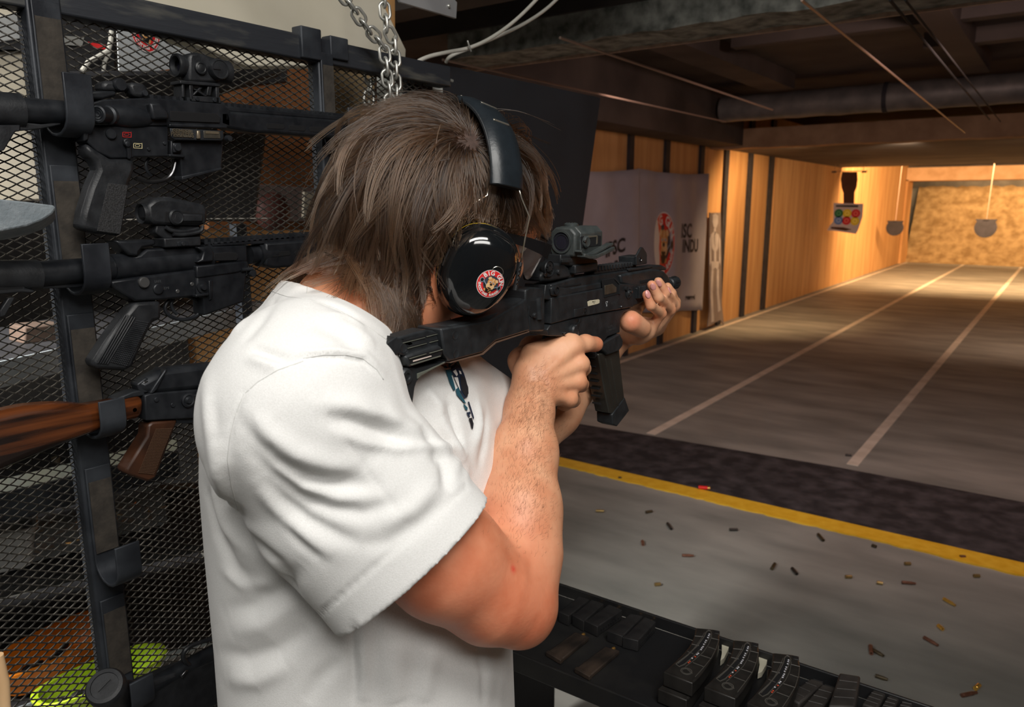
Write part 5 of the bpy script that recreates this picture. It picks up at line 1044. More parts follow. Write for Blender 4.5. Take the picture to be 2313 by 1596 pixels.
M_pap = mat('cream paper slip', (.55, .52, .40), (.64, .60, .48), rough=.7, scale=12)
for i, (q, l) in enumerate((([(600, 292), (668, 302), (655, 350), (620, 420), (588, 445), (600, 380)], 'cream paper slip tucked between the left and middle curved stacks'), ([(930, 400), (1012, 420), (1000, 480), (960, 545), (925, 560), (940, 480)], 'cream paper slip tucked between the middle and right curved stacks'))):
    one('paper_slip', G().prism([V2(a, b, .012) for a, b in q], (0, 0, -.010)), M_pap, l, 'paper')
M_dm = mat('dusty black magazine', (.016, .014, .013), (.040, .034, .030), rough=.6, scale=18, bump=.3)
def dmag(quad, top, lab, ribs=3):
    q = [V2(a, b, top) for a, b in quad]; c = sum(q, Vector())/4; t = thing('rifle_magazine', lab, 'magazine', (c.x, c.y, ZT+.001), 'dusty magazines at the far end of the tray')
    b = put('body', G().prism(q, (0, 0, -top+.001)), M_dm, t, bevel=.003)
    for k in range(ribs):
        u = (k+1)/(ribs+1); a, d = q[0].lerp(q[1], u), q[3].lerp(q[2], u); put('rib', G().tube([a.lerp(d, .1)+Vector((0, 0, .0005)), a.lerp(d, .9)+Vector((0, 0, .0005))], .0012, 6), M_dm, t, b)
    put('feed_lip', G().obox(q[1].lerp(q[2], .5)+Vector((0, 0, -top*.4)), (q[2]-q[1])*.35, (q[1]-q[0]).normalized()*.004, (0, 0, top*.3)), M_pm, t); return t
dmag([(1170, 760), (1400, 600), (1520, 640), (1300, 830)], .018, 'low dusty black magazine lying right of the curved stacks'); dmag([(1320, 860), (1500, 650), (1640, 690), (1480, 900)], .022, 'dusty black magazine between the low one and the tall one')
dmag([(1560, 850), (1660, 550), (1850, 580), (1800, 860)], .045, 'tall dusty black magazine standing highest at the tray end'); dmag([(1860, 830), (1960, 700), (2080, 735), (2000, 880)], .022, 'dusty black magazine just right of the tall one')
dmag([(2020, 880), (2100, 745), (2200, 780), (2140, 900)], .022, 'dusty black magazine second from the tray right end'); dmag([(2160, 900), (2230, 790), (2330, 815), (2280, 920)], .020, 'dusty black magazine at the tray right end')
# spent casings on the floor
def Q4(a, b): return (1150+a*.5028, 950+b*.5028)
CM = {'b': mat('dull brass casing', (.30, .20, .07), (.42, .30, .13), rough=.35, metal=.7, scale=60), 'g': mat('bright gold casing', (.85, .48, .08), (.95, .60, .15), rough=.2, metal=.7, scale=60), 'k': mat('black steel casing', (.02, .018, .016), (.035, .03, .026), rough=.4, scale=60),
      'c': mat('copper brown casing', (.16, .07, .045), (.24, .11, .07), rough=.4, metal=.4, scale=60), 'd': mat('dark bronze casing', (.06, .045, .025), (.10, .075, .04), rough=.4, metal=.5, scale=60)}
cas = [(408, 406, 36, 2, 'b', 'bright short casing on the floor closest to the forearm'), (628, 410, 28, -10, 'd', 'short dark casing beside the bright one near the forearm'), (720, 475, 30, 55, 'k', 'small tilted black casing below the yellow stripe'),
 (1008, 490, 36, 0, 'k', 'black casing lying level in the middle of the floor below the stripe'), (1400, 525, 36, 50, 'd', 'tilted dark casing close below the yellow stripe middle'), (600, 550, 16, 80, 'c', 'tiny brown casing standing left on the floor'),
 (803, 606, 52, 2, 'c', 'long copper casing left of the floor centre'), (1187, 655, 26, -60, 'd', 'short dark casing leaning up beside the other near floor centre'), (1282, 677, 32, 50, 'k', 'short black casing tilted down near floor centre'),
 (1525, 155, 28, 5, 'k', 'dark casing beyond the rubber mat by the lane line'), (1640, 564, 20, 20, 'd', 'tiny casing right below the yellow stripe'), (1790, 643, 26, 0, 'b', 'short dull brass casing right of the tiny one'),
 (2037, 612, 24, 0, 'c', 'copper casing touching the yellow stripe at the right'), (2100, 698, 26, 0, 'b', 'short brass casing near the right picture edge'), (1525, 702, 28, 0, 'b', 'short brass casing left of the long copper one'),
 (1665, 730, 28, 10, 'b', 'short brass casing touching the left of the long copper one'), (1795, 729, 62, 5, 'c', 'longest copper casing right of the floor centre'), (667, 736, 26, -5, 'b', 'lone short brass casing above the tray back lip'),
 (1978, 815, 60, 30, 'g', 'shining gold casing, brightest on the floor'), (1938, 930, 26, 40, 'g', 'short gold casing seen end on'), (1895, 992, 72, 30, 'c', 'long brown casing below the short gold one'),
 (1655, 1042, 62, 30, 'd', 'long dark casing crossing a reddish one'), (1625, 1030, 34, 84, 'c', 'reddish casing crossed by the long dark one'), (1673, 1155, 58, 18, 'd', 'olive dark casing just above the tray right end'),
 (2067, 1228, 68, -12, 'c', 'long copper casing at the lower right corner'), (2103, 1197, 24, -40, 'g', 'small gold casing over the lower right copper one'), (498, 258, 12, 10, 'd', 'speck sized casing at the left on the yellow stripe')]
for (cx, cy, L, ang, k, lab) in cas:
    a = math.radians(ang); p0 = atZ(*Q4(cx-L/2*math.cos(a), cy-L/2*math.sin(a)), .006); p1 = atZ(*Q4(cx+L/2*math.cos(a), cy+L/2*math.sin(a)), .006)
    d = p1-p0; l = d.length; l = max(.018, min(l, .075)); r = .0072 if L > 40 else .0080; d.normalize(); c = (p0+p1)/2; c.z = r+.0005; s = c-d*l/2
    g = G().lathe(s, d, [(0, 0), (r, 0), (r, .0015), (r*.86, .002), (r*.86, .003), (r, .004), (r*.97, l*.72), (r*.72 if L > 40 else r*.95, l*.82), (r*.70 if L > 40 else r*.94, l), (r*.55, l), (r*.5, l*.6)], 14)
    one('bullet_casing', g, CM[k], lab, 'casing', 'spent casings scattered on the floor')
p0, p1 = atZ(*Q4(850, 298), .018), atZ(*Q4(903, 303), .018); d = (p1-p0).normalized(); s = Vector((p0.x, p0.y, .0185)); l = (p1-p0).length
sh_ = thing('shotgun_shell', 'red shotgun shell lying on the yellow stripe', 'shell', (s.x, s.y, .008), None)
put('hull', G().lathe(s, d, [(.004, 0), (.0095, .001), (.0100, .004), (.0100, l*.78)], 20), mat('red plastic hull', (.75, .02, .02), rough=.35), sh_); put('brass_head', G().lathe(s+d*l*.78, d, [(.0100, 0), (.0102, l*.18), (.0110, l*.19), (.0110, l*.22), (0, l*.22)], 20), M_cart, sh_)
p = atZ(*Q4(1520, 496), .003); one('white_chip', G().ell((p.x, p.y, .004), (.010, 0, 0), (0, .006, 0), (0, 0, .003), 10, 6), C_white, 'tiny white chip just below the yellow stripe', 'chip')
# ================================================================== the shooter: smooth blended volumes meshed on a grid
class Field:
    def __init__(s, lo, hi, h):
        s.lo = np.array(lo, float); s.h = h; s.n = np.ceil((np.array(hi)-s.lo)/h).astype(int)+1; s.a = np.full(s.n, .2, np.float32)
    def _box(s, lo, hi):
        i0 = np.maximum(np.floor((np.array(lo)-s.lo)/s.h).astype(int), 0); i1 = np.minimum(np.ceil((np.array(hi)-s.lo)/s.h).astype(int)+1, s.n)
        if np.any(i1 <= i0): return None
        ax = [(s.lo[k]+s.h*np.arange(i0[k], i1[k])).astype(np.float32) for k in range(3)]
        return tuple(slice(a, b) for a, b in zip(i0, i1)), np.meshgrid(*ax, indexing='ij', sparse=True)
    def union(s, fn, lo, hi, k=.01):
        r = s._box(np.array(lo)-2.5*k-.004, np.array(hi)+2.5*k+.004)
        if r is None: return
        sl, P = r; d = fn(P).astype(np.float32); a = s.a[sl]; hh = np.clip(.5+.5*(a-d)/k, 0, 1); s.a[sl] = a*(1-hh)+d*hh-k*hh*(1-hh)
    def cut(s, fn, lo, hi, k=.002):
        r = s._box(lo, hi)
        if r is None: return
        sl, P = r; d = -fn(P).astype(np.float32); a = s.a[sl]; hh = np.clip(.5-.5*(a-d)/k, 0, 1); s.a[sl] = a*(1-hh)+d*hh+k*hh*(1-hh)
    def mesh(s):
        a = s.a; neg = a < 0; nx, ny, nz = a.shape
        c = np.zeros((nx-1, ny-1, nz-1), np.uint8)
        for i in (0, 1):
            for j in (0, 1):
                for k in (0, 1): c += neg[i:nx-1+i, j:ny-1+j, k:nz-1+k]
        cells = np.argwhere((c > 0) & (c < 8)); idx = -np.ones(c.shape, np.int32); idx[tuple(cells.T)] = np.arange(len(cells))
        acc = np.zeros((len(cells), 3)); cnt = np.zeros(len(cells)); cor = [np.array((i, j, k)) for i in (0, 1) for j in (0, 1) for k in (0, 1)]
        val = [a[tuple((cells+o).T)] for o in cor]
        for p in range(8):
            for q in range(p+1, 8):
                if np.abs(cor[p]-cor[q]).sum() != 1: continue
                v0, v1 = val[p], val[q]; m = (v0 < 0) != (v1 < 0); t = np.where(m, v0/np.where(m, v0-v1, 1), 0)
                acc[m] += (cor[p]+(cor[q]-cor[p])*t[:, None])[m]; cnt[m] += 1
        V = s.lo+(cells+acc/cnt[:, None])*s.h; F = []
        for ax in range(3):
            sl0 = [slice(1, -1)]*3; sl0[ax] = slice(0, -1); sl1 = [slice(1, -1)]*3; sl1[ax] = slice(1, None)
            n0, n1 = neg[tuple(sl0)], neg[tuple(sl1)]; e = np.argwhere(n0 != n1); o = np.ones(3, int); o[ax] = 0; E = e+o
            u, v = [(1, 2), (2, 0), (0, 1)][ax]; du = np.zeros(3, int); du[u] = 1; dv = np.zeros(3, int); dv[v] = 1
            q = np.stack([idx[tuple((E-du-dv).T)], idx[tuple((E-dv).T)], idx[tuple(E.T)], idx[tuple((E-du).T)]], 1)
            fl = n0[tuple(e.T)]; q[~fl] = q[~fl][:, ::-1]; F.append(q)
        return V, np.concatenate(F)
def N3(v): return np.array(v, float)
def cap(F, a, b, ra, rb, k=.01, flat=None, q=1.):
    a, b = N3(a), N3(b); ba = b-a; L2 = max(float(ba@ba), 1e-9); fl = None if flat is None else N3(flat)/np.linalg.norm(N3(flat))
    def fn(P):
        X, Y, Z = P[0]-a[0], P[1]-a[1], P[2]-a[2]; t = np.clip((X*ba[0]+Y*ba[1]+Z*ba[2])/L2, 0, 1)
        X, Y, Z = X-t*ba[0], Y-t*ba[1], Z-t*ba[2]
        if fl is not None:
            s_ = X*fl[0]+Y*fl[1]+Z*fl[2]; e = s_*(1/q-1); X, Y, Z = X+fl[0]*e, Y+fl[1]*e, Z+fl[2]*e
        d = np.sqrt(X*X+Y*Y+Z*Z)-(ra+(rb-ra)*t); return d*min(q, 1.) if fl is not None else d
    R = max(ra, rb)*max(1, q); F.union(fn, np.minimum(a, b)-R, np.maximum(a, b)+R, k); return fn
def chain_(F, pts, k=.01, **kw):
    for (a, ra), (b, rb) in zip(pts[:-1], pts[1:]): cap(F, a, b, ra, rb, k, **kw)
def ellf(c, M, r):
    c = N3(c); M = np.array(M, float); r = N3(r)
    def fn(P):
        X, Y, Z = P[0]-c[0], P[1]-c[1], P[2]-c[2]; L = [(X*M[0][i]+Y*M[1][i]+Z*M[2][i]) for i in range(3)]
        k0 = np.sqrt(sum((L[i]/r[i])**2 for i in range(3)))+1e-6; k1 = np.sqrt(sum((L[i]/r[i]**2)**2 for i in range(3)))+1e-6; return k0*(k0-1)/k1
    return fn, c-r.max(), c+r.max()
def ellu(F, c, M, r, k=.01): fn, lo, hi = ellf(c, M, r); F.union(fn, lo, hi, k)
def ellc(F, c, M, r, k=.004): fn, lo, hi = ellf(c, M, r); F.cut(fn, lo-.01, hi+.01, k)
def vmesh(name, V, Fc, m, root, parent=None, smooth_it=0):
    b = np.array(root.location); me = bpy.data.meshes.new(name); V = V-b
    me.vertices.add(len(V)); me.vertices.foreach_set('co', V.astype(np.float32).ravel()); me.loops.add(Fc.size); me.polygons.add(len(Fc))
    me.loops.foreach_set('vertex_index', Fc.ravel().astype(np.int32)); me.polygons.foreach_set('loop_start', np.arange(0, Fc.size, 4, dtype=np.int32))
    me.polygons.foreach_set('use_smooth', np.ones(len(Fc), bool)); me.update(calc_edges=True); me.validate()
    if m: me.materials.append(m)
    o = bpy.data.objects.new(name, me); COL.objects.link(o); o.parent = parent or root; return o
def lap(V, Fc, it=2, lam=.5):
    n = len(V); E = np.concatenate([Fc[:, [0, 1]], Fc[:, [1, 2]], Fc[:, [2, 3]], Fc[:, [3, 0]]]); E = np.concatenate([E, E[:, ::-1]])
    deg = np.bincount(E[:, 0], minlength=n).astype(float)[:, None]
    for i in range(it):
        for l in (lam, -lam*1.04):
            S_ = np.stack([np.bincount(E[:, 0], weights=V[E[:, 1], k], minlength=n) for k in range(3)], 1)/np.maximum(deg, 1); V = V+(S_-V)*l
    return V
def vnormals(V, Fc):
    a = V[Fc[:, 2]]-V[Fc[:, 0]]; b = V[Fc[:, 3]]-V[Fc[:, 1]]; n = np.cross(a, b); N = np.zeros_like(V)
    for k in range(4): 
        for j in range(3): N[:, j] += np.bincount(Fc[:, k], weights=n[:, j], minlength=len(V))
    return N/np.maximum(np.linalg.norm(N, axis=1), 1e-12)[:, None]
P_ = thing('person', 'person in a white t-shirt with brown shoulder length hair aiming a gun downrange', 'person', (-.62, .55, 0))
A = lambda x, y, d: np.array(atD(x, y, d))
# ---- head frame
HC = A(1020, 478, .868); roll, pit, yw = math.radians(12), math.radians(-14), math.radians(15)
HM = (Matrix.Rotation(-yw, 3, 'Z') @ Matrix.Rotation(pit, 3, 'X') @ Matrix.Rotation(roll, 3, 'Y'))
HA = np.array(HM)               # columns: right, forward, up
def hd(x, y, z): return HC+HA@np.array((x, y, z))
M_skin = mat('skin', (.66, .30, .165), (.76, .41, .245), rough=.45, scale=30, sss=.12, bump=.12, bscale=260, spec=.4)
def skin_nodes(m):
    nt = m.node_tree; N = nt.nodes; L = nt.links; b = N['Principled BSDF']; at = N.new('ShaderNodeVertexColor'); at.layer_name = 'tone'
    mx = N.new('ShaderNodeMix'); mx.data_type = 'RGBA'; mx.blend_type = 'MULTIPLY'; mx.inputs[0].default_value = 1
    src = b.inputs['Base Color'].links[0].from_socket; L.new(src, mx.inputs[6]); L.new(at.outputs[0], mx.inputs[7]); L.new(mx.outputs[2], b.inputs['Base Color'])
skin_nodes(M_skin)
BF = Field((-1.02, .30, 0.95), (-.28, 1.32, 1.84), .0027)
# head
ellu(BF, hd(0, -.012, .002), HA, (.076, .097, .098), .01)
ellu(BF, hd(0, .040, -.050), HA, (.058, .058, .078), .02)
for s in (-1, 1):
    cap(BF, hd(s*.054, .004, -.070), hd(s*.020, .074, -.112), .018, .015, .012)
    ellu(BF, hd(s*.042, .068, -.042), HA, (.022, .020, .022), .012)
    cap(BF, hd(s*.052, .074, .006), hd(0, .088, .010), .012, .013, .008)
    ellu(BF, hd(s*.010, .110, -.046), HA, (.008, .009, .007), .005)
    ellu(BF, hd(s*.080, -.004, -.035), HA, (.008, .020, .030), .004)
ellu(BF, hd(0, .076, -.116), HA, (.024, .020, .016), .012)
cap(BF, hd(0, .094, .004), hd(0, .114, -.040), .007, .011, .008)
ellu(BF, hd(0, .098, -.070), HA, (.025, .011, .006), .004); ellu(BF, hd(0, .096, -.081), HA, (.021, .011, .0065), .003)
for s in (-1, 1): ellc(BF, hd(s*.031, .100, -.012), HA, (.016, .013, .009), .006)
# neck and trunk core
chain_(BF, [(hd(0, -.025, -.05), .058), (A(905, 640, .855), .060), (A(810, 735, .85), .068)], .03)
chain_(BF, [(A(810, 735, .85), .070), (A(800, 900, .90), .105), (A(800, 1200, .94), .12), (A(820, 1420, .95), .12)], .04)
RSp, REp, RWp = A(690, 930, .70), A(1172, 1368, .805), A(1198, 890, .965)
chain_(BF, [(A(800, 800, .86), .06), (RSp, .060)], .03)
# right arm
chain_(BF, [(RSp, .060), (A(860, 1125, .735), .060), (A(1005, 1262, .765), .058), (A(1110, 1338, .795), .050), (A(1164, 1360, .810), .041)], .02)
chain_(BF, [(A(1170, 1356, .812), .037), (A(1178, 1250, .835), .041), (A(1176, 1150, .862), .0435), (A(1185, 1020, .905), .0365), (A(1196, 925, .95), .0275), (RWp, .026)], .022)
ellu(BF, A(1182, 1388, .812), np.array([Rr, -Up, Fw]).T, (.026, .030, .028), .02)
# right hand
kn = [A(1296, 784, .985), A(1310, 822, .987), A(1305, 862, .985), A(1285, 900, .980)]
for i, kp in enumerate(kn):
    cap(BF, A(1206+i*4, 868+i*6, .962), kp, .0165, (.0112, .0116, .0108, .0100)[i], .009)
cap(BF, A(1196, 840, .968), A(1262, 790, .985), .022, .017, .014); cap(BF, A(1202, 800, .978), A(1290, 772, .985), .015, .0115, .012)
chain_(BF, [(kn[0], .0112), (A(1322, 775, 1.000), .0112), (A(1345, 777, 1.018), .0106)], .006)
for kp, q in zip(kn[1:], (((1318, 832, 1.030), (1296, 842, 1.062), (1268, 838, 1.064)), ((1313, 868, 1.028), (1290, 878, 1.058), (1264, 872, 1.060)), ((1294, 903, 1.020), (1276, 912, 1.048), (1254, 905, 1.050)))):
    chain_(BF, [(kp, .0108), (A(*q[0]), .0100), (A(*q[1]), .0092), (A(*q[2]), .0082)], .004)
for kp, rr_ in zip(kn, (.0105, .0118, .0112, .0105)): ellu(BF, kp+N3(Fw)*-.002, np.eye(3), (rr_, rr_, rr_), .006)
chain_(BF, [(A(1196, 862, .985), .020), (A(1178, 815, 1.005), .0165), (A(1198, 782, 1.035), .0125), (A(1238, 766, 1.062), .0105), (A(1270, 764, 1.072), .0095)], .010)
for i, kp in enumerate(kn):      # tendons over the back of the hand, veins of the forearm
    w0 = A(1210+i*5, 862+i*8, .945); cap(BF, w0+(kp-w0)*.25-N3(Fw)*.004, kp-N3(Fw)*.0085, .0045, .0050, .007)
chain_(BF, [(A(1190, 1000, .874), .004), (A(1205, 940, .905), .0035), (A(1215, 880, .935), .0035)], .010)
# left arm
LE = A(1175, 1000, 1.06); LW = A(1398, 752, 1.215)
chain_(BF, [(A(800, 850, .93), .07), (A(960, 890, 1.0), .050), (A(1080, 975, 1.04), .046), (LE, .043)], .02)
def LH(x, y, X): return np.array(atX(x, y, X))
chain_(BF, [(LE, .042), (A(1250, 925, 1.11), .040), (A(1330, 832, 1.17), .031), (LW, .0245)], .015)
# left hand: palm under the fore end, fingers closing up the near side
cap(BF, LW, LH(1452, 744, -.520), .0235, .0185, .012); cap(BF, LH(1424, 726, -.516), LH(1448, 740, -.512), .0170, .0150, .010)
cap(BF, LH(1452, 744, -.520), LH(1494, 728, -.522), .0165, .0105, .010); cap(BF, LH(1440, 752, -.530), LH(1484, 742, -.530), .017, .012, .010)
FB = [[(1474, 736, -.508), (1493, 708, -.494), (1470, 690, -.491), (1460, 665, -.4965)], [(1492, 726, -.512), (1513, 699, -.496), (1487, 671, -.4915), (1472, 643, -.498)],
      [(1502, 718, -.516), (1523, 690, -.500), (1503, 660, -.494), (1487, 636, -.500)], [(1506, 710, -.522), (1525, 682, -.506), (1517, 662, -.500), (1508, 647, -.503)]]
for i, f in enumerate(FB):
    r = (.0070, .0078, .0078, .0072)[i]; pts = [(LH(*f[0]), r*1.25), (LH(*f[1]), r*1.12), (LH(*f[2]), r*1.0), (LH(*f[3]), r*.92)]
    chain_(BF, pts, .0035); ellu(BF, LH(*f[1]), np.eye(3), (r*1.16,)*3, .003)
chain_(BF, [(LH(1425, 728, -.535), .013), (LH(1440, 690, -.558), .011), (LH(1470, 668, -.562), .0095), (LH(1490, 660, -.560), .0085)], .008)
VB, FBc = BF.mesh(); VB = lap(VB, FBc, 3)
body = vmesh('body', VB, FBc, M_skin, P_); del BF
# tone: redder upper arm and elbow, a few spots and creases
def tone(o, V):
    C = np.ones((len(V), 4), np.float32); 
    def blob(c, r, col, a=1.):
        w = np.exp(-np.sum((V-c)**2, 1)/r**2)[:, None]*a; C[:, :3] = C[:, :3]*(1-w)+np.array(col)*w
    blob(A(1000, 1300, .74), .11, (.98, .62, .56)); blob(A(1190, 1400, .77), .06, (.98, .58, .50), .9); blob(A(1060, 1180, .74), .05, (.95, .70, .64), .7)
    blob(A(1345, 776, 1.02), .018, (1, .66, .60), .8)
    blob(LH(1433, 722, -.50), .022, (1.05, .66, .64), .8)
    for f in FB: blob(LH(f[3][0], f[3][1], -.492), .011, (1, .62, .60), .7); blob(LH(*f[1]), .010, (1.08, .98, .92), .6)
    for kp in kn: blob(kp, .012, (1, .72, .64), .5)
    blob(hd(0, .100, -.075), .018, (.9, .55, .5)); blob(hd(.05, .04, -.07), .06, (.95, .62, .55), .8); blob(A(900, 680, .80), .08, (.95, .70, .62), .8)
    for q in ((1229, 1190, .79), (1160, 1284, .752)): blob(atD(*q), .0035, (1, .18, .22), .9)
    ca = o.data.color_attributes.new('tone', 'FLOAT_COLOR', 'POINT'); ca.data.foreach_set('color', C.ravel())
bvh_b = BVHTree.FromPolygons([tuple(v) for v in VB.tolist()], FBc.tolist())
def hitb(x, y, bv=bvh_b):
    h = bv.ray_cast(CP, ray(x, y).normalized()); return h[0], h[1]
tone(body, VB)
# forearm hair: fine short strands following the arm
# nails
M_nail = mat('fingernail', (.62, .26, .24), (.70, .34, .31), rough=.25, scale=30, coat=.3)
for (x, y, ux, uy, w, h) in ((1463.5, 664, 3.0, 11, .0042, .0066), (1475.5, 648, 4, 10, .0042, .0062), (1488, 640, 6, 9, .0040, .0066), (1513, 655, 4.5, 9, .0032, .0062)):
    p, n = hitb(x, y)
    if p is None: continue
    q, _ = hitb(x+ux*.4, y+uy*.4); t = ((q-p) if q is not None else Vector((0, 0, -1))); t = (t-n*t.dot(n)).normalized(); s = n.cross(t)
    put('fingernail', G().ell(p-n*.0004, s*w, t*h, n*.0013, 16, 8), M_nail, P_, body, smooth=180)
# eyes
M_eye = mat('eye white', (.75, .72, .68), rough=.15); M_iris = mat('iris', (.10, .06, .03), rough=.1)
for s in (-1, 1):
    c = Vector(hd(s*.031, .083, -.012)); f = Vector(HA[:, 1]); e = put('eye', G().ell(c, Vector(HA[:, 0])*.012, f*.012, Vector(HA[:, 2])*.012), M_eye, P_, body, smooth=180)
    put('iris', G().lathe(c+f*.0112, f, [(.0055, -.001), (.005, .0006), (0, .0012)], 20), M_iris, P_, body, smooth=180)
# ---- shirt
SF = Field((-1.08, .22, .80), (-.24, 1.20, 1.72), .0030)
th = math.radians(30); fa = N3((math.sin(th), math.cos(th), 0)); la = N3((math.cos(th), -math.sin(th), 0))
rows = [(832, 1800, .955, .185, .186), (828, 1650, .955, .185, .186), (815, 1400, .95, .182, .188), (803, 1200, .94, .180, .188), (795, 1050, .93, .176, .188), (788, 950, .92, .165, .182), (775, 860, .90, .140, .168), (765, 790, .88, .118, .146), (765, 730, .865, .100, .118), (772, 685, .855, .085, .094), (780, 640, .85, .072, .08), (782, 600, .85, .062, .07)]
rows = [(x+(12 if y > 1300 else 8 if y > 800 else 6), y, d, a*.975, b*.955) for x, y, d, a, b in rows]
cz = np.array([A(x, y, d) for x, y, d, a, b in rows]); oz = np.argsort(cz[:, 2]); cz = cz[oz]; ra_ = np.array([r[3] for r in rows])[oz]; rb_ = np.array([r[4] for r in rows])[oz]
def torso(P):
    Z = P[2]; cx, cy = np.interp(Z, cz[:, 2], cz[:, 0]), np.interp(Z, cz[:, 2], cz[:, 1]); a = np.interp(Z, cz[:, 2], ra_); b = np.interp(Z, cz[:, 2], rb_)
    X, Y = P[0]-cx, P[1]-cy; l = X*la[0]+Y*la[1]; f = X*fa[0]+Y*fa[1]; e = 2.25
    k = (np.abs(l/a)**e+np.abs(f/b)**e)**(1/e); return (k-1)*np.minimum(a, b)*.92
SF.union(torso, (-1.1, .2, .7), (-.2, 1.3, 1.72), .001)
chain_(SF, [(A(770, 790, .84), .070), (A(715, 870, .755), .078), (A(694, 942, .715), .085)], .035)
hemA, hemB = A(750, 1432, .735), A(1100, 1128, .735); hmid = (hemA+hemB)/2; hdir = (hemB-hemA)/np.linalg.norm(hemB-hemA)
sl0 = A(640, 960, .72); hax = hmid-sl0; hax -= hdir*(hax@hdir); hax /= np.linalg.norm(hax)
flt = np.cross(hax, hdir); flt /= np.linalg.norm(flt)
def sleeve(F, off, k, ext_=0.):
    pts = [(A(690, 955, .715), .086-off), (A(790, 1110, .728), .094-off), (hmid+hax*ext_, .1015-off)]
    for (a, r0), (b, r1) in zip(pts[:-1], pts[1:]): cap(F, a, b, r0, r1, k, flat=flt, q=.74)
SL = Field((-1.0, .22, .80), (-.20, 1.0, 1.72), .0030)
sleeve(SL, 0, .02, .12)
SL.cut(lambda P: -((P[0]-hmid[0])*hax[0]+(P[1]-hmid[1])*hax[1]+(P[2]-hmid[2])*hax[2]), (-2, -2, -2), (2, 2, 3), .001)
# hollow end
inn = Field(SL.lo, SL.lo+SL.h*(SL.n-1), SL.h); sleeve(inn, .0090, .02, .15)
mm = inn.n; Pg = np.meshgrid(*[(SL.lo[k]+SL.h*np.arange(SL.n[k])).astype(np.float32) for k in range(3)], indexing='ij', sparse=True)
dist = (Pg[0]-hmid[0])*hax[0]+(Pg[1]-hmid[1])*hax[1]+(Pg[2]-hmid[2])*hax[2]
SL.a = np.maximum(SL.a, -np.maximum(inn.a[:SL.n[0], :SL.n[1], :SL.n[2]], -(dist+.07)))
SF.union(lambda P: interp_field(SL, P), SL.lo, SL.lo+SL.h*(SL.n-1), .0) if False else None
def blend_fields(Fa, Fb, k):
    o = np.round((Fb.lo-Fa.lo)/Fa.h).astype(int); return o
# both grids share the spacing: copy the sleeve into the shirt grid
o_ = np.round((SL.lo-SF.lo)/SF.h).astype(int)
sa = [slice(max(o_[k], 0), min(o_[k]+SL.n[k], SF.n[k])) for k in range(3)]; sb2 = [slice(max(-o_[k], 0), max(-o_[k], 0)+(sa[k].stop-sa[k].start)) for k in range(3)]
a_, b_ = SF.a[tuple(sa)], SL.a[tuple(sb2)]
Pk = np.meshgrid(*[(SF.lo[k]+SF.h*np.arange(sa[k].start, sa[k].stop)).astype(np.float32) for k in range(3)], indexing='ij', sparse=True)
dk = (Pk[0]-hmid[0])*hax[0]+(Pk[1]-hmid[1])*hax[1]+(Pk[2]-hmid[2])*hax[2]; kk = np.clip(-(dk+.08)/.11, .02, 1)*.052
hh = np.clip(.5+.5*(a_-b_)/kk, 0, 1); SF.a[tuple(sa)] = a_*(1-hh)+b_*hh-kk*hh*(1-hh); del a_, b_, dk, kk, hh, Pk, inn, dist, Pg
# left sleeve
lp0, lp1 = A(930, 885, .975), A(1100, 978, 1.03); lax = (lp1-lp0)/np.linalg.norm(lp1-lp0); lend = A(1126, 990, 1.04)
LS = Field((-1.0, .5, 1.0), (-.4, 1.2, 1.65), .003)
chain_(LS, [(A(860, 850, .94), .085), (lp0, .088), (lp1+lax*.08, .074)], .02)
def pl(P, c, n): return (P[0]-c[0])*n[0]+(P[1]-c[1])*n[1]+(P[2]-c[2])*n[2]
LS.cut(lambda P: -pl(P, lend, lax), (-2, -2, -2), (2, 2, 3), .001)
li = Field(LS.lo, LS.lo+LS.h*(LS.n-1), LS.h); chain_(li, [(lp0, .078), (lp1+lax*.12, .064)], .02)
Pg = np.meshgrid(*[(LS.lo[k]+LS.h*np.arange(LS.n[k])).astype(np.float32) for k in range(3)], indexing='ij', sparse=True)
LS.a = np.maximum(LS.a, -np.maximum(li.a[:LS.n[0], :LS.n[1], :LS.n[2]], -(pl(Pg, lend, lax)+.05)))
o_ = np.round((LS.lo-SF.lo)/SF.h).astype(int)
sa = [slice(max(o_[k], 0), min(o_[k]+LS.n[k], SF.n[k])) for k in range(3)]; sb2 = [slice(max(-o_[k], 0), max(-o_[k], 0)+(sa[k].stop-sa[k].start)) for k in range(3)]
a_, b_ = SF.a[tuple(sa)], LS.a[tuple(sb2)]; kk = .03; hh = np.clip(.5+.5*(a_-b_)/kk, 0, 1); SF.a[tuple(sa)] = a_*(1-hh)+b_*hh-kk*hh*(1-hh); del LS, li, Pg, a_, b_, hh
# collar: cut along the neckline and hollow the top
cA, cB, cN = A(598, 630, .87), A(912, 768, .80), A(740, 668, .775)
cn = np.cross(cB-cA, cN-cA); cn /= np.linalg.norm(cn); cn = cn if cn[2] > 0 else -cn
cc_ = A(795, 690, .865)
SF.cut(lambda P: np.maximum(-pl(P, cA, cn), np.sqrt((P[0]-cc_[0])**2+(P[1]-cc_[1])**2+(P[2]-cc_[2])**2)-.135), (-2, -2, 1.2), (2, 2, 3), .002)
SF.cut(lambda P: A(780, 636, .85)[2]-P[2]+0*P[0]+0*P[1] if False else (P[2]-A(780, 622, .85)[2])*-1+0*P[0]+0*P[1], (-1.2, .0, 1.55), (-.2, 1.3, 1.80), .002)
def neckhole(P): return np.maximum(torso(P)+.006, -(pl(P, cA, cn)+.035))
SF.cut(neckhole, (-1.1, .2, 1.3), (-.2, 1.2, 1.72), .003)
VS, FS = SF.mesh(); VS = lap(VS, FS, 4); del SF, SL
NS = vnormals(VS, FS); bvh_s = BVHTree.FromPolygons([tuple(v) for v in VS.tolist()], FS.tolist())
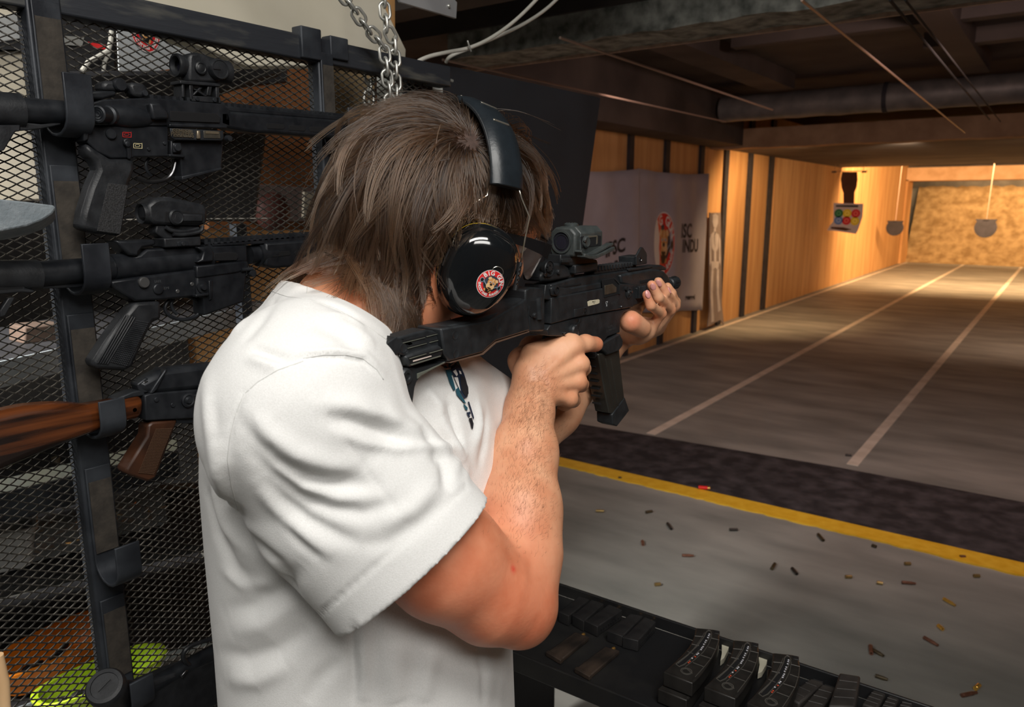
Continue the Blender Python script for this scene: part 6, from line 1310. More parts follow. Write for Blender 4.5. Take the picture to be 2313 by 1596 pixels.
def fold(pts, w, h, taper=True, side=0.):
    L = []; NL = []
    for (x0, y0), (x1, y1) in zip(pts[:-1], pts[1:]):
        n = max(2, int(math.hypot(x1-x0, y1-y0)/5))
        for i in range(n):
            t = i/n; hit, hn, _, _ = bvh_s.ray_cast(CP, ray(x0+(x1-x0)*t, y0+(y1-y0)*t).normalized())
            if hit is not None: L.append(tuple(hit)); NL.append(tuple(hn))
    if len(L) < 2: return
    NL = np.array(NL); L = np.array(L); lo, hi = L.min(0)-3*w, L.max(0)+3*w; idx = np.where(np.all((VS > lo) & (VS < hi), 1))[0]; Q = VS[idx]; best = np.full(len(idx), 1e9); bt = np.zeros(len(idx)); bn = np.zeros((len(idx), 3))
    for j in range(len(L)):
        d = np.sum((Q-L[j])**2, 1); m = d < best; best[m] = d[m]; bt[m] = j/(len(L)-1); bn[m] = NL[j]
    tp = np.sin(np.pi*np.clip(bt, .02, .98))**.6 if taper else 1
    VS[idx] += NS[idx]*(h*np.exp(-best/w**2)*tp*np.clip(np.sum(NS[idx]*bn, 1)*2, 0, 1))[:, None]
def C6(*q): return [(420+a*.624, 600+b*.624) for a, b in q]
folds = [  # (polyline, width, height)
 (C6((150, 700), (175, 850), (225, 985), (330, 1075), (400, 1190), (470, 1290)), .014, -.005), (C6((120, 620), (140, 760), (190, 930)), .012, .006),
 (C6((378, 345), (430, 330), (560, 330), (640, 345), (700, 400)), .005, -.004), (C6((400, 320), (560, 312), (650, 325), (715, 385)), .008, .004),
 (C6((240, 300), (300, 322), (378, 345)), .007, -.005), (C6((230, 330), (300, 352), (350, 370)), .009, .004),
 (C6((500, 545), (600, 560), (720, 600), (830, 650)), .010, -.006), (C6((480, 500), (620, 515), (760, 560), (900, 625)), .014, .007),
 (C6((540, 600), (650, 640), (760, 660), (850, 655), (930, 650)), .007, .004), (C6((870, 655), (930, 652), (975, 662), (985, 700), (975, 760)), .009, .004), (C6((905, 690), (935, 700), (945, 750), (940, 830)), .010, -.006),
 (C6((200, 560), (260, 640), (330, 710), (430, 770), (560, 790), (700, 795)), .011, -.006), (C6((230, 540), (300, 610), (400, 680), (520, 720), (660, 730)), .013, .006),
 (C6((215, 650), (300, 750), (400, 830), (520, 880), (640, 895), (800, 850)), .010, -.005), (C6((230, 610), (330, 720), (440, 800), (560, 840), (700, 835)), .010, .004),
 (C6((270, 760), (350, 850), (440, 920), (560, 980), (650, 1010)), .010, -.005), (C6((260, 800), (360, 920), (470, 1010), (560, 1050)), .012, .004),
 (C6((330, 900), (420, 1000), (500, 1070)), .009, -.004), (C6((640, 1010), (740, 1000), (850, 930), (960, 830)), .012, -.004), (C6((700, 940), (820, 880), (920, 780)), .014, .004),
 (C6((420, 370), (520, 540), (640, 720), (760, 880), (850, 1010)), .0035, -.0012), (C6((330, 560), (300, 700), (310, 830)), .0035, -.001),
 (C6((60, 330), (80, 500), (110, 700), (150, 900), (190, 1050)), .016, .006), (C6((100, 480), (110, 640), (150, 830), (200, 980)), .010, -.006), (C6((70, 800), (110, 960), (180, 1100), (280, 1180)), .014, -.006), (C6((90, 760), (150, 930), (240, 1060)), .012, .006),
 (C6((140, 1250), (240, 1230), (340, 1170), (430, 1080)), .014, -.005), (C6((160, 1330), (280, 1300), (420, 1200)), .016, .005), (C6((130, 1100), (200, 1150), (330, 1160)), .010, .004), (C6((110, 1400), (220, 1420), (330, 1390), (450, 1300)), .014, -.005), (C6((150, 1500), (260, 1500), (380, 1440)), .014, .005),
 (C6((612, 1300), (608, 1400), (612, 1500), (608, 1596)), .007, -.005), (C6((640, 1300), (640, 1450), (640, 1596)), .012, .005), (C6((900, 1380), (870, 1480), (860, 1596)), .016, .005), (C6((1060, 1380), (1080, 1480), (1080, 1596)), .010, -.004), (C6((760, 1350), (750, 1480), (760, 1596)), .020, .006), (C6((560, 1420), (480, 1500), (430, 1596)), .012, -.004),
 (C6((440, 60), (430, 200), (420, 320)), .0025, -.0015), (C6((425, 330), (330, 370), (210, 460), (170, 560), (150, 700)), .0028, -.0018), (C6((440, 200), (560, 240), (640, 330)), .016, -.004), (C6((500, 180), (620, 240), (700, 300)), .012, .004),
 (C6((300, 90), (240, 170), (160, 260)), .012, .003), (C6((330, 110), (270, 200), (200, 290)), .010, -.003), (C6((470, 120), (560, 150), (640, 200)), .010, -.004), (C6((500, 170), (590, 190), (660, 240)), .008, .003),
 # chest front between stock and arm
 ([(945, 960), (985, 1010), (1000, 1060)], .012, -.006), ([(975, 900), (1000, 960), (1045, 1030), (1055, 1090)], .010, .006), ([(1010, 900), (1035, 980), (1050, 1060)], .006, -.006), ([(1080, 900), (1085, 960), (1070, 1020)], .010, .004), ([(1100, 930), (1095, 1000), (1080, 1060)], .008, -.004), ([(960, 880), (990, 915), (1000, 945)], .010, .005)]
for f in folds: fold(f[0], f[1]*.72, f[2]*1.0)
# hem stitching
for s_ in (.021, .0245):
    L = []; 
    h0, h1 = hemA-hax*s_, hemB-hax*s_; a2, b2 = proj(h0), proj(h1); fold([(a2[0]+4, a2[1]-4), (b2[0]-6, b2[1]+5)], .0016, -.0014, False)
M_shirt = mat('white cotton jersey', (.72, .72, .705), (.78, .78, .77), rough=.85, scale=700, bump=.18, bscale=900, sheen=.2, detail=2)
def creases(m):
    nt = m.node_tree; N = nt.nodes; L = nt.links; b = N['Principled BSDF']; bp0 = b.inputs['Normal'].links[0].from_node
    tc = N.new('ShaderNodeTexCoord'); mp = N.new('ShaderNodeMapping'); mp.inputs['Rotation'].default_value = (.5, .3, .6); mp.inputs['Scale'].default_value = (1, 2.6, 1.3); L.new(tc.outputs['Object'], mp.inputs[0])
    n = N.new('ShaderNodeTexNoise'); n.noise_type = 'RIDGED_MULTIFRACTAL'; n.inputs['Scale'].default_value = 7; n.inputs['Detail'].default_value = 3; n.inputs['Distortion'].default_value = .6; L.new(mp.outputs[0], n.inputs['Vector'])
    bp = N.new('ShaderNodeBump'); bp.inputs['Strength'].default_value = .5; bp.inputs['Distance'].default_value = .008; L.new(n.outputs[0], bp.inputs['Height']); L.new(bp.outputs[0], bp0.inputs['Normal'])
creases(M_shirt)
VS = lap(VS, FS, 1, .3)
shirt = vmesh('t_shirt', VS, FS, M_shirt, P_, body)
bvh_s = BVHTree.FromPolygons([tuple(v) for v in VS.tolist()], FS.tolist())
# seams
M_seam = mat('seam thread', (.60, .60, .585), rough=.9)
def seam(pts, r=.0005, dash=False):
    L = []
    for (x0, y0), (x1, y1) in zip(pts[:-1], pts[1:]):
        n = max(2, int(math.hypot(x1-x0, y1-y0)/5))
        for i in range(n):
            h = bvh_s.ray_cast(CP, ray(x0+(x1-x0)*i/n, y0+(y1-y0)*i/n).normalized())
            if h[0] is not None and (not L or (h[0]-L[-1]).length < .02): L.append(h[0]-h[1]*r*.3)
    if len(L) < 4: return
    g = G()
    if dash:
        for i in range(0, len(L)-1, 1): g.tube([L[i], L[i].lerp(L[i+1], .6)], r, 5)
    else: g.tube(L, r, 6)
    put('seam', g, M_seam, P_, shirt, recalc=False, smooth=180)
seam(C6((425, 345), (330, 378), (260, 420), (210, 465), (180, 540), (160, 620), (150, 700), (165, 800), (200, 920), (225, 985)), .0006)
seam(C6((440, 60), (436, 130), (430, 200), (425, 270), (424, 335)), .0005); seam(C6((424, 335), (500, 322), (580, 322), (640, 335), (690, 375), (720, 420)), .0006)
seam([(606, 655), (650, 670), (700, 676), (760, 698), (830, 738), (885, 775)], .0006)
seam(C6((612, 1310), (610, 1400), (612, 1500), (608, 1590)), .0005)
for s_ in (.020, .0235):
    h0, h1 = hemA-hax*s_, hemB-hax*s_; a2, b2 = proj(h0), proj(h1); seam([(a2[0]+3, a2[1]-3), (b2[0]-10, b2[1]+8)], .00035, True)
# chest print
M_teal = mat('teal print', (.012, .075, .11), rough=.8); M_inkn = mat('navy print', (.008, .018, .045), rough=.8); M_inkk = mat('black print', (.008, .008, .012), rough=.8)
def decal(polys):
    it = []
    for pts, m, lift in polys:
        g = G(); k = []
        D = []
        for (x0, y0), (x1, y1) in zip(pts, pts[1:]+pts[:1]):
            n = max(1, int(math.hypot(x1-x0, y1-y0)/4)); D += [(x0+(x1-x0)*i/n, y0+(y1-y0)*i/n) for i in range(n)]
        ok = True; vs = []
        for x, y in D:
            p, n, _, _ = bvh_s.ray_cast(CP, ray(x, y).normalized())
            if p is None: ok = False; break
            vs.append(p+n*lift-ray(x, y).normalized()*.0015)
        if ok: g.add(vs, [tuple(range(len(vs)))]); it.append((g, m))
    return multi('chest_print', it, P_, shirt)
def C8(*q): return [(880+a*.2256, 740+b*.2256) for a, b in q]
pr = [(C8((536, 375), (560, 362), (600, 440), (640, 560), (655, 620), (636, 630), (600, 560)), M_teal, .0010), (C8((570, 350), (640, 340), (700, 400), (680, 420), (640, 370), (600, 400)), M_teal, .0010),
 (C8((575, 400), (592, 395), (625, 470), (612, 480)), M_teal, .0010), (C8((660, 340), (682, 330), (740, 470), (722, 480)), M_teal, .0010),
 (C8((655, 620), (690, 590), (700, 650), (740, 720), (760, 760), (738, 752), (690, 700), (665, 670)), M_teal, .0010),
 (C8((610, 400), (650, 368), (690, 380), (735, 460), (760, 540), (775, 620), (772, 690), (740, 710), (700, 640), (650, 520), (615, 450)), M_inkn, .0014), (C8((700, 480), (740, 500), (775, 600), (778, 660), (755, 700), (715, 640), (700, 560)), M_inkk, .0018),
 (C8((622, 440), (650, 420), (672, 470), (660, 490)), C_white, .0018), (C8((635, 500), (672, 500), (690, 590), (700, 640), (662, 560)), C_white, .0018), (C8((680, 430), (700, 440), (710, 470), (690, 465)), C_white, .0018),
 (C8((730, 765), (745, 770), (775, 800), (772, 830), (752, 820)), M_teal, .001), (C8((775, 740), (790, 740), (840, 900), (832, 920)), M_inkn, .001), (C8((762, 850), (800, 840), (806, 862), (790, 868), (800, 890), (790, 900), (776, 880)), M_inkn, .001),
 (C8((785, 910), (815, 900), (835, 960), (828, 1015), (812, 1005), (800, 950)), M_inkk, .001)]
decal(pr)
# trousers and shoes (lower body, below the picture)
TF = Field((-1.05, .25, -.01), (-.35, 1.05, .98), .008)
hipc = cz[0]; TF.union(lambda P: torso_low(P), (-1, .2, .8), (-.3, 1, .98), .01) if False else None
hp = N3((cz[0][0], cz[0][1], .88)); ellu(TF, hp, np.array([la, fa, (0, 0, 1)]).T, (.165, .150, .13), .02)
for s, st in ((1, -.06), (-1, .12)):
    h_ = hp+la*.085*s; kn_ = N3((h_[0]+.02*s, h_[1]+st*.6, .48)); an = N3((h_[0]+.03*s, h_[1]+st, .09)); chain_(TF, [(h_+N3((0, 0, -.02)), .098), (kn_, .072), (an, .060)], .03)
VT, FT = TF.mesh(); VT = lap(VT, FT, 2); vmesh('trousers', VT, FT, mat('dark trousers', (.02, .022, .03), (.035, .037, .045), rough=.85, scale=40), P_, body)
for s, st in ((1, -.06), (-1, .12)):
    h_ = hp+la*.085*s; an = Vector((h_[0]+.03*s, h_[1]+st, 0)); f = Vector((.25, .97, 0)).normalized(); r_ = Vector((f.y, -f.x, 0))
    put('shoe', G().ell(an+f*.05+Vector((0, 0, .045)), r_*.048, f*.14, Vector((0, 0, .045)), 24, 12).obox(an+f*.05+Vector((0, 0, .011)), r_*.042, f*.13, (0, 0, .011)), mat('dark shoe', (.02, .02, .02), rough=.5), P_, body, bevel=.004)

def arm_hair(polys, n, L, seed):
    r = random.Random(seed); S_ = []
    for i in range(n*3):
        if len(S_) >= n: break
        a, b, wdt = r.choice(polys); t = r.random(); x = a[0]+(b[0]-a[0])*t+r.gauss(0, wdt*.55); y = a[1]+(b[1]-a[1])*t+r.gauss(0, 25)
        h, nn = hitb(x, y)
        if h is None or bvh_s.ray_cast(CP, ray(x, y).normalized())[0] is not None and (bvh_s.ray_cast(CP, ray(x, y).normalized())[0]-CP).length < (h-CP).length: continue
        if (h-CP).length > 1.15: continue
        q, _ = hitb(x+(b[0]-a[0])*.03+4, y+(b[1]-a[1])*.03)
        d = (q-h).normalized() if q is not None else Vector((0, 0, 1)); d = (d*-1 if r.random() < .0 else d)
        side = nn.cross(d); d = (d*.8+side*r.uniform(-.7, .5)+nn*.25).normalized(); l = L*r.uniform(.5, 1.2)
        S_.append([h-nn*.0005, h+d*l*.35+nn*.0006, h+d*l*.7+side*l*.1+nn*.0006, h+d*l-nn*.0001+side*l*.22])
    hc = bpy.data.hair_curves.new('arm_hair'); hc.add_curves([4]*len(S_)); base = np.array(P_.location)
    hc.attributes['position'].data.foreach_set('vector', (np.array([[tuple(v) for v in s] for s in S_]).reshape(-1, 3)-base).astype(np.float32).ravel())
    at = hc.attributes.get('radius') or hc.attributes.new('radius', 'FLOAT', 'POINT'); at.data.foreach_set('value', np.tile(np.array([.00007, .00006, .00004, .00002], np.float32), len(S_)))
    hc.materials.append(mat('fine arm hair', (.28, .14, .075), rough=.5)); o = bpy.data.objects.new('arm_hair', hc); COL.objects.link(o); o.parent = body
arm_hair([((1185, 1230), (1200, 920), 75), ((1185, 1150), (1195, 880), 65), ((1190, 960), (1215, 850), 50)], 1900, .0075, 3)
# ---- hair
M_hair = bpy.data.materials.new('brown hair'); M_hair.use_nodes = True; nt = M_hair.node_tree; nt.nodes.clear()
ho = nt.nodes.new('ShaderNodeOutputMaterial'); hb = nt.nodes.new('ShaderNodeBsdfHairPrincipled'); hb.model = 'CHIANG'; hb.parametrization = 'COLOR'
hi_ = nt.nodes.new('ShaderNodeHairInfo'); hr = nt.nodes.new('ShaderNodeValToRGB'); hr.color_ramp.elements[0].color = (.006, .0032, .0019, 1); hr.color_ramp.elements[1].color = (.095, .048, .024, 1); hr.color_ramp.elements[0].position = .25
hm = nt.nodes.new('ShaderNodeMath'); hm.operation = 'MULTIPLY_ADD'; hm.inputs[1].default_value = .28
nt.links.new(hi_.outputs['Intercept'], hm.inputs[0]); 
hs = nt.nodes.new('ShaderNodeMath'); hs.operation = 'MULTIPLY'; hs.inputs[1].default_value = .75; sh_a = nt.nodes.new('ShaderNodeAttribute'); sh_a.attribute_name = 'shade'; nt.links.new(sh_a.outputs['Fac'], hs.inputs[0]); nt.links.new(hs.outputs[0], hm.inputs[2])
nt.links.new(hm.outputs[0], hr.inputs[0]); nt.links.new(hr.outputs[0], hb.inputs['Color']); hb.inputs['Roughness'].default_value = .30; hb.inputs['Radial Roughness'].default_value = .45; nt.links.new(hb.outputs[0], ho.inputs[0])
EC = np.array((0, -.014, .006)); ER = np.array((.079, .100, .101))
def to_l(P): return (P-HC)@HA
def to_w(L): return HC+L@HA.T
wl = to_l(A(1052, 345, .80)[None])[0]-EC; wl = wl/np.sqrt(np.sum((wl/ER)**2)); WH = wl
g_l = np.array((0, 0, -1.))@HA      # gravity in head space
BY0 = -.003
NKp = [to_l(x[None])[0]-EC for x in (hd(0, -.025, -.05), A(905, 640, .855), A(810, 735, .85), A(720, 800, .80))]; NK = [(NKp[0], NKp[1], .058, .060), (NKp[1], NKp[2], .060, .072), (NKp[2], NKp[3], .082, .078)]
def strands(nclump, per, seed, nape=False):
    r = np.random.default_rng(seed); D = r.normal(size=(nclump*6, 3)); D /= np.linalg.norm(D, axis=1)[:, None]
    D = D[(D[:, 2] > -.50-.35*(D[:, 1] < -.2)) & ~((D[:, 1] > .62) & (D[:, 2] < .30)) & ~((np.abs(D[:, 0]) > .80) & (D[:, 2] < -.10) & (D[:, 1] > -.45))][:nclump]
    if nape: D = r.normal(size=(nclump*14, 3)); D /= np.linalg.norm(D, axis=1)[:, None]; D = D[(D[:, 2] < .05) & (D[:, 2] > -.92) & (D[:, 1] < -.10)][:nclump]
    D = D[np.linalg.norm(D*ER/np.sqrt(np.sum(D**2, 1))[:, None]-WH, axis=1) > .007]
    n = len(D); back = np.clip(-D[:, 1], 0, 1); front = np.clip(D[:, 1], 0, 1); side = np.abs(D[:, 0]); low = np.clip(-D[:, 2]+.15, 0, 1)
    Lc = .140+.070*back-.02*low-.062*front-.055*side*(D[:, 1] > -.35)*(D[:, 2] < .5)
    Lc = np.where(nape, .085+.03*r.uniform(0, 1, n), Lc); Lc *= r.uniform(.75, 1.12, n); H0 = r.uniform(.003, .022, n)*(1-.35*side)*(1+.1*back)*(1+.35*((D[:, 1] > .25) & (D[:, 2] > .1)))
    ci = np.repeat(np.arange(n), per); N = len(ci); spread = r.normal(size=(N, 3))*.0042; R0 = D[ci]*ER+spread; R0 /= np.sqrt(np.sum((R0/ER)**2, 1))[:, None]
    L = Lc[ci]*r.uniform(.82, 1.05, N); Ht = H0[ci]*r.uniform(.7, 1.2, N)
    steps = 17; pos = R0.copy(); nrm = pos/ER**2; nrm /= np.linalg.norm(nrm, axis=1)[:, None]
    out = [pos*.985]; cl = r.normal(size=(n, 3))*.34; cph = r.uniform(0, 6.28, n); fl_ = r.uniform(.2, 1., n)
    d = nrm*.55; st = (L/steps)[:, None]
    frz = np.zeros(N, bool); zl = r.uniform(-.012, .012, N)+.0; zc_ = r.uniform(-.004, .010, N); zb = -r.uniform(.112, .165, N)
    for s in range(steps):
        k = s/steps; rad = np.sqrt(np.sum((pos/ER)**2, 1)); nrm = pos/ER**2; nrm /= np.linalg.norm(nrm, axis=1)[:, None]
        fw = pos-WH; fw -= nrm*np.sum(fw*nrm, 1)[:, None]; dw = np.linalg.norm(fw, axis=1)[:, None]; fw /= np.maximum(dw, 1e-4)
        gt = g_l-nrm*(nrm@g_l)[:, None]; wg = np.clip(.35+.9*dw/.16+.3*k, 0, 1.3)
        t = fw*(1.1-wg*.5)+gt*wg*1.0; t /= np.maximum(np.linalg.norm(t, axis=1), 1e-5)[:, None]
        wob = cl[ci]*(.35+.65*k)+.10*np.stack([np.sin(cph[ci]+k*5), np.cos(cph[ci]+k*4.1), np.sin(cph[ci]*2+k*6)], 1)
        dist_ = (rad-1)*.09; lift = (Ht*np.minimum(1, k*4)-dist_)*10
        free = np.clip((-(pos[:, 2])-.055)/.03, 0, 1)*(pos[:, 1] < .02)
        tt = t+wob+nrm*np.clip(lift, -1, 1)[:, None]*(1-free*.6)[:, None]
        flare = free*k*fl_[ci]*.85
        hz_ = pos*np.array((1, 1, 0.))[None]; hz_ = hz_+np.array((-.035, -.02, 0))[None]; hz_ /= np.maximum(np.linalg.norm(hz_, axis=1), 1e-4)[:, None]; tt = tt*(1-free[:, None]*.45)+(g_l[None]*.60)*free[:, None]+hz_*flare[:, None]*.85
        d = d*.42+tt*.58; d /= np.maximum(np.linalg.norm(d, axis=1), 1e-5)[:, None]; pos = pos+d*st*(~frz)[:, None]
        frz |= ((pos[:, 1] > .035) & (pos[:, 2] < zl)) | ((np.abs(pos[:, 0]) > .045) & (pos[:, 1] > -.036) & (pos[:, 2] < zc_)) | (pos[:, 2] < zb)
        # draw the lock together towards its tip
        if s > 3:
            cen = np.stack([np.bincount(ci, weights=pos[:, j], minlength=n) for j in range(3)], 1)/per; pos = pos+(cen[ci]-pos)*.09
        rad = np.sqrt(np.sum((pos/ER)**2, 1)); bad = rad < 1.035; pos[bad] *= (1.035/rad[bad])[:, None]
        for (ca, cb, r0, r1) in NK:
            ab = cb-ca; tq = np.clip(((pos-ca)@ab)/(ab@ab), 0, 1)[:, None]; cp_ = ca+tq*ab; dv = pos-cp_; dl = np.linalg.norm(dv, axis=1)[:, None]; rr = r0+(r1-r0)*tq+.004+Ht[:, None]*.35; mk = (dl < rr)[:, 0] & (pos[:, 2] < -.02); pos[mk] = (cp_+dv/np.maximum(dl, 1e-4)*rr)[mk]
        # keep clear of the muff cup and flat under its band
        for sx in (-1, 1):
            q = pos-(np.array((sx*.098, -.004, -.052))-EC); m = (np.abs(q[:, 0]) < .030) & ((q[:, 1]/.046)**2+(q[:, 2]/.054)**2 < 1); pos[m, 1] = pos[m, 1]-.004; pos[m, 0] -= sx*.004
        bm_ = (np.abs(pos[:, 1]-(BY0+.008)) < .020) & (pos[:, 2] > .0); rad = np.sqrt(np.sum((pos/ER)**2, 1)); m = bm_ & (rad > 1.12); pos[m] *= (1.12/rad[m])[:, None]
        out.append(pos.copy())
    global SHD; SHD = np.clip(r.beta(1.6, 2.2, n)[ci]*.8+r.uniform(0, .3, N), 0, 1)
    return np.stack(out, 1)+EC
SHD = None; S1 = strands(1500, 20, 1); h1 = SHD; S2 = strands(1000, 3, 9); h2 = SHD; S3 = strands(700, 18, 5, True); h3 = SHD
SA = np.concatenate([S1, S2, S3]); SHD = np.concatenate([h1, h2, h3]); nS, nP = SA.shape[:2]; SW = to_w(SA.reshape(-1, 3))
# push strands out of the clothes
hc = bpy.data.hair_curves.new('hair'); hc.add_curves([nP]*nS)
hc.attributes['position'].data.foreach_set('vector', (SW-np.array(P_.location)).astype(np.float32).ravel())
rad_ = np.tile(np.linspace(1, .25, nP)**.6*.00036, nS).astype(np.float32); rad_ *= np.repeat(rng.uniform(.6, 1.25, nS), nP).astype(np.float32)
at = hc.attributes.get('radius') or hc.attributes.new('radius', 'FLOAT', 'POINT'); at.data.foreach_set('value', rad_)
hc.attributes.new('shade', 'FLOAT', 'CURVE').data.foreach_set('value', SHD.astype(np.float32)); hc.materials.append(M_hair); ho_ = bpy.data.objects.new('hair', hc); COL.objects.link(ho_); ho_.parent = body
# scalp under the hair
M_scalp = mat('scalp and hair roots', (.030, .017, .012), (.06, .034, .026), rough=.8, scale=200)
g = G(); HF = Field(HC-.16, HC+.16, .004); ellu(HF, to_w(EC[None])[0], HA, ER*1.012, .002)
HF.cut(lambda P: -(((P[0]-hd(0, .072, .0)[0])*HA[0][1]+(P[1]-hd(0, .072, 0)[1])*HA[1][1]+(P[2]-hd(0, .072, 0)[2])*HA[2][1])+0*P[0]) , HC-.2, HC+.2, .004)
HF.cut(lambda P: ((P[0]-hd(0, 0, -.045)[0])*HA[0][2]+(P[1]-hd(0, 0, -.045)[1])*HA[1][2]+(P[2]-hd(0, 0, -.045)[2])*HA[2][2])+0*P[0], HC-.2, HC+.2, .004)
Vh, Fh_ = HF.mesh(); vmesh('scalp', Vh, Fh_, M_scalp, P_, body)
# ---- ear muffs
M_cup = mat('glossy black cup', (.006, .007, .008), rough=.10, coat=.6, spec=.6); M_cush = mat('soft black cushion', (.012, .012, .013), rough=.55)
M_ylw = mat('yellow plate', (.80, .55, .02), rough=.4); M_band = mat('padded black band', (.009, .012, .015), (.012, .016, .020), rough=.33, scale=60, bump=.1); M_wirem = mat('sprung steel wire', (.62, .58, .50), rough=.25, metal=.9)
EM = thing('ear_muffs', 'black ear muffs with padded headband and round red badge', 'ear muffs', Vector(hd(.1, 0, -.05)))
def v3(a): return Vector(tuple(a))
hr_, hf_, hu_ = v3(HA[:, 0]), v3(HA[:, 1]), v3(HA[:, 2])
CY, CZ = -.004, -.046
def cupset(s):
    back = math.radians(24); ax = (hr_*s*math.cos(back)-hf_*math.sin(back)-hu_*.06).normalized(); up = (hu_-ax*hu_.dot(ax)).normalized(); up = (Quaternion(ax, math.radians(-8*s)) @ up); fr = up.cross(ax)*s; fr = fr if fr.dot(hf_) > 0 else -fr
    c = v3(hd(s*.080, CY, CZ))
    def oval(rx, rz, z, n=48, e=2.3):
        P = []
        for k in range(n):
            a = 2*math.pi*k/n; ca, sa = math.cos(a), math.sin(a); w = 1+.10*sa   # a little wider at the top
            P.append(c+ax*z+fr*(rx*w*math.copysign(abs(ca)**(2/e), ca))+up*(rz*math.copysign(abs(sa)**(2/e), sa)))
        return P
    def loft(prof, n=48):
        g = G(); 
        for rx, rz, z in prof: g.v += [tuple(p) for p in oval(rx, rz, z, n)]
        for i in range(len(prof)-1):
            for j in range(n): g.f.append((i*n+j, i*n+(j+1) % n, (i+1)*n+(j+1) % n, (i+1)*n+j))
        g.f.append(tuple(range(n-1, -1, -1))); g.f.append(tuple((len(prof)-1)*n+j for j in range(n))); return g
    put('cushion', loft([(.034, .044, -.004), (.040, .050, .001), (.041, .051, .008), (.037, .047, .013)]), M_cush, EM, smooth=60)
    put('yellow_plate', loft([(.0385, .0485, .0125), (.0400, .0505, .0130), (.0400, .0505, .0142), (.0385, .0485, .0146)]), M_ylw, EM, smooth=60)
    cup = put('ear_cup', loft([(.0380, .0480, .0145), (.0398, .0503, .0150), (.0402, .0508, .017), (.0398, .0503, .0200), (.0370, .0475, .0225), (.0366, .0472, .0232), (.0372, .0478, .0240), (.0366, .0470, .0280), (.0350, .0450, .0330), (.0318, .0412, .0378), (.0270, .0360, .0410), (.0200, .0280, .0435), (.0120, .0170, .0450), (.005, .007, .0455)]), M_cup, EM, smooth=70)
    return c, ax, up, fr, cup
cR = cupset(1); cL = cupset(-1)
c, ax, up, fr, cup = cR
dbg = [proj(c+ax*.04), proj(c+up*.05+ax*.03), proj(c-up*.05+ax*.03), proj(c+fr*.04+ax*.02), proj(c-fr*.04+ax*.02)]
print('CUPC', [round(t) for t in proj(c+ax*.03)[:2]]); print('CUP', [tuple(round(t) for t in q[:2]) for q in dbg])
# badge on the cup face, following its curve
bvc = BVHTree.FromObject(cup, bpy.context.evaluated_depsgraph_get()); off_ = v3(EM.location)
def badge_on(cx, cy, R):
    p0, n0 = None, None
    h = bvc.ray_cast(CP-off_, ray(cx, cy).normalized()); p0 = h[0]+off_; n0 = h[1]; n0 = n0 if n0.dot(ray(cx, cy)) < 0 else -n0
    uy = (up-n0*up.dot(n0)).normalized(); ux = uy.cross(n0); tl = Quaternion(n0, math.radians(-4)); uy = tl @ uy; ux = tl @ ux
    def mp(a, b, h_):
        q = p0+ux*a*R+uy*b*R+n0*.02; r = bvc.ray_cast(q-off_, -n0)
        if r[0] is None: return q-n0*.019
        return r[0]+off_+n0*(h_*.9+.0004)
    return mp
R_b = .0150; mp = badge_on(1108, 641, R_b); it = badge((0, 0, 0), (1, 0, 0), (0, 1, 0), R_b, mp)
multi('badge_sticker', it, EM, cup)
g = G(); pts = [v3(mp(.42*math.cos(t), .98+.34*math.sin(t), .0002)) for t in [math.pi*k/12 for k in range(13)]]; g.tube([v3(mp(.42, .9, .0002))]+pts+[v3(mp(-.42, .9, .0002))], .00028, 6); put('moulded_mark', g, M_wirem, EM, cup)
# headband
def bandpt(a, r): return v3(hd(math.sin(a)*.096*r, BY-.010*math.cos(a), .002+math.cos(a)*.108*r))
BY = -.003
g = G(); n = 44; a0, a1 = math.radians(-68), math.radians(68)
prof = [(-.021, .000), (-.0215, .004), (-.017, .0085), (-.008, .0105), (.008, .0105), (.017, .0085), (.0215, .004), (.021, .000), (.012, -.001), (-.012, -.001)]
for i in range(n+1):
    a = a0+(a1-a0)*i/n; p = bandpt(a, 1.05); q = bandpt(a+.01, 1.05); t = (q-p).normalized(); rad = (p-v3(hd(0, .01, .01))); w = hf_; w = (w-t*w.dot(t)).normalized(); nn = t.cross(w); nn = nn if nn.dot(rad) > 0 else -nn
    pin = 1-.18*math.exp(-((i % 9)/1.2)**2) if False else 1
    for (u, v) in prof: g.v.append(tuple(p+w*u+nn*(v*pin)))
m = len(prof)
for i in range(n):
    for j in range(m): g.f.append((i*m+j, i*m+(j+1) % m, (i+1)*m+(j+1) % m, (i+1)*m+j))
g.f += [tuple(range(m-1, -1, -1)), tuple(n*m+j for j in range(m))]
bd = put('headband', g, M_band, EM, bevel=.001, smooth=50)
for a in (-30, -8, 14, 31):
    a = math.radians(a); p = bandpt(a, 1.05); rad = (p-v3(hd(0, .01, .01))); t = (bandpt(a+.01, 1.05)-p).normalized(); w = (hf_-t*hf_.dot(t)).normalized(); nn = t.cross(w); nn = nn if nn.dot(rad) > 0 else -nn
    put('band_slot', G().obox(p+nn*.0106, w*.011, t*.0015, nn*.0006), M_wirem, EM, bd, bevel=.0006)
print('BAND', [tuple(round(t) for t in proj(bandpt(math.radians(a), 1.1))[:2]) for a in (0, 20, 47)])
e = bandpt(a1, 1.05)
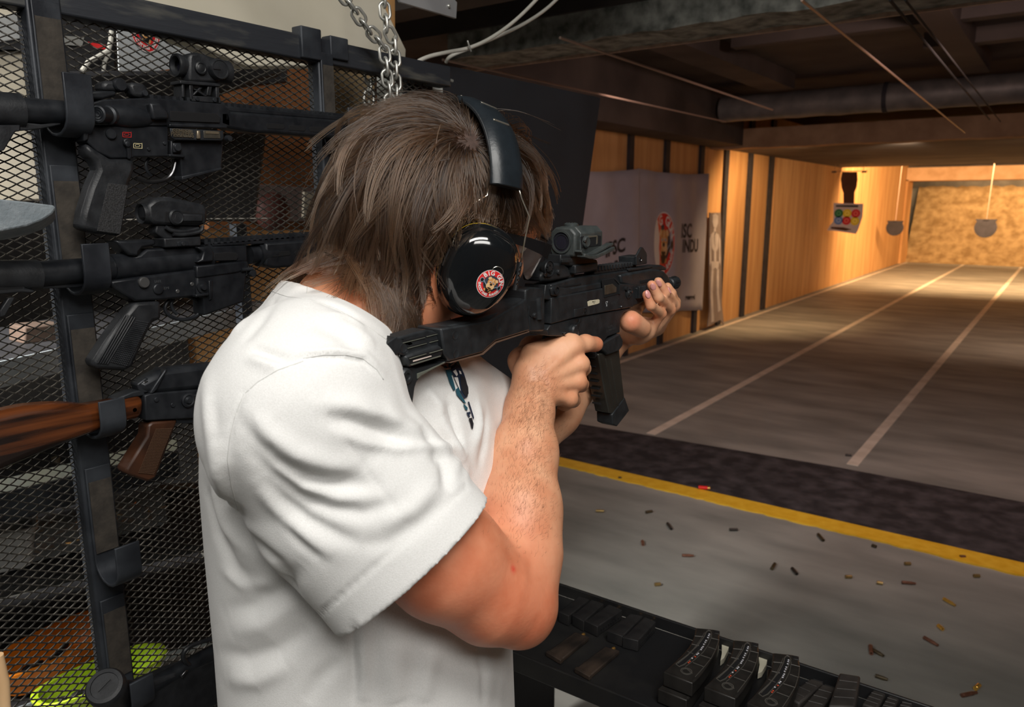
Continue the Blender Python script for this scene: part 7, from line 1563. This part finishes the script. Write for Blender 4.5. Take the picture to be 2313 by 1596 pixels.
for s, pp in ((1, [(1173, 430, 0), (1178, 447, 0), (1196, 490, .004), (1186, 540, .003), (1176, 592, 0)]), (-1, [(1103, 424, 0), (1101, 441, 0), (1072, 458, .002), (1050, 476, .004), (1036, 508, .006), (1022, 552, .006)])):
    de = proj(e)[2]; dc = proj(c+ax*.022+fr*s*.038)[2]; m = len(pp); P = [atD(x, y, de+(dc-de)*i/(m-1)-z) for i, (x, y, z) in enumerate(pp)]
    put('wire_arm', G().tube(P, .00085, 10), M_wirem, EM, recalc=False, smooth=180)
    q = P[-1]; r = atD(*( (1163, 655) if s > 0 else (1003, 600)), dc+.002); put('arm_slider', G().tube([q, q.lerp(r, .5), r], [.0022, .0026, .0030], 10), M_cush, EM)
    for k in range(5): put('slider_notch', G().tube([q.lerp(r, .15+k*.15)+Vector((.0022, -.0015, 0)), q.lerp(r, .18+k*.15)+Vector((.0028, -.002, 0))], .0010, 6), M_cup, EM)
# ---- glasses
GL = thing('safety_glasses', 'clear safety glasses with black temple arm worn under the ear muffs', 'glasses', v3(hd(.05, .08, -.01)))
M_frame = mat('black glasses frame', (.010, .010, .011), rough=.25); M_clear = mat('clear lens', (.80, .76, .74), rough=.04, alpha=.28, spec=.8)
def gl(a, b, c_): return v3(hd(a, b, c_))
g = G(); P = [gl(.082, .020, -.004), gl(.080, .055, -.004), gl(.077, .082, -.006), gl(.073, .096, -.008)]
for k in range(3):
    p, q = P[k], P[k+1]; hh_ = .0045+.0014*k; g.add([tuple(x) for x in (p-hu_*hh_, p+hu_*hh_, q+hu_*(hh_+.0012), q-hu_*(hh_+.0012), p-hu_*hh_+hr_*.003, p+hu_*hh_+hr_*.003, q+hu_*(hh_+.0012)+hr_*.003, q-hu_*(hh_+.0012)+hr_*.003)], [(0, 1, 2, 3), (7, 6, 5, 4), (0, 4, 5, 1), (1, 5, 6, 2), (2, 6, 7, 3), (3, 7, 4, 0)])
put('temple_arm', g, M_frame, GL, smooth=None)
g = G(); P = [gl(-.082, .020, -.004), gl(-.073, .096, -.008)]; g.tube(P, .003, 8); put('temple_arm', g, M_frame, GL)
for s in (1, -1):
    vs = []; n = 12; m = 6
    for i in range(n+1):
        u = i/n; x = s*(.010+.066*u); y = .116-.026*u**2.2
        top = .012-.004*u; bot = -.040+.018*abs(u-.55)*1.2
        for j in range(m+1): t = j/m; z = top+(bot-top)*t; vs.append(tuple(gl(x*(1-.04*t), y-.006*t, z-.010)))
    fs = [(i*(m+1)+j, i*(m+1)+j+1, (i+1)*(m+1)+j+1, (i+1)*(m+1)+j) for i in range(n) for j in range(m)]
    o = put('lens', G().add(vs, fs), M_clear, GL, smooth=180); md = o.modifiers.new('thick', 'SOLIDIFY'); md.thickness = .0018
    put('brow_bar', G().tube([gl(s*(.006+.070*k/10), .117-.026*(k/10)**2.2, .003) for k in range(11)], .003, 8), M_frame, GL)
put('bridge', G().tube([gl(-.010, .116, -.004), gl(0, .119, -.002), gl(.010, .116, -.004)], .0025, 8), M_frame, GL)
